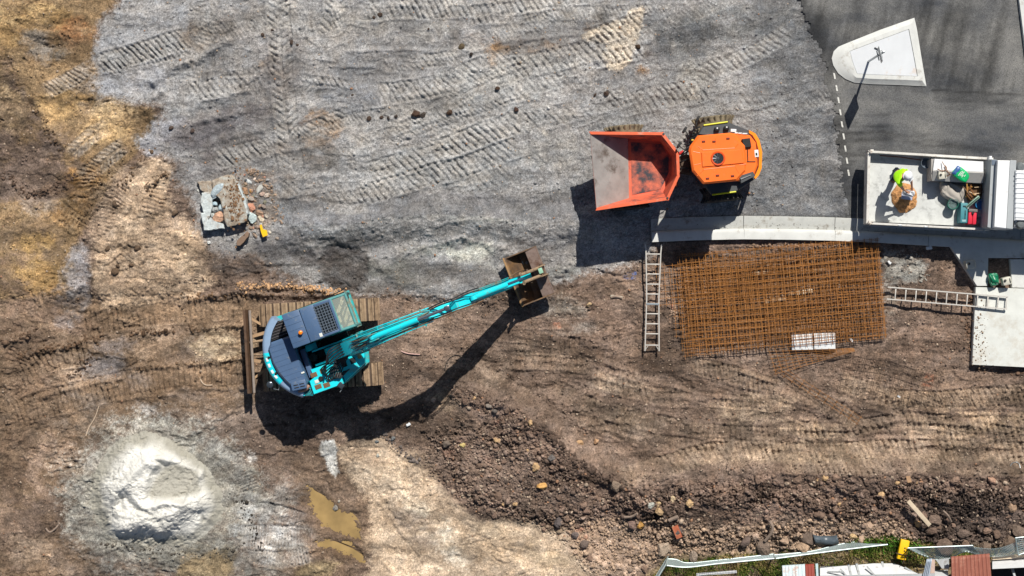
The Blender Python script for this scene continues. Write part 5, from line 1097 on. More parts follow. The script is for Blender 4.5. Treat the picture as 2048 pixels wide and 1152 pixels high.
# rear body, bumper
mb = pxm(du0); px_prism(mb, [(1470,266),(1500,270),(1512,285),(1516,330),(1508,352),(1480,362),(1400,360),(1392,300),(1400,275)], .55, 1.62, .05); rb = mb.build('rear_body', dorg, dump)
bo = [(1498,260),(1511,267),(1519,280),(1524.5,304),(1523.5,336),(1518,350),(1511,358)]
bi = [(1508,354),(1513,345),(1517.5,334),(1518.5,305),(1513,283),(1505,270),(1498,266)]
mb = pxm(du0); n_ = len(bo)
top = [P(*p, 1.42) for p in bo+bi]; vs = top+[Vector((p.x, p.y, .7)) for p in top]; N_ = len(top)
mb.add(vs, [tuple(range(N_)), tuple(range(N_, 2*N_))[::-1]]+[(i, (i+1) % N_, N_+(i+1) % N_, N_+i) for i in range(N_)]); mb.build('rear_bumper', dyel, dump)
mb = pxm(du0); px_prism(mb, [(1484,278),(1500,276),(1503,294),(1487,296)], 1.6, 1.72, .02); mb.build('battery_cover', black, rb)
mb = pxm(du0); mb.box(P(1513,307,1.60), (.12,.22,.05), .01, R(5)); o_ = mb.build('number_plate', mat('decal_white', (235,236,236), .5, bump=0), rb)
mb = pxm(du0); mb.box(P(1513,308,1.63), (.05,.08,.012), .004, R(5)); mb.build('plate_mark', black, o_)
mb = pxm(du0); mb.tube([P(1495,297,1.64),P(1496,323,1.64)], .012, 6); mb.tube([P(1494,323,1.64),P(1511,323,1.64)], .010, 6); mb.build('panel_gap', black, rb)
mb = pxm(du0); px_prism(mb, [(1478,352),(1506,343),(1511,352),(1482,367)], 1.5, 1.66, .02); mb.build('side_panel', fend, rb)
mb = pxm(du0); mb.quad(P(1481,357,1.69),P(1502,349,1.69),P(1502,350.5,1.69),P(1482,359,1.69),.006); mb.build('decal_stripe', mat('decal_grey', (150,150,152), .5, bump=0), rb)
mb = pxm(du0)
for x0, x1, y in ((1470,1476,265.5),(1477,1484,266.2),(1485,1495,267)): mb.quad(P(x0,y-1.2,1.64),P(x1,y-1.0,1.64),P(x1-1,y+1.2,1.64),P(x0-.5,y+1,1.64),.005)
mb.build('lettering', mat('decal_white', (235,236,236), .5, bump=0), rb)
# cab with an orange roof
mb = pxm(du0); px_prism(mb, [(1396,274),(1466,268),(1484,296),(1486,335),(1470,358),(1410,363),(1390,338),(1385,300)], 1.3, 2.92); cbx = mb.build('cab_glass', glass, dump)
roof = [(1395.5,271),(1462,265),(1472,268),(1482,283),(1490,291),(1493,312),(1492,342),(1474,361.5),(1407,368),(1385,342),(1378,300),(1380,292)]
mb = pxm(du0); px_prism(mb, roof, 2.86, 3.04, .06); rfo = mb.build('cab_roof', dorg, dump, ang=20)
for x, y, s in ((1407,283,1),(1428,283,1),(1456,277,1),(1415,357,-1),(1435,351,-1),(1465,352,-1)):
    mb = pxm(du0); mb.box(P(x, y, 3.045), (.10,.055,.03), .01, R(4)); mb.build('roof_recess', mat('recess_red', (110,34,14), .6), rfo)
for a, b_ in (((1396,293),(1406,300)),((1406,300),(1470,296)),((1470,296),(1476,288)),((1394,352),(1408,339)),((1408,339),(1470,332)),((1470,332),(1478,346)),((1386,303),(1400,306)),((1388,330),(1402,327)),((1479,330),(1492,328)),((1431,277),(1431,288))):
    mb = pxm(du0); mb.tube([P(*a, 3.038), P(*b_, 3.038)], .012, 6); mb.build('pressed_rib', dorg, rfo)
mb = pxm(du0); px_prism(mb, [(1402,305),(1484,299),(1489,326),(1404,334)], 3.0, 3.075, .03); mb.build('roof_panel', dorg, rfo)
q = P(1436,317,3.08)
mb = pxm(du0); mb.lathe([(.155,0),(.165,.02),(.20,.022),(.215,0)], 32, q); mb.build('fan_ring', mat('fan_ring_orange', (220,80,20), .4), rfo)
mb = pxm(du0); mb.lathe([(0,0),(.17,0)], 28, q+Vector((0,0,.004))); mb.build('fan_well', dark, rfo)
fan = MB(T(*(q-du0))); fan.lathe([(0,.03),(.04,.028),(.05,.012)], 14); fan = fan.build('fan', mat('fan_grey', (70,74,80), .4, .3), rfo)
for k in range(9):
    a = 2*math.pi*k/9; mb = MB(T(*(q-du0))); d = Vector((math.cos(a), math.sin(a), 0)); t_ = Vector((-d.y, d.x, 0))
    mb.quad(d*.045+Vector((0,0,.01)), d*.15+t_*.03+Vector((0,0,.01)), d*.15+t_*.075+Vector((0,0,.022)), d*.045+t_*.03+Vector((0,0,.022)), .003); mb.build('blade', mat('fan_grey', (70,74,80), .4, .3), fan)
for (a, b_, c) in (((1398,272),(1393,252),(1395,238)),((1385,288),(1375,268),(1369,260)),((1378,300),(1366,298),(1358,290))):
    mb = pxm(du0); mb.tube([P(*a, 2.2), P(*b_, 2.4), P(*c, 2.3)], .016, 6, smooth_pts=4); o_ = mb.build('mirror_arm', black, dump)
    mb = pxm(du0); mb.box(P(*c, 2.25), (.07,.20,.26), .02, R(-30)); mb.build('mirror', black, o_)
for k in range(7):
    mb = pxm(du0); a = (1378+k*2.6, 300-k*6.2); mb.tube([P(*a, 1.3), P(a[0]-4, a[1]-4, 1.55), P(a[0]+6, a[1]-9, 1.3)], .022, 6, smooth_pts=4); mb.build('hose', hosem, dump)
mb = pxm(du0); px_prism(mb, [(1380,296),(1396,268),(1402,272),(1386,300)], .9, 1.5, .03); mb.build('step_bracket', mudd, dump)
mb = pxm(du0); mb.box(P(1385,280,1.6), (.07,.05,.05), .015); mb.build('valve_tap', mat('brass_yellow', (230,190,60), .5), dump)

# ---------------------------------------------------------------- flatbed truck
white = mat('white_paint', (232,234,236), .4, var=.04, vscale=3, bump=.04, dirt=.08, dirtc=(190,190,186), dscale=4, coat=.3, k=.92)
wdrt = mat('grubby_white_paint', (214,212,206), .55, var=.10, vscale=6, bump=.1, dirt=.25, dirtc=(150,134,116), dscale=5)
gpnt = mat('grey_paint', (168,174,178), .5, var=.06, vscale=4, bump=.05, dirt=.1, dirtc=(140,140,136))
trayf = mat('dusty_tray_floor', (206,209,207), .7, .1, var=.12, vscale=3.5, bump=.12, bscale=30, dirt=.28, dirtc=(150,152,150), dscale=2.6)
tr0 = P(1880, 380, 0); truck = empty('flatbed_truck', tr0, 'white flatbed tipper truck at the right edge with a worker in its tray', 'truck')
ZF, ZR = .78, 1.13
mb = pxm(tr0); px_prism(mb, [(1739,305),(1984,319),(1977,454),(1736,443)], ZF-.08, ZF); mb.build('tray_floor', trayf, truck)
N1 = [(1735.6,300.6),(1987,315.4),(1986.6,319.8),(1739,305.2)]
mb = pxm(tr0); px_prism(mb, N1, ZF-.12, ZR, .006); sN = mb.build('dropside', wdrt, truck)
for x in (1766,1800,1850,1905,1955):
    y = 302.6+(x-1736)*.0588
    mb = pxm(tr0); mb.box(P(x, y+1.6, .96), (.04,.05,.33), .006, R(-3.3)); mb.build('stake', wdrt, sN)
mb = pxm(tr0); px_prism(mb, [(1735.6,304.5),(1741,305.2),(1738,447),(1732.6,447)], ZF-.12, ZR, .006); tg = mb.build('tailgate', wdrt, truck)
mb = pxm(tr0); mb.tube([P(1733.5,310,.72), P(1731,444,.72)], .04, 6); mb.build('tail_bar', black, tg)
mb = pxm(tr0); px_prism(mb, [(1733,444),(1979,457.2),(1978.6,461),(1733,448)], ZF-.12, ZR-.06, .006); sS = mb.build('dropside', wdrt, truck)
for x in (1800,1852,1904):
    y = 447.5+(x-1733)*.0537
    mb = pxm(tr0); mb.box(P(x, y, ZR-.03), (.12,.05,.04), .008, R(-3.1)); mb.build('hinge', galv, sS)
mb = pxm(tr0); px_prism(mb, [(1748,450),(1975,462),(1975,466),(1748,453.5)], .80, .84, .004); mb.build('running_board', gpnt, truck)
for (x, y) in ((1741,303.5),(1738,445)):
    mb = pxm(tr0); mb.box(P(x, y, 1.0), (.11,.11,.46), .015); pst = mb.build('corner_post', wdrt, truck)
    for k in range(4):
        mb = pxm(tr0); q = P(x+random.uniform(-3,5), y+random.uniform(-2,4), 1.24); q2 = P(x+random.uniform(-2,6), y+random.uniform(0,8), 1.1); mb.tube([q, (q+q2)/2+Vector((.04,.02,.05)), q2], .012, 5, smooth_pts=4); mb.build('rope', mat('pale_rope', (214,204,192), .9, bump=.3), pst)
mb = pxm(tr0); px_prism(mb, [(1979,312),(1984,312),(1984,328),(1979,328)], ZF, 1.36, .01); mb.build('head_post', white, truck)
mb = pxm(tr0); px_prism(mb, [(1955,455),(1980,456),(1980,459),(1955,458)], 1.1, 1.16, .005); mb.box(P(1968,457,1.14), (.03,.24,.05), .004); mb.build('latch', galv, truck)
# raised headboard locker between tray and cab
def cross(name, xs_top, z, m, par, z0=.9):
    (a0, a1), (b0_, b1) = xs_top
    mb = pxm(tr0); px_prism(mb, [(a0,318),(b0_,320),(b1,457.5),(a1,454.5)], z0, z, .008); return mb.build(name, m, par)
hb = cross('headboard_locker', ((1983,1975),(1995,1988)), 1.86, gpnt, truck)
mb = pxm(tr0); px_prism(mb, [(1995.5,320.5),(2020,321),(2012.5,458),(1988.5,455)], 1.0, 2.10, .03); mb.build('locker_lid', white, hb)
mb = pxm(tr0); px_prism(mb, [(2020.5,320.2),(2033,320.8),(2025.5,459),(2013,457.5)], 1.0, 1.95, .02); mb.build('locker_side', gpnt, hb)
mb = pxm(tr0); px_prism(mb, [(1984,319.5),(1995,320.5),(1994.6,330.5),(1983.6,330)], 1.86, 1.88, .002); mb.build('locker_patch', mat('locker_patch_grey', (96,110,128), .5), hb)
mb = pxm(tr0); px_prism(mb, [(2036,326),(2160,330),(2156,458),(2030,453)], .75, 1.93, .06); cabb = mb.build('cab', white, truck)
mb = pxm(tr0); px_prism(mb, [(2032,340),(2150,344),(2146,446),(2029.5,441)], 1.9, 2.06, .04); ro = mb.build('cab_roof', white, cabb)
for k in range(10):
    y = 346+k*9.8; mb = pxm(tr0); mb.tube([P(2031,y,2.065), P(2130,y+4,2.065)], .02, 6); mb.build('roof_rib', mat('rib_white', (214,220,224), .45), ro)
for y in (334, 449):
    mb = pxm(tr0); mb.lathe([(0,.12),(.1,.11),(.14,.06),(.15,0)], 16, P(2040,y,1.88)); mb.build('roof_corner', mat('smoked_plastic', (110,116,118), .3), cabb)
for (x, y) in ((1800,322),(1795,436),(2080,330),(2075,450)):
    wheel(truck, P(x, y, .34), Vector((.05,1,0)), .34, .28, tyred)
mb = pxm(tr0); px_prism(mb, [(1750,362),(2100,378),(2098,402),(1748,386)], .5, .70); mb.build('chassis', dark, truck)

# ---------------------------------------------------------------- load in the tray
def obj_at(name, mbfun, m, loc, label, cat, group=None, **k):
    mb = MB(); mbfun(mb); o = mb.build(name, m, **k); o.location = loc; return tag(o, label, cat, group)
cw0 = P(1915, 342, ZF)
chest = pxm(cw0)
pts = [(1869,317.5),(1967,323),(1967,344),(1866,340)]
px_prism(chest, pts, ZF+.002, 1.44, .012); chest = chest.build('tool_chest', white); chest.location = cw0; tag(chest, 'long white chest along the north side of the truck tray', 'chest')
mb = pxm(cw0); mb.quad(P(1865.5,340.5,1.43), P(1967,344.5,1.43), P(1966,365,1.22), P(1863,360,1.22), .04); mb.build('sloping_front', mat('chest_front_shaded', (196,194,190), .6, var=.08, dirt=.15), chest)  # slope turned from the sun, its shade also put into the grey
mb = pxm(cw0); px_prism(mb, [(1862.5,359.5),(1966,365),(1966,368),(1862.5,362)], ZF+.002, 1.2); mb.build('front_panel', mat('chest_front_dark', (120,120,122), .6), chest)
mb = pxm(cw0); px_prism(mb, [(1862.6,318),(1868.5,318),(1865,341),(1862.3,362)], ZF+.002, 1.36, .01); mb.build('end_panel', mat('chest_end', (170,166,162), .6, var=.1, dirt=.2), chest)
def sack(name, label, px_, py_, z, sx, sy, sz, rot, m, cat='sack', seed=0, group=None, fold=.12):
    me = bpy.data.meshes.new(name); bm = bmesh.new(); bmesh.ops.create_icosphere(bm, subdivisions=4, radius=1); rd = random.Random(seed)
    ph = [rd.uniform(0, 6) for _ in range(8)]
    for v in bm.verts:
        c = v.co; e = .55
        f = lambda t: math.copysign(abs(t)**e, t)
        q = Vector((f(c.x), f(c.y), math.copysign(abs(c.z)**.75, c.z)))
        w_ = 1+fold*math.sin(5*c.x+ph[0]+2*c.y)*math.sin(4*c.y+ph[1])+fold*.6*math.sin(11*c.y+ph[2]+5*c.x)+fold*.4*math.sin(17*c.x+ph[3]+6*c.y)
        v.co = Vector((q.x*sx/2*(1+.06*math.sin(ph[4]+3*c.y)), q.y*sy/2*(1+.06*math.sin(ph[5]+3*c.x)), q.z*sz/2*w_ if c.z > 0 else q.z*sz/2*.9))
    bm.to_mesh(me); bm.free(); me.polygons.foreach_set('use_smooth', [True]*len(me.polygons)); me.materials.append(m)
    o = bpy.data.objects.new(name, me); C.objects.link(o); o.location = P(px_, py_, z+sz/2); o.rotation_euler = (0, 0, R(rot)); return tag(o, label, cat, group)
gs = sack('sack', 'green and blue printed sack lying on the white chest', 1922, 349, 1.36, .52, .34, .16, -38, mat('green_plastic_sack', (20,178,104), .35, var=.12, vscale=7, bump=.25, bscale=14), seed=1, fold=.08)
mb = MB(); mb.v = []; 
b1_ = sack('blue_end', None, 0, 0, 0, .17, .335, .165, 0, mat('blue_plastic_sack', (60,98,158), .35, var=.12, vscale=7, bump=.25, bscale=14), cat=None, seed=2, fold=.06); b1_.parent = gs; b1_.location = (-.175, 0, .004)
for k, (x, y, L_) in enumerate(((-.06,-.02,.17),(-.02,.0,.14),(.015,.03,.16),(.05,-.03,.10),(-.03,.075,.05),(.10,.02,.08))):
    mb = MB(); mb.box((x, y, .088), (.016, L_, .012), .002); mb.build('sack_print', mat('decal_white', (235,236,236), .5, bump=0), gs)
sack('sack', 'large crumpled pale grey sack below the white chest in the tray', 1906, 385, ZF, .72, .52, .34, -25, mat('grey_canvas', (176,170,162), .85, var=.12, vscale=5, bump=.4, bscale=16), seed=3, fold=.22)
sack('sack', 'small pale grey bundle left of the large grey sack', 1889, 376, ZF, .26, .44, .30, 8, mat('grey_canvas', (176,170,162), .85), seed=4, fold=.15)
beige = mat('translucent_white_plastic', (206,204,190), .4, var=.08, vscale=8, bump=.1, dirt=.15, dirtc=(130,124,108), dscale=8)
def jerry(label, x, y, z, s, rot, group='white jerry cans'):
    e = empty('jerry_can', P(x, y, z), label, 'jerry can', group, R(rot))
    mb = MB(); mb.box((0,0,.17*s), (.30*s,.26*s,.34*s), .05*s); bd = mb.build('body', beige, e)
    mb = MB(); mb.lathe([(0,.385*s),(.035*s,.385*s),(.042*s,.37*s),(.042*s,.33*s)], 14, (-.07*s,.03*s,0)); mb.build('cap', mat('dark_cap', (60,60,58), .5), bd)
    mb = MB(); mb.tube([(.1*s,-.07*s,.33*s),(.1*s,-.04*s,.385*s),(.1*s,.05*s,.385*s),(.1*s,.08*s,.33*s)], .016*s, 6, smooth_pts=3); mb.build('handle', beige, bd)
jerry('dirty white jerry can standing on the left end of the white chest', 1881, 352, 1.24, .85, 6)
jerry('clear white jerry can standing on the shaded pavement', 1936.5, 529, .16, 1.05, 10)
jerry('white jerry can beside the green sack near the slab', 2009, 562, .14, .95, 14)
sack('sack', 'dark green printed sack standing beside the jerry can by the slab', 1987, 559, .12, .30, .42, .30, 12, mat('dark_green_sack', (16,120,84), .35, var=.3, vscale=6, bump=.3, bscale=14, dirt=.2, dirtc=(180,210,200), dscale=8), seed=6, fold=.2)
# case, red jug, buckets
tc = mat('teal_plastic', (70,140,150), .5, var=.06, bump=.05); rj = mat('red_plastic', (222,52,74), .4, var=.08, bump=.05)
e = empty('tool_case', P(1921, 427, ZF), 'flat teal plastic tool case in the tray beside the red drum', 'tool case', rz=R(-2))
mb = MB(); mb.box((0,0,.22), (.22,.62,.44), .03); bd = mb.build('shell', tc, e)
for y, sx_, sy_ in ((-.12,.03,.22),(.2,.09,.05),(-.2,.10,.03),(.0,.03,.16)):
    mb = MB(); mb.box((.03 if sx_ < .05 else 0, y, .442), (sx_, sy_, .012), .003); mb.build('recess', mat('teal_dark', (20,56,66), .6), bd)
mb = MB(); mb.box((0,-.24,.445), (.12,.07,.01), .002); mb.build('label', mat('case_label', (150,190,196), .5), bd)
e = empty('drum', P(1938.5, 435, ZF), 'red twin-ridged plastic drum lying beside the teal case', 'drum', rz=R(-4))
mb = MB(); mb.box((-.07,0,.2), (.13,.46,.38), .055); mb.box((.07,0,.2), (.13,.46,.38), .055); mb.box((0,0,.19), (.1,.42,.30), .02); bd = mb.build('body', rj, e)
mb = MB(); mb.box((0,.20,.40), (.27,.09,.03), .012); mb.build('carry_bar', mat('grey_handle', (120,112,110), .5), bd)
mb = MB(); mb.lathe([(0,.43),(.04,.43),(.045,.38)], 12, (0,.13,0)); mb.build('cap', black, bd)
def bucket_(label, x, y, z, r, h, m, fill, group='buckets in the tray', nm='bucket'):
    e = empty(nm, P(x, y, z), label, 'bucket', group)
    mb = MB(); mb.lathe([(0,0),(r*.82,0),(r,h),(r*1.07,h),(r*1.07,h-.02),(r*.96,h-.01),(r*.79,.03),(0,.03)], 24); s_ = mb.build('shell', m, e)
    mb = MB(); mb.lathe([(0,h*.75),(r*.93,h*.75)], 24); mb.build('contents', fill, s_)
    mb = MB(); mb.tube([(-r*1.05,0,h-.01),(-r*.7,r*.6,h+.03),(0,r*.9,h+.05),(r*.7,r*.6,h+.03),(r*1.05,0,h-.01)], .006, 5, smooth_pts=4); mb.build('handle', galv, s_)
bucket_('green bucket with cluttered contents at the left of the load', 1901, 409, ZF, .155, .34, mat('green_bucket', (40,120,104), .45), mat('bucket_clutter', (90,110,110), .7, var=.5, vscale=20, bump=.5))
bucket_('bright blue bucket behind the red drum', 1956, 410, ZF, .145, .32, mat('blue_bucket', (40,160,226), .4), mat('blue_fill', (70,110,170), .5))
bucket_('clear grey bucket against the headboard', 1967, 399, ZF, .15, .38, mat('grey_bucket', (130,140,160), .4), mat('grey_fill', (84,98,124), .5))
clear = mat('crumpled_clear_plastic', (186,182,186), .35, var=.3, vscale=8, bump=.5, bscale=20, dirt=.35, dirtc=(110,100,104), dscale=8)
sack('plastic_bag', 'crumpled clear plastic bag right of the red drum', 1961, 427, ZF, .34, .30, .26, 20, clear, 'plastic bag', 8, 'crumpled bags', .3)
sack('plastic_bag', 'crumpled grey plastic bag in the bottom corner of the load', 1960, 443, ZF, .32, .26, .22, -20, mat('grey_plastic', (150,142,148), .4, var=.3, vscale=8, bump=.5, bscale=18), 'plastic bag', 9, 'crumpled bags', .3)
bucket_('small white tub in the corner of the load', 1952, 444, ZF, .09, .2, beige, mat('tub_fill', (200,200,206), .5), nm='tub')
# level
o = MB(Rz(40)); o.box((0,0,0), (.52,.085,.1), .008); o = o.build('spirit_level', mat('sage_metal', (120,150,136), .45, .3)); o.location = P(1945, 404, 1.2); tag(o, 'sage green spirit level laid diagonally over the rubbish', 'spirit level')
mb = MB(Rz(40)); mb.box((0,0,.052), (.46,.03,.008), .002); mb.build('window', mat('level_dark', (40,60,58), .4), o)
# scraps of timber, straw and stakes
cols = [(206,164,92),(176,128,64),(232,204,168),(128,84,44),(220,190,150)]
for i in range(26):
    rd = random.Random(200+i); x, y = rd.uniform(1934,1961), rd.uniform(367,398); o = MB(); L_ = rd.uniform(.12,.34); o.box((0,0,0), (L_, rd.uniform(.015,.04), rd.uniform(.01,.03)), .003)
    o = o.build('timber_offcut', mat('offcut_%s' % 'abcde'[i % 5], cols[i % 5], .85, var=.15, vscale=8)); o.location = P(x, y, rd.uniform(ZF+.12, ZF+.42)); o.rotation_euler = (rd.uniform(-.3,.3), rd.uniform(-.3,.3), rd.uniform(0,3.14))
    tag(o, 'splintered timber offcut in the yellow-brown scrap pile by the headboard', 'timber', 'timber scraps in the tray')
sack('rubbish_heap', 'brown heap of earth and leaves under the timber scraps', 1948, 384, ZF-.03, .5, .6, .3, 0, mat('brown_scrap', (110,82,58), .9, var=.5, vscale=12, bump=.6, bscale=30), 'rubbish', 12, None, .2)
for i, (pts, r_, lab) in enumerate(([[(1884,323,1.5),(1890,333,1.6),(1897,345,1.62),(1902,350,1.5)], .012, 'thin stick leaning on the white chest'], [[(1875,338,1.5),(1885,342,1.55),(1893,337,1.52),(1890,331,1.5)], .018, 'bent brown root on the white chest'], [[(1886,346,1.5),(1893,352,1.5),(1899,348,1.55),(1892,341,1.5)], .022, 'thick pale root on the white chest'], [[(1925,372,1.3),(1932,380,1.35),(1940,392,1.3)], .010, 'thin grey stick over the timber scraps'], [[(1968,348,1.3),(1970,365,1.35),(1976,382,1.3),(1973,392,1.2)], .008, 'white looped wire by the headboard'])):
    o = MB(); o.tube([P(*p)-P(*pts[0]) for p in pts], r_, 6, smooth_pts=5); o = o.build('stick', mat('root_brown', (150,118,96), .9, var=.2, bump=.4) if i < 4 else mat('pale_wire', (190,184,180), .6)); o.location = P(*pts[0]); tag(o, lab, 'stick')
for i in range(14):
    rd = random.Random(400+i); p0 = (rd.uniform(1964,1974), rd.uniform(325,380)); o = MB(); o.tube([P(*p0, 1.1)-P(*p0, 1.1)]+[P(p0[0]+rd.uniform(-6,6), p0[1]+k*5, 1.1+rd.uniform(0,.15))-P(*p0, 1.1) for k in (1,2,3)], .007, 5, smooth_pts=4)
    o = o.build('wire', mat('tangle_wire', (110,92,80), .7)); o.location = P(*p0, 1.1); tag(o, 'tangled brown wire between the white chest and the headboard', 'wire', 'tangled wires by the headboard')
# wheelbarrow tub in the shade of the north dropside
o = MB(Rz(-20)); o.lathe([(0,0),(.10,0),(.155,.2),(.165,.2),(.11,-.01),(0,-.01)], 24); o = o.build('tub', mat('steel_grey_tub', (98,110,124), .5)); o.location = P(1850, 327, ZF+.01); tag(o, 'dark grey round tub in the shade beside the white chest', 'tub')
o = MB(); o.tube([P(1760,311,.98)-P(1760,311,.98), P(1800,314,.95)-P(1760,311,.98), P(1842,320,.9)-P(1760,311,.98)], .02, 6); o = o.build('long_handle', mat('handle_timber', (120,80,70), .7)); o.location = P(1760,311,.98); tag(o, 'long dark tool handle along the north dropside', 'tool handle')
# heap of soil on the tray floor
def heap(name, label, x, y, z, rx, ry, h, rgb, seed):
    st2 = .016; gx = np.arange(-rx*1.2, rx*1.2, st2); gy = np.arange(-ry*1.2, ry*1.2, st2); X, Y = np.meshgrid(gx, gy); px_ = X*64+seed*77; py_ = Y*64+seed*31
    rr = np.hypot(X/rx, Y/ry)+.12*fbm(px_, py_, 12, 3, 600+seed); Z = h*np.clip(1-rr, 0, 1)**.7+.05*np.maximum(0, fbm(px_, py_, 4.5, 2, 601+seed))*(rr < 1)+.03*fbm(px_, py_, 9, 2, 602+seed)*(rr < 1)
    col = np.array(lin(rgb))*np.exp(.6*fbm(px_, py_, 4, 3, 603+seed))[..., None]*.8
    k = (rr < 1)[:-1, :-1]; o = grid_object(name, X, Y, Z, col, soil_mat('heap_soil', .5), k); o.location = P(x, y, z); return tag(o, label, 'soil heap')
heap('soil_heap', 'small orange-brown soil heap on the tray floor in front of the worker', 1808, 396, ZF+.004, .40, .46, .24, (196,146,98), 1)

# ---------------------------------------------------------------- worker
wk0 = P(1787, 351, ZF); worker = None
skinm = mat('skin', (206,150,120), .55, var=.05, vscale=20, bump=.03); vestm = mat('hi_vis_fabric', (176,255,20), .7, var=.06, vscale=9, bump=.25, bscale=26, k=.95); trm = mat('navy_trousers', (46,56,74), .85, var=.15, vscale=9, bump=.3, bscale=26)
def skin_mesh(name, pts, edges, m, par=None, sub=2):
    names = list(pts); me = bpy.data.meshes.new(name); me.from_pydata([Vector(pts[k][0])-wk0 for k in names], [(names.index(a), names.index(b_)) for a, b_ in edges], [])
    bm = bmesh.new(); bm.from_mesh(me); bm.verts.layers.skin.verify(); bm.to_mesh(me); bm.free()
    o = bpy.data.objects.new(name, me); C.objects.link(o)
    for i, k in enumerate(names):
        r_ = pts[k][1]; r_ = r_ if isinstance(r_, tuple) else (r_, r_); me.skin_vertices[0].data[i].radius = r_
    me.skin_vertices[0].data[0].use_root = True
    md = o.modifiers.new('skin', 'SKIN'); md.use_smooth_shade = True; s2 = o.modifiers.new('sub', 'SUBSURF'); s2.levels = sub; s2.render_levels = sub
    me.materials.append(m)
    if par: o.parent = par
    return o
J = {'pelvis': (P(1792.5,350,1.70), (.13,.11)), 'waist': (P(1796,350.5,1.90), (.13,.11)), 'chest': (P(1802,352,2.10), (.17,.13)), 'neckb': (P(1808,352.5,2.22), (.07,.07)), 'neck': (P(1811,352.7,2.27), (.055,.055)), 'head': (P(1815,353,2.33), (.085,.095)), 'crown': (P(1818,353,2.39), (.075,.08)),
     'shR': (P(1798,365,2.12), .075), 'elR': (P(1804,376,1.84), .048), 'wrR': (P(1812.5,383,1.62), .03), 'pmR': (P(1815,385,1.57), (.04,.022)),
     'shL': (P(1812,342,2.12), .075), 'elL': (P(1822,358,1.86), .048), 'wrL': (P(1824,373,1.63), .03), 'pmL': (P(1824.5,377,1.57), (.04,.022)),
     'hipR': (P(1789,356.5,1.64), .095), 'knR': (P(1788,359,1.23), .062), 'anR': (P(1783,359,.87), .042), 'toR': (P(1790,365,.82), (.045,.03)),
     'hipL': (P(1796,344,1.64), .095), 'knL': (P(1797,345,1.23), .062), 'anL': (P(1793,344.5,.87), .042), 'toL': (P(1800,350,.82), (.045,.03))}
E = [('pelvis','waist'),('waist','chest'),('chest','neckb'),('neckb','neck'),('neck','head'),('head','crown'),('chest','shR'),('shR','elR'),('elR','wrR'),('wrR','pmR'),('chest','shL'),('shL','elL'),('elL','wrL'),('wrL','pmL'),
     ('pelvis','hipR'),('hipR','knR'),('knR','anR'),('anR','toR'),('pelvis','hipL'),('hipL','knL'),('knL','anL'),('anL','toL')]
for sd, base, dirx in (('R', J['pmR'][0], Vector((.9,-.35,-.25))), ('L', J['pmL'][0], Vector((-.1,-.95,-.3)))):
    dirx.normalize(); side = dirx.cross(Vector((0,0,1))).normalized()
    for k in range(4):
        a = base+side*(k-1.5)*.021+dirx*.03; L_ = [.062,.07,.066,.052][k]
        J['f%s%da' % (sd, k)] = (a, .0095); J['f%s%db' % (sd, k)] = (a+dirx*L_*.55, .009); J['f%s%dc' % (sd, k)] = (a+dirx*L_*.85+Vector((0,0,-L_*.45)), .008)
        E += [('pm'+sd, 'f%s%da' % (sd, k)), ('f%s%da' % (sd, k), 'f%s%db' % (sd, k)), ('f%s%db' % (sd, k), 'f%s%dc' % (sd, k))]
    s2_ = -1 if sd == 'R' else 1
    a = base-dirx*.02+side*s2_*.035; J['t%sa' % sd] = (a, .011); J['t%sb' % sd] = (a+dirx*.035+side*s2_*.02-Vector((0,0,.02)), .0095); E += [('pm'+sd, 't%sa' % sd), ('t%sa' % sd, 't%sb' % sd)]
worker = skin_mesh('person', J, E, skinm); worker.location = wk0
tag(worker, 'worker in a lime hi-vis vest and white hard hat, bending in the truck tray', 'person')
sub_ = lambda ks, f: {k: (J[k][0], tuple(v*f for v in J[k][1]) if isinstance(J[k][1], tuple) else J[k][1]*f) for k in ks}
V = sub_(['chest','waist','pelvis','neckb','shR','shL'], 1.22); V['pelvis'] = (V['pelvis'][0].lerp(V['waist'][0], .25), (.165,.14)); V['neckb'] = (V['neckb'][0].lerp(V['chest'][0], .3), (.1,.1))
V['slR'] = (J['shR'][0].lerp(J['elR'][0], .55), .075); V['slL'] = (J['shL'][0].lerp(J['elL'][0], .55), .075); V['shR'] = (J['shR'][0], .10); V['shL'] = (J['shL'][0], .10)
skin_mesh('vest', V, [('chest','waist'),('waist','pelvis'),('chest','neckb'),('chest','shR'),('chest','shL'),('shR','slR'),('shL','slL')], vestm, worker)
TR = sub_(['pelvis','hipR','knR','anR','hipL','knL','anL'], 1.18)
skin_mesh('trousers', TR, [e_ for e_ in E if e_[0] in TR and e_[1] in TR], trm, worker)
for sd in 'RL':
    BT_ = {'a': (J['an'+sd][0]+Vector((0,0,.05)), .06), 'b': (J['an'+sd][0]-Vector((0,0,.03)), .058), 'c': (J['to'+sd][0], (.058,.04))}
    skin_mesh('boot', BT_, [('a','b'),('b','c')], mat('work_boot', (120,88,56), .8), worker)
mb = MB(); hc = P(1816.5, 352, 2.40)-wk0; HMx = T(*hc) @ Matrix.Rotation(R(22), 4, Vector((.65,.75,0)))
mb.M = HMx; mb.lathe([(0,.115),(.04,.112),(.08,.098),(.115,.065),(.132,.02),(.136,-.02),(.155,-.025),(.156,-.032),(.13,-.03),(.125,.0)], 28)
mb.box((.11,-.10,-.03), (.12,.16,.012), .004, R(-42)); hat = mb.build('hard_hat', mat('white_helmet', (236,240,244), .3, var=.02, bump=0, coat=.4, k=.95), worker)
for k in (-1, 0, 1):
    mb = MB(HMx); mb.tube([(-.10+.0*k, k*.035+.03,.05),(0,k*.035,.117),(.09,k*.035-.04,.06)], .008, 6, smooth_pts=4); mb.build('helmet_ridge', mat('white_helmet', (236,240,244), .3), hat)
mb = MB(T(*(P(1816,354,2.30)-wk0))); fd = Vector((.62,-.55,-.55)).normalized()
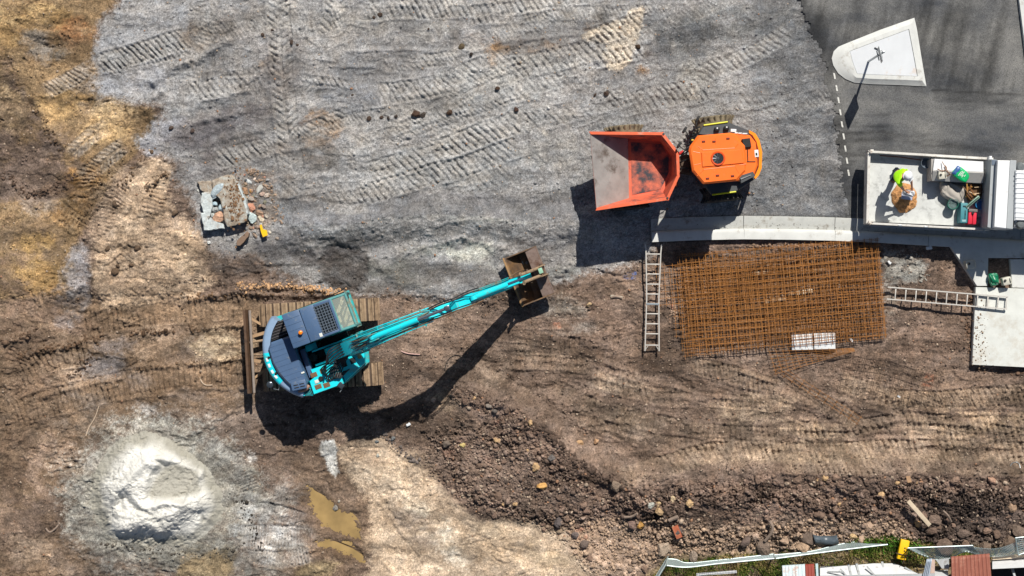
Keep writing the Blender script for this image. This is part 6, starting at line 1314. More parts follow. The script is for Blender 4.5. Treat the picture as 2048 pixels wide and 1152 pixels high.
for sx in (-1, 1):
    c = fd*.088+Vector((.65,.75,0))*.03*sx; mb.lathe([(0,.006),(.009,.003),(.011,0)], 8, c)
mb.build('eyes', black, worker)
mb = MB(T(*(P(1816,354,2.27)-wk0))); mb.tube([fd*.08, fd*.115+Vector((0,0,-.01))], [.02,.012], 8); mb.build('nose', skinm, worker)
mb = MB(T(*(P(1816,354,2.245)-wk0))); mb.tube([fd*.09+Vector((.65,.75,0))*-.022, fd*.095, fd*.09+Vector((.65,.75,0))*.022], .006, 6); mb.build('mouth', mat('lips', (150,84,76), .6), worker)
for sx in (-1, 1):
    mb = MB(T(*(P(1815,353,2.32)-wk0))); mb.box(Vector((.65,.75,0))*.088*sx, (.035,.02,.055), .008, R(40)); mb.build('ear', skinm, worker)
sk_ = sack('carry_bag', 'white plastic bag held by the worker over the soil heap', 1817, 386, 1.28, .38, .20, .26, -12, mat('white_plastic_bag', (224,228,234), .4, var=.06, bump=.4, bscale=16), 'bag', 15, None, .3)
o = MB(Rz(-8)); o.box((0,0,0), (.34,.22,.012), .003); o = o.build('dust_pan', mat('lilac_sheet', (176,182,204), .5)); o.location = P(1814, 392, 1.12); tag(o, 'pale flat tray under the white bag above the soil heap', 'tray')
# ---------------------------------------------------------------- rocks and clods
def ico(sub):
    bm = bmesh.new(); bmesh.ops.create_icosphere(bm, subdivisions=sub, radius=1); bm.verts.ensure_lookup_table()
    v = np.array([q.co[:] for q in bm.verts]); f = np.array([[q.index for q in p.verts] for p in bm.faces]); bm.free(); return v, f
ICO = {1: ico(1), 2: ico(2), 3: ico(3)}
def rock_shape(sub, r, blocky=.5, rough_=.12):
    v, f = ICO[sub]; v = v.copy()
    for _ in range(7):                                   # planar cuts give facets
        n_ = r.normal(size=3); n_ /= np.linalg.norm(n_); d = r.uniform(.55, .85) if blocky > 0 else 1
        k = v@n_; over = k > d; v[over] -= np.outer((k[over]-d)*blocky, n_)
    v *= 1+rough_*r.normal(size=(len(v), 1))*(1.3 if sub == 1 else .8); v += .05*r.normal(size=v.shape)*(1 if sub < 3 else 0)
    v *= np.array([1, r.uniform(.65, .95), r.uniform(.5, .75)]); return v, f
def scatter(name, label, pts, sizes, cols, subs, z_off=.25, seed=0):
    r = np.random.default_rng(seed); shapes = [rock_shape(subs, r, .9, .12) for _ in range(14)]
    VV = []; FF = []; CC = []; o = 0
    for (px_, py_), s_, c in zip(pts, sizes, cols):
        v, f = shapes[r.integers(14)]; a = r.uniform(0, 6.28); ca, sa = math.cos(a), math.sin(a)
        q = v*s_; q = np.stack([q[:, 0]*ca-q[:, 1]*sa, q[:, 0]*sa+q[:, 1]*ca, q[:, 2]], 1)
        g = G(px_, py_); VV.append(q+np.array([g.x, g.y, g.z+s_*z_off])); FF.append(f+o); o += len(v); CC.append(np.repeat(np.array([[*c, 1]]), len(v), 0))
    V_ = np.concatenate(VV).astype(np.float32); F_ = np.concatenate(FF).astype(np.int32); C_ = np.concatenate(CC).astype(np.float32)
    me = bpy.data.meshes.new(name); me.vertices.add(len(V_)); me.vertices.foreach_set('co', V_.ravel()); me.loops.add(len(F_)*3); me.polygons.add(len(F_))
    me.loops.foreach_set('vertex_index', F_.ravel()); me.polygons.foreach_set('loop_start', np.arange(len(F_), dtype=np.int32)*3); me.update(calc_edges=True)
    at = me.color_attributes.new('soil', 'FLOAT_COLOR', 'POINT'); at.data.foreach_set('color', C_.ravel()); me.materials.append(ROCKM)
    ob = bpy.data.objects.new(name, me); C.objects.link(ob); ob['kind'] = 'stuff'; ob['label'] = label; ob['category'] = 'stones'; return ob
ROCKM = soil_mat('stone', .5, .9, .6, .3)
rr = np.random.default_rng(5)
def soil_at(px_, py_):
    x, y = (px_-1024)/PPM, (576-py_)/PPM; i = min(NX-1, np.searchsorted(XA, x)); j = min(NY-1, np.searchsorted(YA, y)); return COL[j, i]
blocked = [((1600,-20),(2070,480)),((1290,425),(2070,500)),((1940,480),(2070,745)),((1375,500),(1768,700)),((160,850),(450,1110)),((610,970),(730,1100))]
def free(x, y): return not any(a[0] < x < b[0] and a[1] < y < b[1] for a, b in blocked)
def inside(poly, x, y):
    c = False
    for i in range(len(poly)):
        ax_, ay_ = poly[i]; bx_, by_ = poly[i-1]
        if (ay_ > y) != (by_ > y) and x < (bx_-ax_)*(y-ay_)/(by_-ay_)+ax_: c = not c
    return c
BANK = [(905,780),(960,785),(1040,818),(1100,874),(1160,925),(1250,968),(1400,966),(1540,950),(1700,947),(2060,955),(2060,1090),(1880,1096),(1700,1080),(1560,1102),(1400,1112),(1330,1112),(1290,1140),(1180,1152),(1130,1090),(1060,1045),(960,1030),(900,985),(845,920),(860,870),(920,880),(990,860),(960,830),(900,800)]
LIGHT = [(1130,1040),(1300,1035),(1420,1055),(1560,1040),(1680,1030),(1800,1040),(1830,1085),(1700,1085),(1500,1110),(1330,1112),(1290,1152),(1190,1152),(1140,1100)]
def stone_col(x, y, r, light=None):
    if light is None: light = inside(LIGHT, x, y)
    base = soil_at(x, y)*r.uniform(.8, 1.35)
    if light and r.random() < .85: base = np.array(lin((190,164,140)))*KA*r.uniform(.7, 1.25)
    elif r.random() < .12: base = np.array(lin((190,170,150)))*KA*r.uniform(.8, 1.1)
    elif r.random() < .03: base = np.array(lin((170,132,106)))*KA
    return np.clip(base, .02, .75)
# small stones over the whole site
pts, sz, cl = [], [], []
while len(pts) < 26000:
    x, y = rr.uniform(-20, 2068), rr.uniform(-20, 1172)
    if not free(x, y): continue
    inb = inside(BANK, x, y); onp = soil_at(x, y); greyish = onp[0] < onp[2]*1.15
    dens = 1 if inb else (.14 if greyish else (.55 if x > 760 else .22))
    if 700 < x < 1180 and y > 900 and not inb: dens = .06
    if rr.random() > dens: continue
    pts.append((x, y)); sz.append(float(np.clip(rr.lognormal(-3.85, .42), .010, .055)) if not inb else float(np.clip(rr.lognormal(-3.7, .5), .012, .06))); cl.append(stone_col(x, y, rr))
scatter('pebbles', 'small stones and crumbs strewn over the bare ground', pts, sz, cl, 1, .2, 1)
pts, sz, cl = [], [], []
while len(pts) < 5200:
    x, y = rr.uniform(820, 2068), rr.uniform(770, 1160)
    if not inside(BANK, x, y): continue
    d = 1.0 if (y > 940 or x < 1250) else .6
    if inside(LIGHT, x, y): d *= .8
    if rr.random() > d*(.35+.65*(vn(np.array([x]), np.array([y]), 40, 3, 9)[0])): continue
    pts.append((x, y)); sz.append(float(np.clip(rr.lognormal(-3.15, .42), .025, .12))); cl.append(stone_col(x, y, rr))
scatter('rubble', 'lumpy broken clods and stones heaped along the earth bank', pts, sz, cl, 1, .15, 2)
# clods along the ridges in the mud
pts, sz, cl = [], [], []
for line, n_, s0, col in (([(480,575),(560,572),(640,580),(690,588)], 240, .045, (206,166,126)), ([(372,598),(430,594),(520,588),(690,590)], 130, .035, (130,104,80)), ([(40,712),(80,700),(130,692),(160,682),(205,676)], 150, .045, (112,90,72)), ([(0,684),(40,676),(66,662)], 70, .06, (112,92,76)), ([(380,658),(430,655),(500,650)], 80, .035, (110,90,72)), ([(260,668),(300,664),(338,662)], 60, .05, (110,88,70)), ([(138,758),(165,730),(185,710)], 50, .04, (104,84,68)), \
    ([(275,735),(340,732),(420,724),(495,716)], 90, .03, (120,98,78)), ([(10,345),(60,390),(110,375),(150,350)], 160, .04, (100,82,70)), ([(130,450),(165,440),(180,405),(195,370),(230,330)], 110, .035, (112,90,68)), ([(240,380),(260,345),(300,300)], 60, .035, (120,98,78)), ([(292,378),(312,362),(335,345)], 60, .04, (126,104,84)), ([(60,190),(90,250),(120,300)], 60, .035, (104,84,66)), ([(1300,545),(1340,600),(1350,640)], 120, .04, (176,150,130)), ([(1500,492),(1600,490),(1690,492)], 130, .045, (160,134,114)), \
    ([(1940,590),(1938,660),(1945,728)], 110, .04, (130,104,86)), ([(1950,738),(2048,745)], 70, .035, (130,104,86)), ([(1775,505),(1830,515),(1850,560)], 110, .03, (160,156,148)), ([(500,340),(540,380),(560,440)], 140, .035, (170,146,126)), ([(480,1000),(500,1040),(520,1100)], 80, .03, (70,64,58)), ([(200,1090),(300,1100),(400,1110),(480,1090)], 120, .03, (96,90,82)), ([(770,870),(800,900),(830,920)], 60, .05, (120,110,104)), ([(1100,870),(1160,930),(1240,970)], 160, .07, (100,84,74)), ([(330,575),(400,560),(470,570)], 60, .03, (110,92,78))):
    sp_ = spline([Vector((*p, 0)) for p in line], 10)
    for k in range(n_):
        p = sp_[rr.integers(len(sp_))]; x, y = p.x+rr.normal()*6, p.y+rr.normal()*4; pts.append((x, y)); sz.append(float(np.clip(s0*rr.lognormal(-.35, .4), .012, .11))); cl.append(np.clip(np.array(lin(col))*KA*rr.uniform(.7, 1.3), .02, .7))
scatter('clods', 'crumbly clods thrown up along the wheel ruts and edges', pts, sz, cl, 2, .3, 3)
# individual rocks
def rock(px_, py_, s_, rgb, label, seed, group=None, nm='rock', flat=1.0, sub=3, cat='rock', z=.3, elong=1.0, rot=None):
    r = np.random.default_rng(seed+1000); v, f = rock_shape(sub, r, .95, .045 if sub == 3 else .09)
    n_ = fbm(v[:, 0]*60+seed*11, v[:, 1]*60+v[:, 2]*43, 22, 3, 0, .7); v = v*(1+.14*n_[:, None]); v = v*np.array([elong, 1, flat])
    me = bpy.data.meshes.new(nm); me.from_pydata((v*s_).tolist(), [], f.tolist())
    c = np.clip(np.array(lin(rgb))*KA, .02, .85)*np.ones((len(v), 1))*(1+.35*n_[:, None]); at = me.color_attributes.new('soil', 'FLOAT_COLOR', 'POINT'); at.data.foreach_set('color', np.concatenate([c, np.ones((len(v), 1))], 1).astype(np.float32).ravel())
    me.materials.append(ROCKM); o = bpy.data.objects.new(nm, me); C.objects.link(o); g = G(px_, py_, 0); o.location = (g.x, g.y, g.z+s_*flat*z); o.rotation_euler = (0, 0, rot if rot is not None else r.uniform(0, 6.28)); return tag(o, label, cat, group)
named = [(1083,972,.17,(226,176,110),'yellow-orange block on the dark earth bank, casting a long shadow'),(1231,972,.22,(146,128,112),'big squared grey-brown boulder at the corner where the two earth banks meet'),(1115,1043,.19,(108,100,98),'dark grey boulder on the edge of the pale mud below the bank'),
 (1379,1005,.16,(214,180,136),'tan boulder standing alone on the dark bank, right of the pale rock cluster'),(1345,999,.12,(206,184,150),'flat cream rock left of the tan boulder on the bank'),(1318,1022,.16,(196,166,128),'largest tan rock of the tight cluster in the middle of the bank'),(1302,1010,.12,(190,190,180),'pale grey-white rock in the tight cluster in the middle of the bank'),
 (1316,1007,.11,(206,178,140),'small tan rock on top of the tight cluster in the middle of the bank'),(1264,1050,.18,(140,118,108),'brown-grey boulder at the foot of the bank, left of a yellow stone'),(1281,1050,.13,(190,146,84),'yellow stone beside the brown-grey boulder at the foot of the bank'),(1326,1095,.26,(190,170,150),'large pale lumpy boulder near the end of the wire fence'),
 (1387,1112,.20,(158,142,128),'angular grey boulder touching the wire fence'),(1525,1096,.34,(132,116,104),'very large round brown boulder just above the wire fence'),(1490,1083,.2,(122,106,98),'dark brown boulder left of the very large round one'),(1512,1073,.2,(190,166,148),'pale pinkish rock above the very large round boulder'),
 (1605,1095,.24,(190,162,136),'pale tan boulder below the black plastic sheet'),(1615,1076,.26,(112,98,88),'dark clod overlapping the left end of the black plastic sheet'),(1706,1073,.14,(206,176,134),'rounded tan stone right of the black plastic sheet'),(1835,1047,.12,(206,166,120),'tan pebble beside the lower end of the timber plank'),
 (1984,960,.15,(186,150,128),'pinkish rock on the crest of the bank near the right edge'),(2023,1015,.16,(160,134,112),'brown rock half way down the bank near the right edge'),(1355,1062,.16,(110,100,96),'dark stone left of the red brick piece'),(1168,1088,.15,(120,106,98),'small dark boulder on the tan clay at the left foot of the bank'),
 (1150,1070,.12,(120,108,104),'grey stone just above the small dark boulder on the tan clay'),(1103,915,.13,(120,114,110),'grey stone on the dark scarp, upper left bank'),(1192,882,.1,(206,166,130),'small peach stone on the soil above the scarp'),(1160,885,.12,(206,168,128),'longer peach stone on the soil above the scarp'),(1178,609,.09,(206,178,140),'tan cobble alone right of the excavator bucket'),
 (978,812,.11,(150,140,130),'pale grey stone at the start of the scarp right of the boom shadow'),(988,822,.12,(112,104,98),'dark stone directly below the pale one at the start of the scarp'),(893,888,.14,(120,108,98),'brown-grey rock in the dark soil below the boom shadow'),(925,890,.1,(196,176,120),'yellowish rock in the dark soil below the boom shadow'),(867,800,.1,(190,166,146),'flat pinkish stone on the edge of the boom shadow'),
 (786,877,.09,(120,122,122),'grey stone at the top of a short column of stones on the dried mud'),(754,883,.07,(116,122,124),'bluish stone left of the column of stones on the dried mud'),(756,911,.07,(196,196,186),'pale square stone on the dried mud'),(671,1015,.10,(140,136,130),'grey stone lying in the yellow puddle'),(678,1002,.05,(190,184,170),'small pale stone beside the grey one at the puddle'),
 (230,408,.10,(96,80,66),'dark clod on the pale dry clay, upper one'),(230,543,.13,(100,82,66),'largest dark clod on the pale dry clay'),(263,530,.08,(100,82,66),'dark clod right of the largest one on the pale clay'),(236,532,.07,(100,82,66),'small dark clod touching the largest one on the pale clay'),(275,496,.11,(104,86,70),'dark clod in the middle of the pale clay'),(215,497,.09,(104,86,70),'dark clod at the left rim of the pale clay'),(350,427,.12,(112,94,78),'flat brown clod right of the bar marks on the pale clay'),
 (385,262,.08,(96,82,76),'dark clod on the bluish gravel left of the scarp'),(342,256,.09,(90,76,68),'dark round clod on the bluish gravel'),(831,227,.15,(84,66,56),'dark brown clod in the middle of the grey pad'),(846,230,.11,(80,72,66),'blackish clod beside the dark brown one on the grey pad'),(899,225,.10,(84,66,54),'brown clod right of the pair on the grey pad'),(995,177,.09,(84,66,56),'dark brown clod below the tyre tracks in the top centre'),(923,93,.12,(96,84,66),'olive brown clod under the top tyre tracks'),(942,108,.08,(70,62,58),'black clod right of the olive brown one'),(1032,220,.10,(84,64,56),'reddish dark clod left of the dumper skip'),
 (1276,93,.10,(78,62,50),'dark clod on the pale sand streak'),(777,236,.07,(70,62,58),'black clod in a row on the grey pad'),(793,233,.07,(70,62,58),'black round clod, last of the row on the grey pad')]
for i, (x, y, s_, c, lab) in enumerate(named): rock(x, y, s_, c, lab, i, None)
rr2 = np.random.default_rng(9); k = 0; bank_pts = []
while k < 225:
    x, y = rr2.uniform(830, 2060), rr2.uniform(780, 1150)
    if not inside(BANK, x, y): continue
    if any(math.hypot(x-a, y-b) < 11 for a, b in bank_pts) or any(math.hypot(x-q[0], y-q[1]) < 14 for q in named): continue
    big = (x > 1850 and y > 1030); lt = inside(LIGHT, x, y)
    bank_pts.append((x, y)); s_ = float(np.clip(rr2.lognormal(-2.45, .32), .06, .18))*(1.35 if big else 1)
    f_ = rr2.uniform(.86, 1.16)
    c = (184,158,136) if lt and rr2.random() < .8 else ((206,172,130) if rr2.random() < .08 else tuple(int(v*f_) for v in (134,112,98)))
    rock(x, y, s_, tuple(int(v) for v in c), 'rough clod of broken soil and stone in the long rubble bank', 300+k, 'rocks in the rubble bank', sub=2, z=.12); k += 1
for i, (x, y, s_, c, lab) in enumerate([(1888,1095,.44,(124,106,94),'huge brown clod beside the wire fence, left one of the lower three'),(1966,1100,.40,(130,112,98),'huge round clod beside the wire fence, middle one of the lower three'),(2018,1085,.34,(124,106,92),'huge clod beside the wire fence, right one of the lower three'),(1868,1038,.32,(130,112,100),'large clod at the lower end of the timber plank'),(1925,1066,.34,(120,104,94),'large dark clod above the gap between the lower huge ones'),(2035,1062,.34,(126,110,98),'large clod at the right edge of the picture on the bank')]):
    rock(x, y, s_*.72, c, lab, 700+i, None, z=.3)
for i in range(12):
    x, y = [(545,60),(525,70),(583,85),(595,90),(748,35),(760,30),(857,58),(763,235),(738,237),(705,190),(1190,190),(1212,187)][i]
    rock(x, y, .05+.02*(i % 3), (84,70,62), 'small dark clod dropped on the grey gravel pad', 800+i, 'small clods on the grey pad', sub=2)
# broken concrete heap, left of centre
Q = lambda x, y: (360+x/5.758, 320+y/5.758)
concb = mat('broken_concrete', (196,204,204), .85, var=.34, vscale=13, bump=1.0, bscale=18, dirt=.30, dirtc=(150,120,90), dscale=3)
concd = mat('dirty_broken_concrete', (158,144,128), .9, var=.4, vscale=15, bump=1.0, bscale=18, dirt=.42, dirtc=(190,194,188), dscale=5)
def chunk(name, label, poly, z0, z1, m, cat, group=None, tilt=0, seed=0):
    rd = random.Random(seed); pts = []
    n_ = len(poly)
    for i in range(n_):
        a, b_ = Vector((*poly[i], 0)), Vector((*poly[(i+1) % n_], 0)); L_ = (b_-a).length; k = max(1, int(L_/5))
        for j in range(k):
            p = a.lerp(b_, j/k); pts.append((p.x+rd.uniform(-1.2, 1.2)*(j > 0), p.y+rd.uniform(-1.2, 1.2)*(j > 0)))
    cx2 = sum(p[0] for p in pts)/len(pts); cy2 = sum(p[1] for p in pts)/len(pts); c = P(cx2, cy2, z0)
    mb = MB(T(*(-c))); z_ = lambda p: z1+tilt*(p[0]-cx2)/64
    top = [P(*p, z_(p)) for p in pts]; N_ = len(top); inn_ = [P(cx2+(p[0]-cx2)*.93, cy2+(p[1]-cy2)*.93, z_(p)+.02) for p in pts]
    low = [Vector((q.x*1.0, q.y, z0)) for q in [P(cx2+(p[0]-cx2)*.97, cy2+(p[1]-cy2)*.97, z1) for p in pts]]; cc = P(cx2, cy2, z1+.025)
    vs = low+top+inn_+[cc]; fs = [(i, (i+1) % N_, N_+(i+1) % N_, N_+i) for i in range(N_)]+[(N_+i, N_+(i+1) % N_, 2*N_+(i+1) % N_, 2*N_+i) for i in range(N_)]+[(2*N_+i, 2*N_+(i+1) % N_, 3*N_) for i in range(N_)]
    fs.append(tuple(range(N_))[::-1])
    o = mb.add(vs, fs).build(name, m, ang=25); o.location = c; return tag(o, label, cat, group)
chunk('concrete_slab', 'largest broken slab of the concrete heap, its top smeared with brown soil', [Q(*p) for p in [(365,240),(470,190),(600,165),(640,230),(690,350),(730,470),(770,620),(765,700),(640,750),(545,768),(515,700),(490,560),(450,440),(375,380)]], -.05, .34, concd, 'concrete slab', tilt=.06, seed=1)
chunk('concrete_slab', 'long thin pale broken edge along the right side of the largest slab', [Q(*p) for p in [(640,235),(665,250),(760,470),(790,620),(770,630),(725,470),(690,350)]], -.05, .37, concb, 'concrete slab', seed=2)
chunk('concrete_slab', 'flat slab at the upper left of the concrete heap', [Q(*p) for p in [(195,250),(355,240),(375,300),(385,420),(300,370),(240,350)]], -.05, .16, concd, 'concrete slab', seed=3)
chunk('concrete_slab', 'speckled narrow slab down the left side of the concrete heap', [Q(*p) for p in [(250,380),(330,365),(380,440),(370,560),(330,680),(280,650),(235,500)]], -.05, .24, concb, 'concrete slab', seed=4)
chunk('concrete_slab', 'square slab at the bottom left corner of the concrete heap', [Q(*p) for p in [(242,608),(290,610),(310,680),(500,735),(512,790),(275,812)]], -.05, .26, concb, 'concrete slab', seed=5)
chunk('concrete_slab', 'dark brown plank of concrete leaning below the concrete heap', [Q(*p) for p in [(655,930),(770,820),(800,840),(790,880),(690,990),(655,990)]], -.02, .20, mat('dark_broken_concrete', (140,116,98), .9, bump=.6), 'concrete slab', tilt=.2, seed=6)
for i, (x, y, s_, c, z, lab, el) in enumerate([(465,350,.26,(190,204,210),1.6,'long pale lump lying on top of the largest concrete slab',1.45),(405,505,.13,(196,220,232),1.8,'bluish white lump in the middle of the concrete heap',1),(505,560,.17,(196,214,220),1.9,'pale block right of the bluish lump',1),(415,575,.14,(180,184,184),1.6,'grey lump below the bluish one in the heap',1),(470,655,.20,(206,166,140),1.4,'pink stained block in the lower heap',1.4),(345,700,.15,(176,182,184),1.6,'ring-shaped grey lump on the bottom left slab',1.1),(385,640,.12,(186,192,190),1.6,'small grey lump above the pink stained block',1),(335,570,.14,(170,174,170),1.4,'mottled lump on the narrow left slab',1.3),
     (820,545,.18,(206,150,126),.4,'round salmon pink stone right of the largest slab',1),(825,660,.22,(200,216,216),.5,'pale blocky chunk at the right corner of the largest slab',1),(915,610,.15,(176,146,124),.4,'brown block right of the salmon stone',1.2),(935,680,.13,(214,200,176),.4,'cream block above the yellow tag',1.2),(965,535,.11,(150,136,126),.4,'grey triangular stone above the brown block',1.2),(750,355,.17,(176,140,112),.4,'brown square block above right of the largest slab',1.1),(790,250,.10,(206,210,210),.4,'white splinter at the top right of the heap',1.5),(860,220,.07,(226,206,190),.4,'small pink-white stone at the top right of the heap',1),
     (820,445,.12,(176,166,156),.4,'grey stone between the brown block and the salmon stone',1.1),(920,335,.12,(196,196,190),.4,'flat white stone far right of the heap',1.6),(820,360,.08,(206,160,90),.3,'small yellow stone beside the brown square block',1),(1000,405,.09,(206,190,176),.3,'small cream stone right of the heap',1.3),(945,390,.09,(196,170,156),.3,'small pinkish stone right of the heap',1.3),(1030,835,.09,(214,206,190),.3,'white chip right of the yellow tag',1.1),(865,870,.10,(170,150,134),.3,'tan stone left of the yellow tag',1.2),(895,775,.10,(150,134,122),.3,'dark stone just above the yellow tag',1.2),(965,870,.08,(206,206,204),.3,'white chip under the yellow tag',1.4),(735,1000,.08,(196,190,186),.3,'small grey stone below the dark plank of concrete',1),(335,950,.07,(220,222,220),.4,'single white stone on the brown clay below the heap',1),(210,355,.06,(206,206,200),.4,'small white stone left of the heap',1),(1115,905,.08,(160,146,134),.3,'small stone lower right of the heap',1),(990,650,.10,(190,180,166),.3,'pale stone beside the cream block',1)]):
    rock(*Q(x, y), s_*.85, c, lab, 850+i, None, z=z, elong=el, flat=.8)
rr3 = np.random.default_rng(21)
for i in range(60):
    x, y = 500+rr3.normal()*30, 415+rr3.normal()*32
    if x < 488: x = 976-x
    rock(x, y, float(rr3.uniform(.03, .08)), (int(170+rr3.integers(-30, 40)),)*3 if rr3.random() < .3 else (170+int(rr3.integers(-20, 30)), 146, 126), 'small chip of stone scattered right of the broken concrete heap', 900+i, 'chips beside the concrete heap', sub=2)
def crumbs(name, label, cx3, cy3, sx3, sy3, z, n_, s0, rgb, seed):
    r = np.random.default_rng(seed); mb = MB(); v, f = rock_shape(1, r, .9, .12); g0 = P(cx3, cy3, z); mb.M = T(*(-g0))
    for _ in range(n_):
        s_ = s0*r.lognormal(-.3, .45); q = P(cx3+r.normal()*sx3, cy3+r.normal()*sy3, z+.3*s_); a = r.uniform(0, 6.28); mb.add([q+Vector((s_*(p[0]*math.cos(a)-p[1]*math.sin(a)), s_*(p[0]*math.sin(a)+p[1]*math.cos(a)), s_*p[2])) for p in v], [tuple(int(i) for i in t) for t in f])
    o = mb.build(name, mat('crumb_%d' % seed, rgb, .95, var=.35, vscale=9, bump=.5), smooth=False, recalc=False); o.location = g0; return tag(o, label, 'soil', kind='stuff')
crumbs('soil_crumbs', 'brown soil crumbs lying on the largest concrete slab', 470, 395, 9, 28, .37, 220, .03, (128,98,72), 31)
crumbs('soil_crumbs', 'crumbs of earth trodden over the left edge of the concrete paving slab', 1958, 680, 9, 40, .15, 160, .022, (140,118,98), 32)
crumbs('soil_crumbs', 'specks of earth on the gutter and footpath near the truck', 1600, 452, 160, 6, .03, 160, .014, (96,88,80), 33)
yel = mat('yellow_plastic', (250,196,20), .45, var=.05, bump=.05, dirt=.08, dirtc=(180,140,60))
# yellow tag on the rubble
o = MB(); g = G(529, 462, .18); o.prism([(-.12,.18),(-.06,.20),(-.02,.05),(.10,.02),(.13,-.14),(-.02,-.20),(-.09,-.02)], 0, .03, .005); o = o.build('marker_tag', yel); o.location = g; tag(o, 'bright yellow plastic marker tag on the stones by the concrete heap', 'marker')
# ---------------------------------------------------------------- timber, pipes, scraps on the bank
def plank(name, label, p0, p1, z0, z1, w_, t_, m, cat):
    a = G(*p0, z0); b_ = G(*p1, z1); d = b_-a; L_ = d.length; q = d.to_track_quat('X', 'Z'); o = MB(); o.box((L_/2,0,0), (L_, w_, t_), .006); o = o.build(name, m); o.location = a; o.rotation_mode = 'QUATERNION'; o.rotation_quaternion = q; return tag(o, label, cat)
palet = mat('pale_timber', (214,190,150), .8, var=.12, vscale=9, bump=.25, bscale=50, dirt=.15, dirtc=(150,120,90), dscale=6)
plank('timber_plank', 'long pale timber plank lying steeply across the rubble bank', (1813,1000), (1855,1048), .25, .28, .13, .06, palet, 'plank')
plank('timber_plank', 'short brown timber stub standing on the crest of the bank', (1815,953), (1817,965), .05, .15, .13, .08, mat('old_timber', (160,128,98), .85, var=.2), 'plank')
plank('brick', 'broken red brick half buried near the end of the wire fence', (1349,1052), (1358,1074), .12, .1, .20, .12, mat('red_brick', (186,104,74), .9, var=.25, vscale=6, bump=.6, dirt=.3, dirtc=(200,150,120)), 'brick')
def pipe_(name, label, pts, r_, m, cat, dz=.1):
    g0 = G(*pts[0], dz); o = MB(); o.tube([G(*p, dz)-g0 for p in pts], r_, 7, smooth_pts=5); o = o.build(name, m); o.location = g0; return tag(o, label, cat)
root = mat('grey_root', (150,132,118), .9, var=.2, vscale=8, bump=.5)
pipe_('root', 'curved grey root arching over the bank above the big boulder', [(1537,1040),(1543,1052),(1540,1065),(1528,1080)], .05, root, 'root', .2)
pipe_('root', 'pale crooked root in the rubble left of the tan rock cluster', [(1248,1033),(1262,1032),(1274,1026)], .04, root, 'root', .15)
pipe_('root', 'short thick pale root below the cream rock on the bank', [(1337,1040),(1355,1032)], .06, root, 'root', .15)
pipe_('root', 'dark thin branch by the stub of timber plank', [(1884,1020),(1894,1030),(1900,1042)], .03, root, 'root', .15)
pipe_('branch', 'weathered grey stick lying on the pale mud in the middle of the picture', [(1222,595),(1232,593),(1244,596)], .035, root, 'branch', .03)
plank('timber_plank', 'short weathered board on the soil right of the excavator bucket', (1221,592), (1245,595), .03, .03, .08, .04, mat('grey_timber', (186,176,160), .85, var=.15), 'plank')
pipe_('root', 'whitish root lying on brown earth left of the dozer blade', [(400,754),(404,764),(412,770),(425,770)], .018, mat('pale_root', (206,184,160), .9), 'root', .02)
pipe_('root', 'thin white root left of the sand pile', [(198,812),(190,835),(178,855),(172,872)], .014, mat('pale_root', (206,184,160), .9), 'root', .02)
pipe_('root', 'curled brown root at the bottom left of the sand pile', [(92,1056),(100,1064),(112,1056),(120,1045)], .03, root, 'root', .03)
pipe_('cable', 'short pinkish strap lying above the boom shadow', [(802,702),(812,706),(825,708),(840,709)], .018, mat('pink_strap', (206,170,160), .7), 'strap', .02)
pipe_('hoop', 'thin grey wire hoop half buried in the tyre tracks at the right', [(2020,932),(2024,926),(2032,924),(2038,928),(2040,936)], .012, galv, 'wire hoop', .03)
pipe_('cable', 'dark curved cable next to the boom shadow', [(890,738),(893,726),(900,716),(912,710),(922,712)], .012, black, 'cable', .03)
for x, y, s_, lab, nm in ((1857,496,.13,'crumpled white paper cup in the truck shadow by the pavement','paper_cup'),(1778,525,.09,'white foam cap at the corner of the mesh stack','foam_offcut'),(1702,680,.09,'small white offcut at the bottom edge of the mesh stack','plastic_offcut'),(1797,793,.07,'white upright plastic offcut standing on the muddy soil','plastic_offcut'),(817,849,.10,'white plastic scrap below the boom shadow','plastic_offcut')):
    o = MB(Rz(random.uniform(-60, 60))); o.box((0,0,s_*.3), (s_*1.4, s_*.8, s_*.6), s_*.2); o.box((s_*.4,s_*.1,s_*.5), (s_*.5,s_*.9,s_*.3), s_*.1, .4); o = o.build(nm, whiteb); o.location = G(x, y, .02); tag(o, lab, 'litter')
# black plastic sheet curling on the bank
mb = MB(); vs = []; fs = []; nx_, ny_ = 14, 6
for j in range(ny_):
    for i in range(nx_):
        u_, v_ = i/(nx_-1), j/(ny_-1); x = 1624+48*u_-v_*-4; y = 1068+19*v_+3*math.sin(u_*3)*(1-v_); vs.append(G(x, y, 0)*1+Vector((0,0,.0)))
zs = max(v.z for v in vs)
for j in range(ny_):
    for i in range(nx_):
        v_ = j/(ny_-1); u_ = i/(nx_-1); q = vs[j*nx_+i]; q.z = zs+.05+.10*math.sin(v_*3.1)+.05*math.sin(u_*7+v_*3)
b0 = vs[0].copy(); vs = [v-b0 for v in vs]
for j in range(ny_-1):
    for i in range(nx_-1): fs.append((j*nx_+i, j*nx_+i+1, (j+1)*nx_+i+1, (j+1)*nx_+i))
o = mb.add(vs, fs).build('plastic_sheet', mat('grey_black_plastic', (82,92,100), .35, var=.15, bump=.1)); o.location = b0; so = o.modifiers.new('t', 'SOLIDIFY'); so.thickness = .012; tag(o, 'curled black plastic sheet lying on the bank above the wire fence', 'plastic sheet')

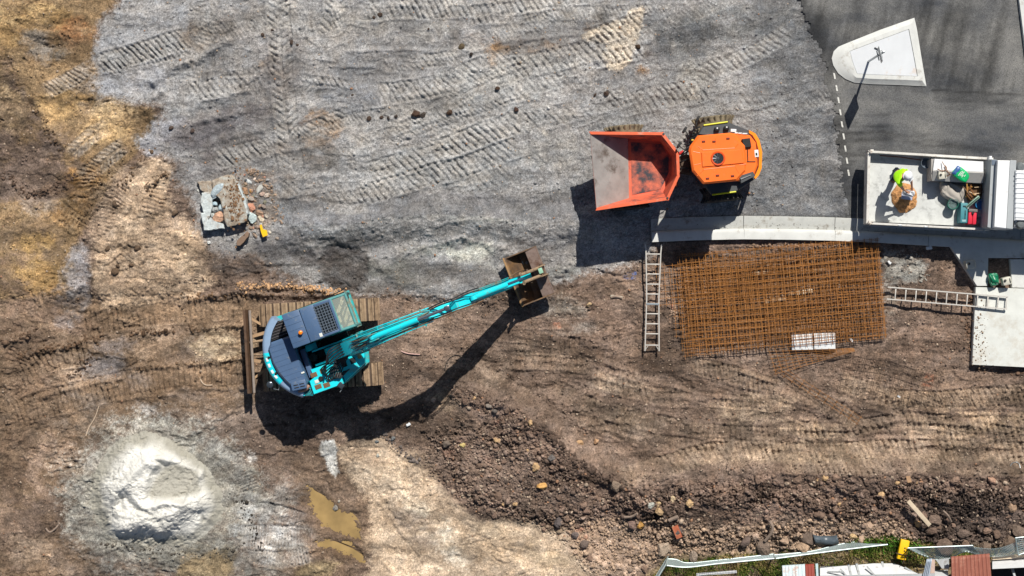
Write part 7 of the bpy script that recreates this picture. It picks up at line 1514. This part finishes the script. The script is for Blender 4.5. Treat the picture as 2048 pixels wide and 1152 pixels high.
# ---------------------------------------------------------------- wire fences along the bottom
gal2 = mat('fence_galvanised', (196,212,212), .45, .4, var=.08, vscale=10, bump=.05)
def wire_panel(label, bottom, top, zb, zt, nh, nv, r_=.006, rail=True, sagf=0.0, diag=False, group='temporary wire fence panels'):
    bz_ = spline([Vector((*p, 0)) for p in bottom], 8) if len(bottom) > 2 else [Vector((*bottom[0], 0)).lerp(Vector((*bottom[1], 0)), k/8) for k in range(9)]
    tz_ = spline([Vector((*p, 0)) for p in top], 8) if len(top) > 2 else [Vector((*top[0], 0)).lerp(Vector((*top[1], 0)), k/8) for k in range(9)]
    def cur(l, t): f_ = t*(len(l)-1); i = min(int(f_), len(l)-2); return l[i].lerp(l[i+1], f_-i)
    def S_(u_, v_):
        a, b_ = cur(bz_, u_), cur(tz_, u_); z0 = zb(u_) if callable(zb) else zb; z1 = zt(u_) if callable(zt) else zt
        z = z0+(z1-z0)*v_; q0, q1 = P(a.x, a.y, z0), P(b_.x, b_.y, z1); q = q0.lerp(q1, v_); q.z = z+sagf*math.sin(u_*9)*math.sin(v_*3.1); return q
    o0 = S_(0, 0); M_ = T(*(-o0)); e_ = empty('wire_fence', o0, label, 'wire fence', group)
    mb = MB(M_)
    if diag:
        for k in range(-nh, nv):
            for sg in (0, 1):
                l = []
                for j in range(13):
                    v_ = j/12; u_ = (k+nh*v_)/nv if sg == 0 else (k+nh*(1-v_))/nv
                    if 0 <= u_ <= 1: l.append(S_(u_, v_))
                if len(l) > 1: mb.tube(l, r_, 4, cap=False)
    else:
        for k in range(nh+1): mb.tube([S_(u_/24, k/nh) for u_ in range(25)], r_, 4, cap=False)
        for k in range(nv+1): mb.tube([S_(k/nv, v_/5) for v_ in range(6)], r_, 4, cap=False)
    mb.build('wire_infill', gal2, e_, smooth=False, recalc=False)
    if rail:
        mb = MB(M_); mb.tube([S_(u_/16, 1) for u_ in range(17)], .02, 8); mb.build('top_rail', gal2, e_)
        mb = MB(M_); mb.tube([S_(u_/16, 0) for u_ in range(17)], .018, 8); mb.build('bottom_rail', gal2, e_)
        for u_ in (0, 1): mb = MB(M_); mb.tube([S_(u_, 0), S_(u_, 1)], .018, 8); mb.build('post', gal2, e_)
    return e_
wire_panel('short end fence panel running down out of the picture left of the others', [(1336,1113),(1304,1165)], [(1331,1130),(1298,1185)], 0, 1.5, 12, 26)
wire_panel('long standing fence panel left of centre in the bottom fence, bent at its left end', [(1334,1118),(1352,1119),(1376,1126),(1440,1120),(1548,1108)], [(1334,1131),(1375,1134.5),(1440,1127),(1548,1117)], 0, 1.1, 14, 60)
wire_panel('fence panel in the middle, its mesh bulging towards the bank', [(1548,1110),(1620,1103),(1670,1091),(1708,1084),(1735,1088)], [(1552,1117),(1620,1108),(1682,1100),(1775,1089)], .05, .9, 10, 50)
wire_panel('collapsed diamond mesh hanging from a rail right of the yellow block', [(1816,1096),(1945,1091)], [(1818,1097),(1845,1110),(1875,1119),(1900,1116),(1930,1103),(1960,1110)], .9, .35, 7, 26, .008, True, .05, True)
wire_panel('loose diamond mesh sheet between the red sheet and the right edge', [(1935,1092),(1990,1097),(2032,1084)], [(1942,1108),(1990,1114),(2036,1108)], .8, .4, 6, 22, .008, False, .05, True)
wire_panel('last curled wire panel in the bottom right corner', [(2031,1076),(2050,1074),(2080,1074)], [(2037,1110),(2050,1106),(2080,1106)], 1.0, .5, 8, 12, .008, True, .03)
# yellow weight block with its steel foot
yb0 = P(1806, 1099, .35); e_ = empty('barrier_foot', yb0, 'yellow plastic fence foot block standing in the green weeds', 'fence foot')
mb = MB(Rz(-12)); mb.box((0,0,0), (.28,.62,.16), .03); bd = mb.build('block', yel, e_)
for y in (.06,-.03): mb = MB(Rz(-12)); mb.lathe([(0,.086),(.025,.086)], 12, (.03,y,0)); mb.build('socket', black, bd)
mb = MB(Rz(-12)); mb.tube([(-.22,-.14,.11),(.22,-.16,.11)], .014, 6); mb.tube([(.07,.06,.11),(.10,.06,.11),(.10,-.2,.11),(.05,-.42,.09)], .012, 6); mb.build('steel_loop', mudd, bd)
# ---------------------------------------------------------------- paling structures and tin sheets at the very bottom
wtim = mat('bleached_timber', (214,216,218), .75, var=.08, vscale=4, bump=.2, bscale=50, dirt=.16, dirtc=(150,146,142), dscale=4)
gtim = mat('grey_weathered_timber', (176,180,182), .85, var=.14, vscale=6, bump=.3, bscale=50, dirt=.2, dirtc=(120,112,104), dscale=5)
def board(name, label, poly, z0, z1, m, cat='timber', group=None, th=.05):
    zz = z1 if isinstance(z1, list) else [z1]*len(poly); pts = [P(*p, z) for p, z in zip(poly, zz)]; c = pts[0].copy(); mb = MB(T(*(-c))); N_ = len(pts)
    vs = pts+[p-Vector((0,0,th)) for p in pts]; mb.add(vs, [tuple(range(N_)), tuple(range(N_, 2*N_))[::-1]]+[(i, (i+1) % N_, N_+(i+1) % N_, N_+i) for i in range(N_)]); o = mb.build(name, m, smooth=False); o.location = c; return tag(o, label, cat, group)
board('bench_beam', 'narrow white rail standing in the weeds left of the tin sheets', [(1393,1147),(1473,1141),(1474,1146),(1393,1152)], 0, .5, wtim, 'rail')
fb = [((1640,1134),(1700,1131),(1700,1170),(1640,1172)),((1701,1131),(1748,1127),(1790,1127),(1842,1150),(1842,1158),(1701,1170)),((1870,1141),(1896,1140),(1897,1152),(1868,1154)),((1985,1119),(2110,1112),(2110,1132),(1985,1138))]
for k, q in enumerate(fb):
    zz = [.1, .1, .75, .75] if len(q) == 4 else [.1, .1, .1, .6, .7, .75]
    board('white_boarding', ['large white sloping board left of the two grey posts','white sloping board with a slanted right end in the bottom centre right','small white board right of the black striped sheet','long white board at the far right above the dark gap'][k], list(q), 0, zz, wtim, 'boarding')
for k, (x, y0, y1) in enumerate(((1664,1140,1175),(1695,1128,1175),(1711,1126,1175),(1762,1123,1175),(2017,1118,1175))):
    o = plank('timber_post', ['leftmost grey timber post rising through the white boards','grey post, first of the close pair in the white boards','grey post, second of the close pair in the white boards','tall grey post in the middle of the white boards','grey post through the long white board at the far right'][k], (x, y0), (x+2, y1-8), .15, .9, .07, .07, gtim, 'post')
for k, (a, b_) in enumerate((((1675,1133),(1700,1160)),((1728,1128),(1746,1150)),((1803,1130),(1835,1148)),((1650,1139),(1680,1137)))):
    o = plank('batten', 'thin grey batten nailed slantwise across the white boards', a, b_, .45, .7, .05, .03, gtim, 'batten'); o['group'] = 'battens on the white boards'
board('rail_beam', 'long bleached rail running under the posts at the bottom edge', [(1640,1152),(1870,1147),(1870,1153),(1640,1160)], 0, .8, gtim, 'rail')
board('rail_beam', 'cream timber rail above the long white board at the far right', [(1985,1113),(2110,1104),(2110,1111),(1985,1120)], 0, .3, palet, 'rail')
board('gap_shade_sheet', 'dark sheet painted as the shade in the gap under the long white board at the far right', [(1985,1139),(2110,1134),(2110,1170),(1985,1170)], 0, .05, mat('gap_shade_dark', (56,48,46), .9), 'board')  # dark sheet stands in for the shaded gap below the white board
def tin(name, label, poly, z, nrib, m, amp=.018, group='corrugated sheets'):
    a, b_, c, d = [Vector((*p, 0)) for p in poly]; zs_ = z if isinstance(z, list) else [z]*4; N_ = nrib*6; c0_ = P(a.x, a.y, zs_[0]); mb = MB(T(*(-c0_))); vs = []; fs = []
    for j in range(9):
        for i in range(N_+1):
            u_, v_ = i/N_, j/8; p = a.lerp(b_, u_).lerp(d.lerp(c, u_), v_); zz = (zs_[0]*(1-u_)+zs_[1]*u_)*(1-v_)+(zs_[3]*(1-u_)+zs_[2]*u_)*v_; vs.append(P(p.x, p.y, zz)+Vector((0,0,amp*math.sin(2*math.pi*nrib*u_))))
    for j in range(8):
        for i in range(N_): fs.append((j*(N_+1)+i, j*(N_+1)+i+1, (j+1)*(N_+1)+i+1, (j+1)*(N_+1)+i))
    o = mb.add(vs, fs).build(name, m, ang=60); o.location = c0_; s_ = o.modifiers.new('t', 'SOLIDIFY'); s_.thickness = .006; return tag(o, label, 'corrugated sheet', group)
redtin = mat('red_brown_tin', (150,92,76), .6, .1, var=.10, vscale=4, bump=.1, dirt=.18, dirtc=(186,140,120), dscale=4)
tin('corrugated_sheet', 'big red-brown corrugated sheet at the bottom right', [(1902,1113),(1979,1107),(1984,1170),(1903,1172)], [.85,.85,1.0,1.0], 10, redtin, .02)
tin('corrugated_sheet', 'rust streaked white corrugated sheet beside the narrow dark red one', [(1564,1131),(1610,1128),(1612,1172),(1566,1172)], [.6,.6,.8,.8], 7, mat('white_rusty_tin', (196,212,216), .55, .1, var=.08, vscale=5, bump=.1, dirt=.18, dirtc=(190,120,80), dscale=3.5), .012)
tin('corrugated_sheet', 'narrow dark red corrugated sheet at the bottom edge', [(1610,1128.5),(1628,1127.5),(1631,1172),(1612,1172)], [.61,.61,.81,.81], 3, mat('dark_red_tin', (142,60,48), .6, var=.1), .012)
tin('corrugated_sheet', 'steep black and white ribbed sheet standing left of the big red one', [(1853,1118),(1864,1117),(1856,1172),(1840,1172)], [.8,.8,.9,.9], 4, mat('pale_tin', (190,200,212), .5, .2, var=.1), .05)
board('timber_plank', 'weathered pinkish board beside the black and white ribbed sheet', [(1864,1119),(1870,1119),(1869,1172),(1857,1172)], 0, .7, mat('pink_board', (196,172,160), .85, var=.15), 'plank')
board('timber_plank', 'grey boards stacked crosswise between the sheets', [(1872,1120),(1898,1116),(1898,1138),(1884,1137)], 0, .45, gtim, 'plank')
board('steel_bar', 'narrow pale edge strip right of the dark red sheet', [(1631,1128),(1636,1127),(1638,1172),(1634,1172)], 0, .7, mat('pale_strip', (190,214,218), .5), 'strip')
# grass and weeds on the verge
def grass():
    r = np.random.default_rng(77); VV = []; FF = []; CC = []; o = 0
    reg = [(1296,1160),(1332,1122),(1400,1121),(1470,1106),(1560,1107),(1640,1100),(1730,1078),(1770,1072),(1860,1088),(1900,1100),(2030,1094),(2030,1112),(1905,1118),(1870,1122),(1845,1150),(1760,1128),(1640,1135),(1560,1150),(1480,1160)]
    n_ = 0; cl_ = [np.array(lin(c))*.75 for c in ((84,108,44),(124,138,62),(160,150,88),(178,156,108),(128,112,76),(100,158,56))]
    while n_ < 11000:
        x, y = r.uniform(1290, 2035), r.uniform(1068, 1165)
        if not inside(reg, x, y): continue
        dn = vn(np.array([x]), np.array([y]), 16, 5, 5)[0]; dn2 = vn(np.array([x]), np.array([y]), 34, 15, 8)[0]
        hot = math.exp(-((x-1795)/50)**2-((y-1088)/24)**2)
        if r.random() > (.06+1.1*(dn > .52)+hot): continue
        g = G(x, y); h_ = r.uniform(.05, .16)*(1+.8*hot); a = r.uniform(0, 6.28); w_ = r.uniform(.008, .022); ln_ = r.uniform(.03, .12)
        dx, dy = math.cos(a), math.sin(a); b_ = np.array([g.x, g.y, g.z-.01])
        VV.append(np.array([b_+[-dy*w_, dx*w_, 0], b_+[dy*w_, -dx*w_, 0], b_+[dx*ln_+dy*w_*.6, dy*ln_-dx*w_*.6, h_*.8], b_+[dx*ln_*1.5, dy*ln_*1.5, h_]]))
        FF.append([[o, o+1, o+2], [o, o+2, o+3]]); o += 4; n_ += 1
        c = cl_[int(np.clip((dn2*5+r.normal()*.9), 0, 4))] if r.random() > hot else cl_[5 if r.random() < .5 else 0]
        CC.append(np.repeat(np.array([[*(c*r.uniform(.7, 1.3)), 1]]), 4, 0))
    V_ = np.concatenate(VV).astype(np.float32); F_ = np.concatenate(FF).astype(np.int32); C_ = np.concatenate(CC).astype(np.float32)
    me = bpy.data.meshes.new('grass'); me.vertices.add(len(V_)); me.vertices.foreach_set('co', V_.ravel()); me.loops.add(len(F_)*3); me.polygons.add(len(F_)); me.loops.foreach_set('vertex_index', F_.ravel()); me.polygons.foreach_set('loop_start', np.arange(len(F_), dtype=np.int32)*3); me.update(calc_edges=True)
    at = me.color_attributes.new('soil', 'FLOAT_COLOR', 'POINT'); at.data.foreach_set('color', C_.ravel()); m = soil_mat('grass_blades', .3, .7, 0, .1); me.materials.append(m)
    ob = bpy.data.objects.new('grass', me); C.objects.link(ob); tag(ob, 'rough green and straw-coloured grass on the verge behind the wire fence', 'grass', kind='stuff')
grass()
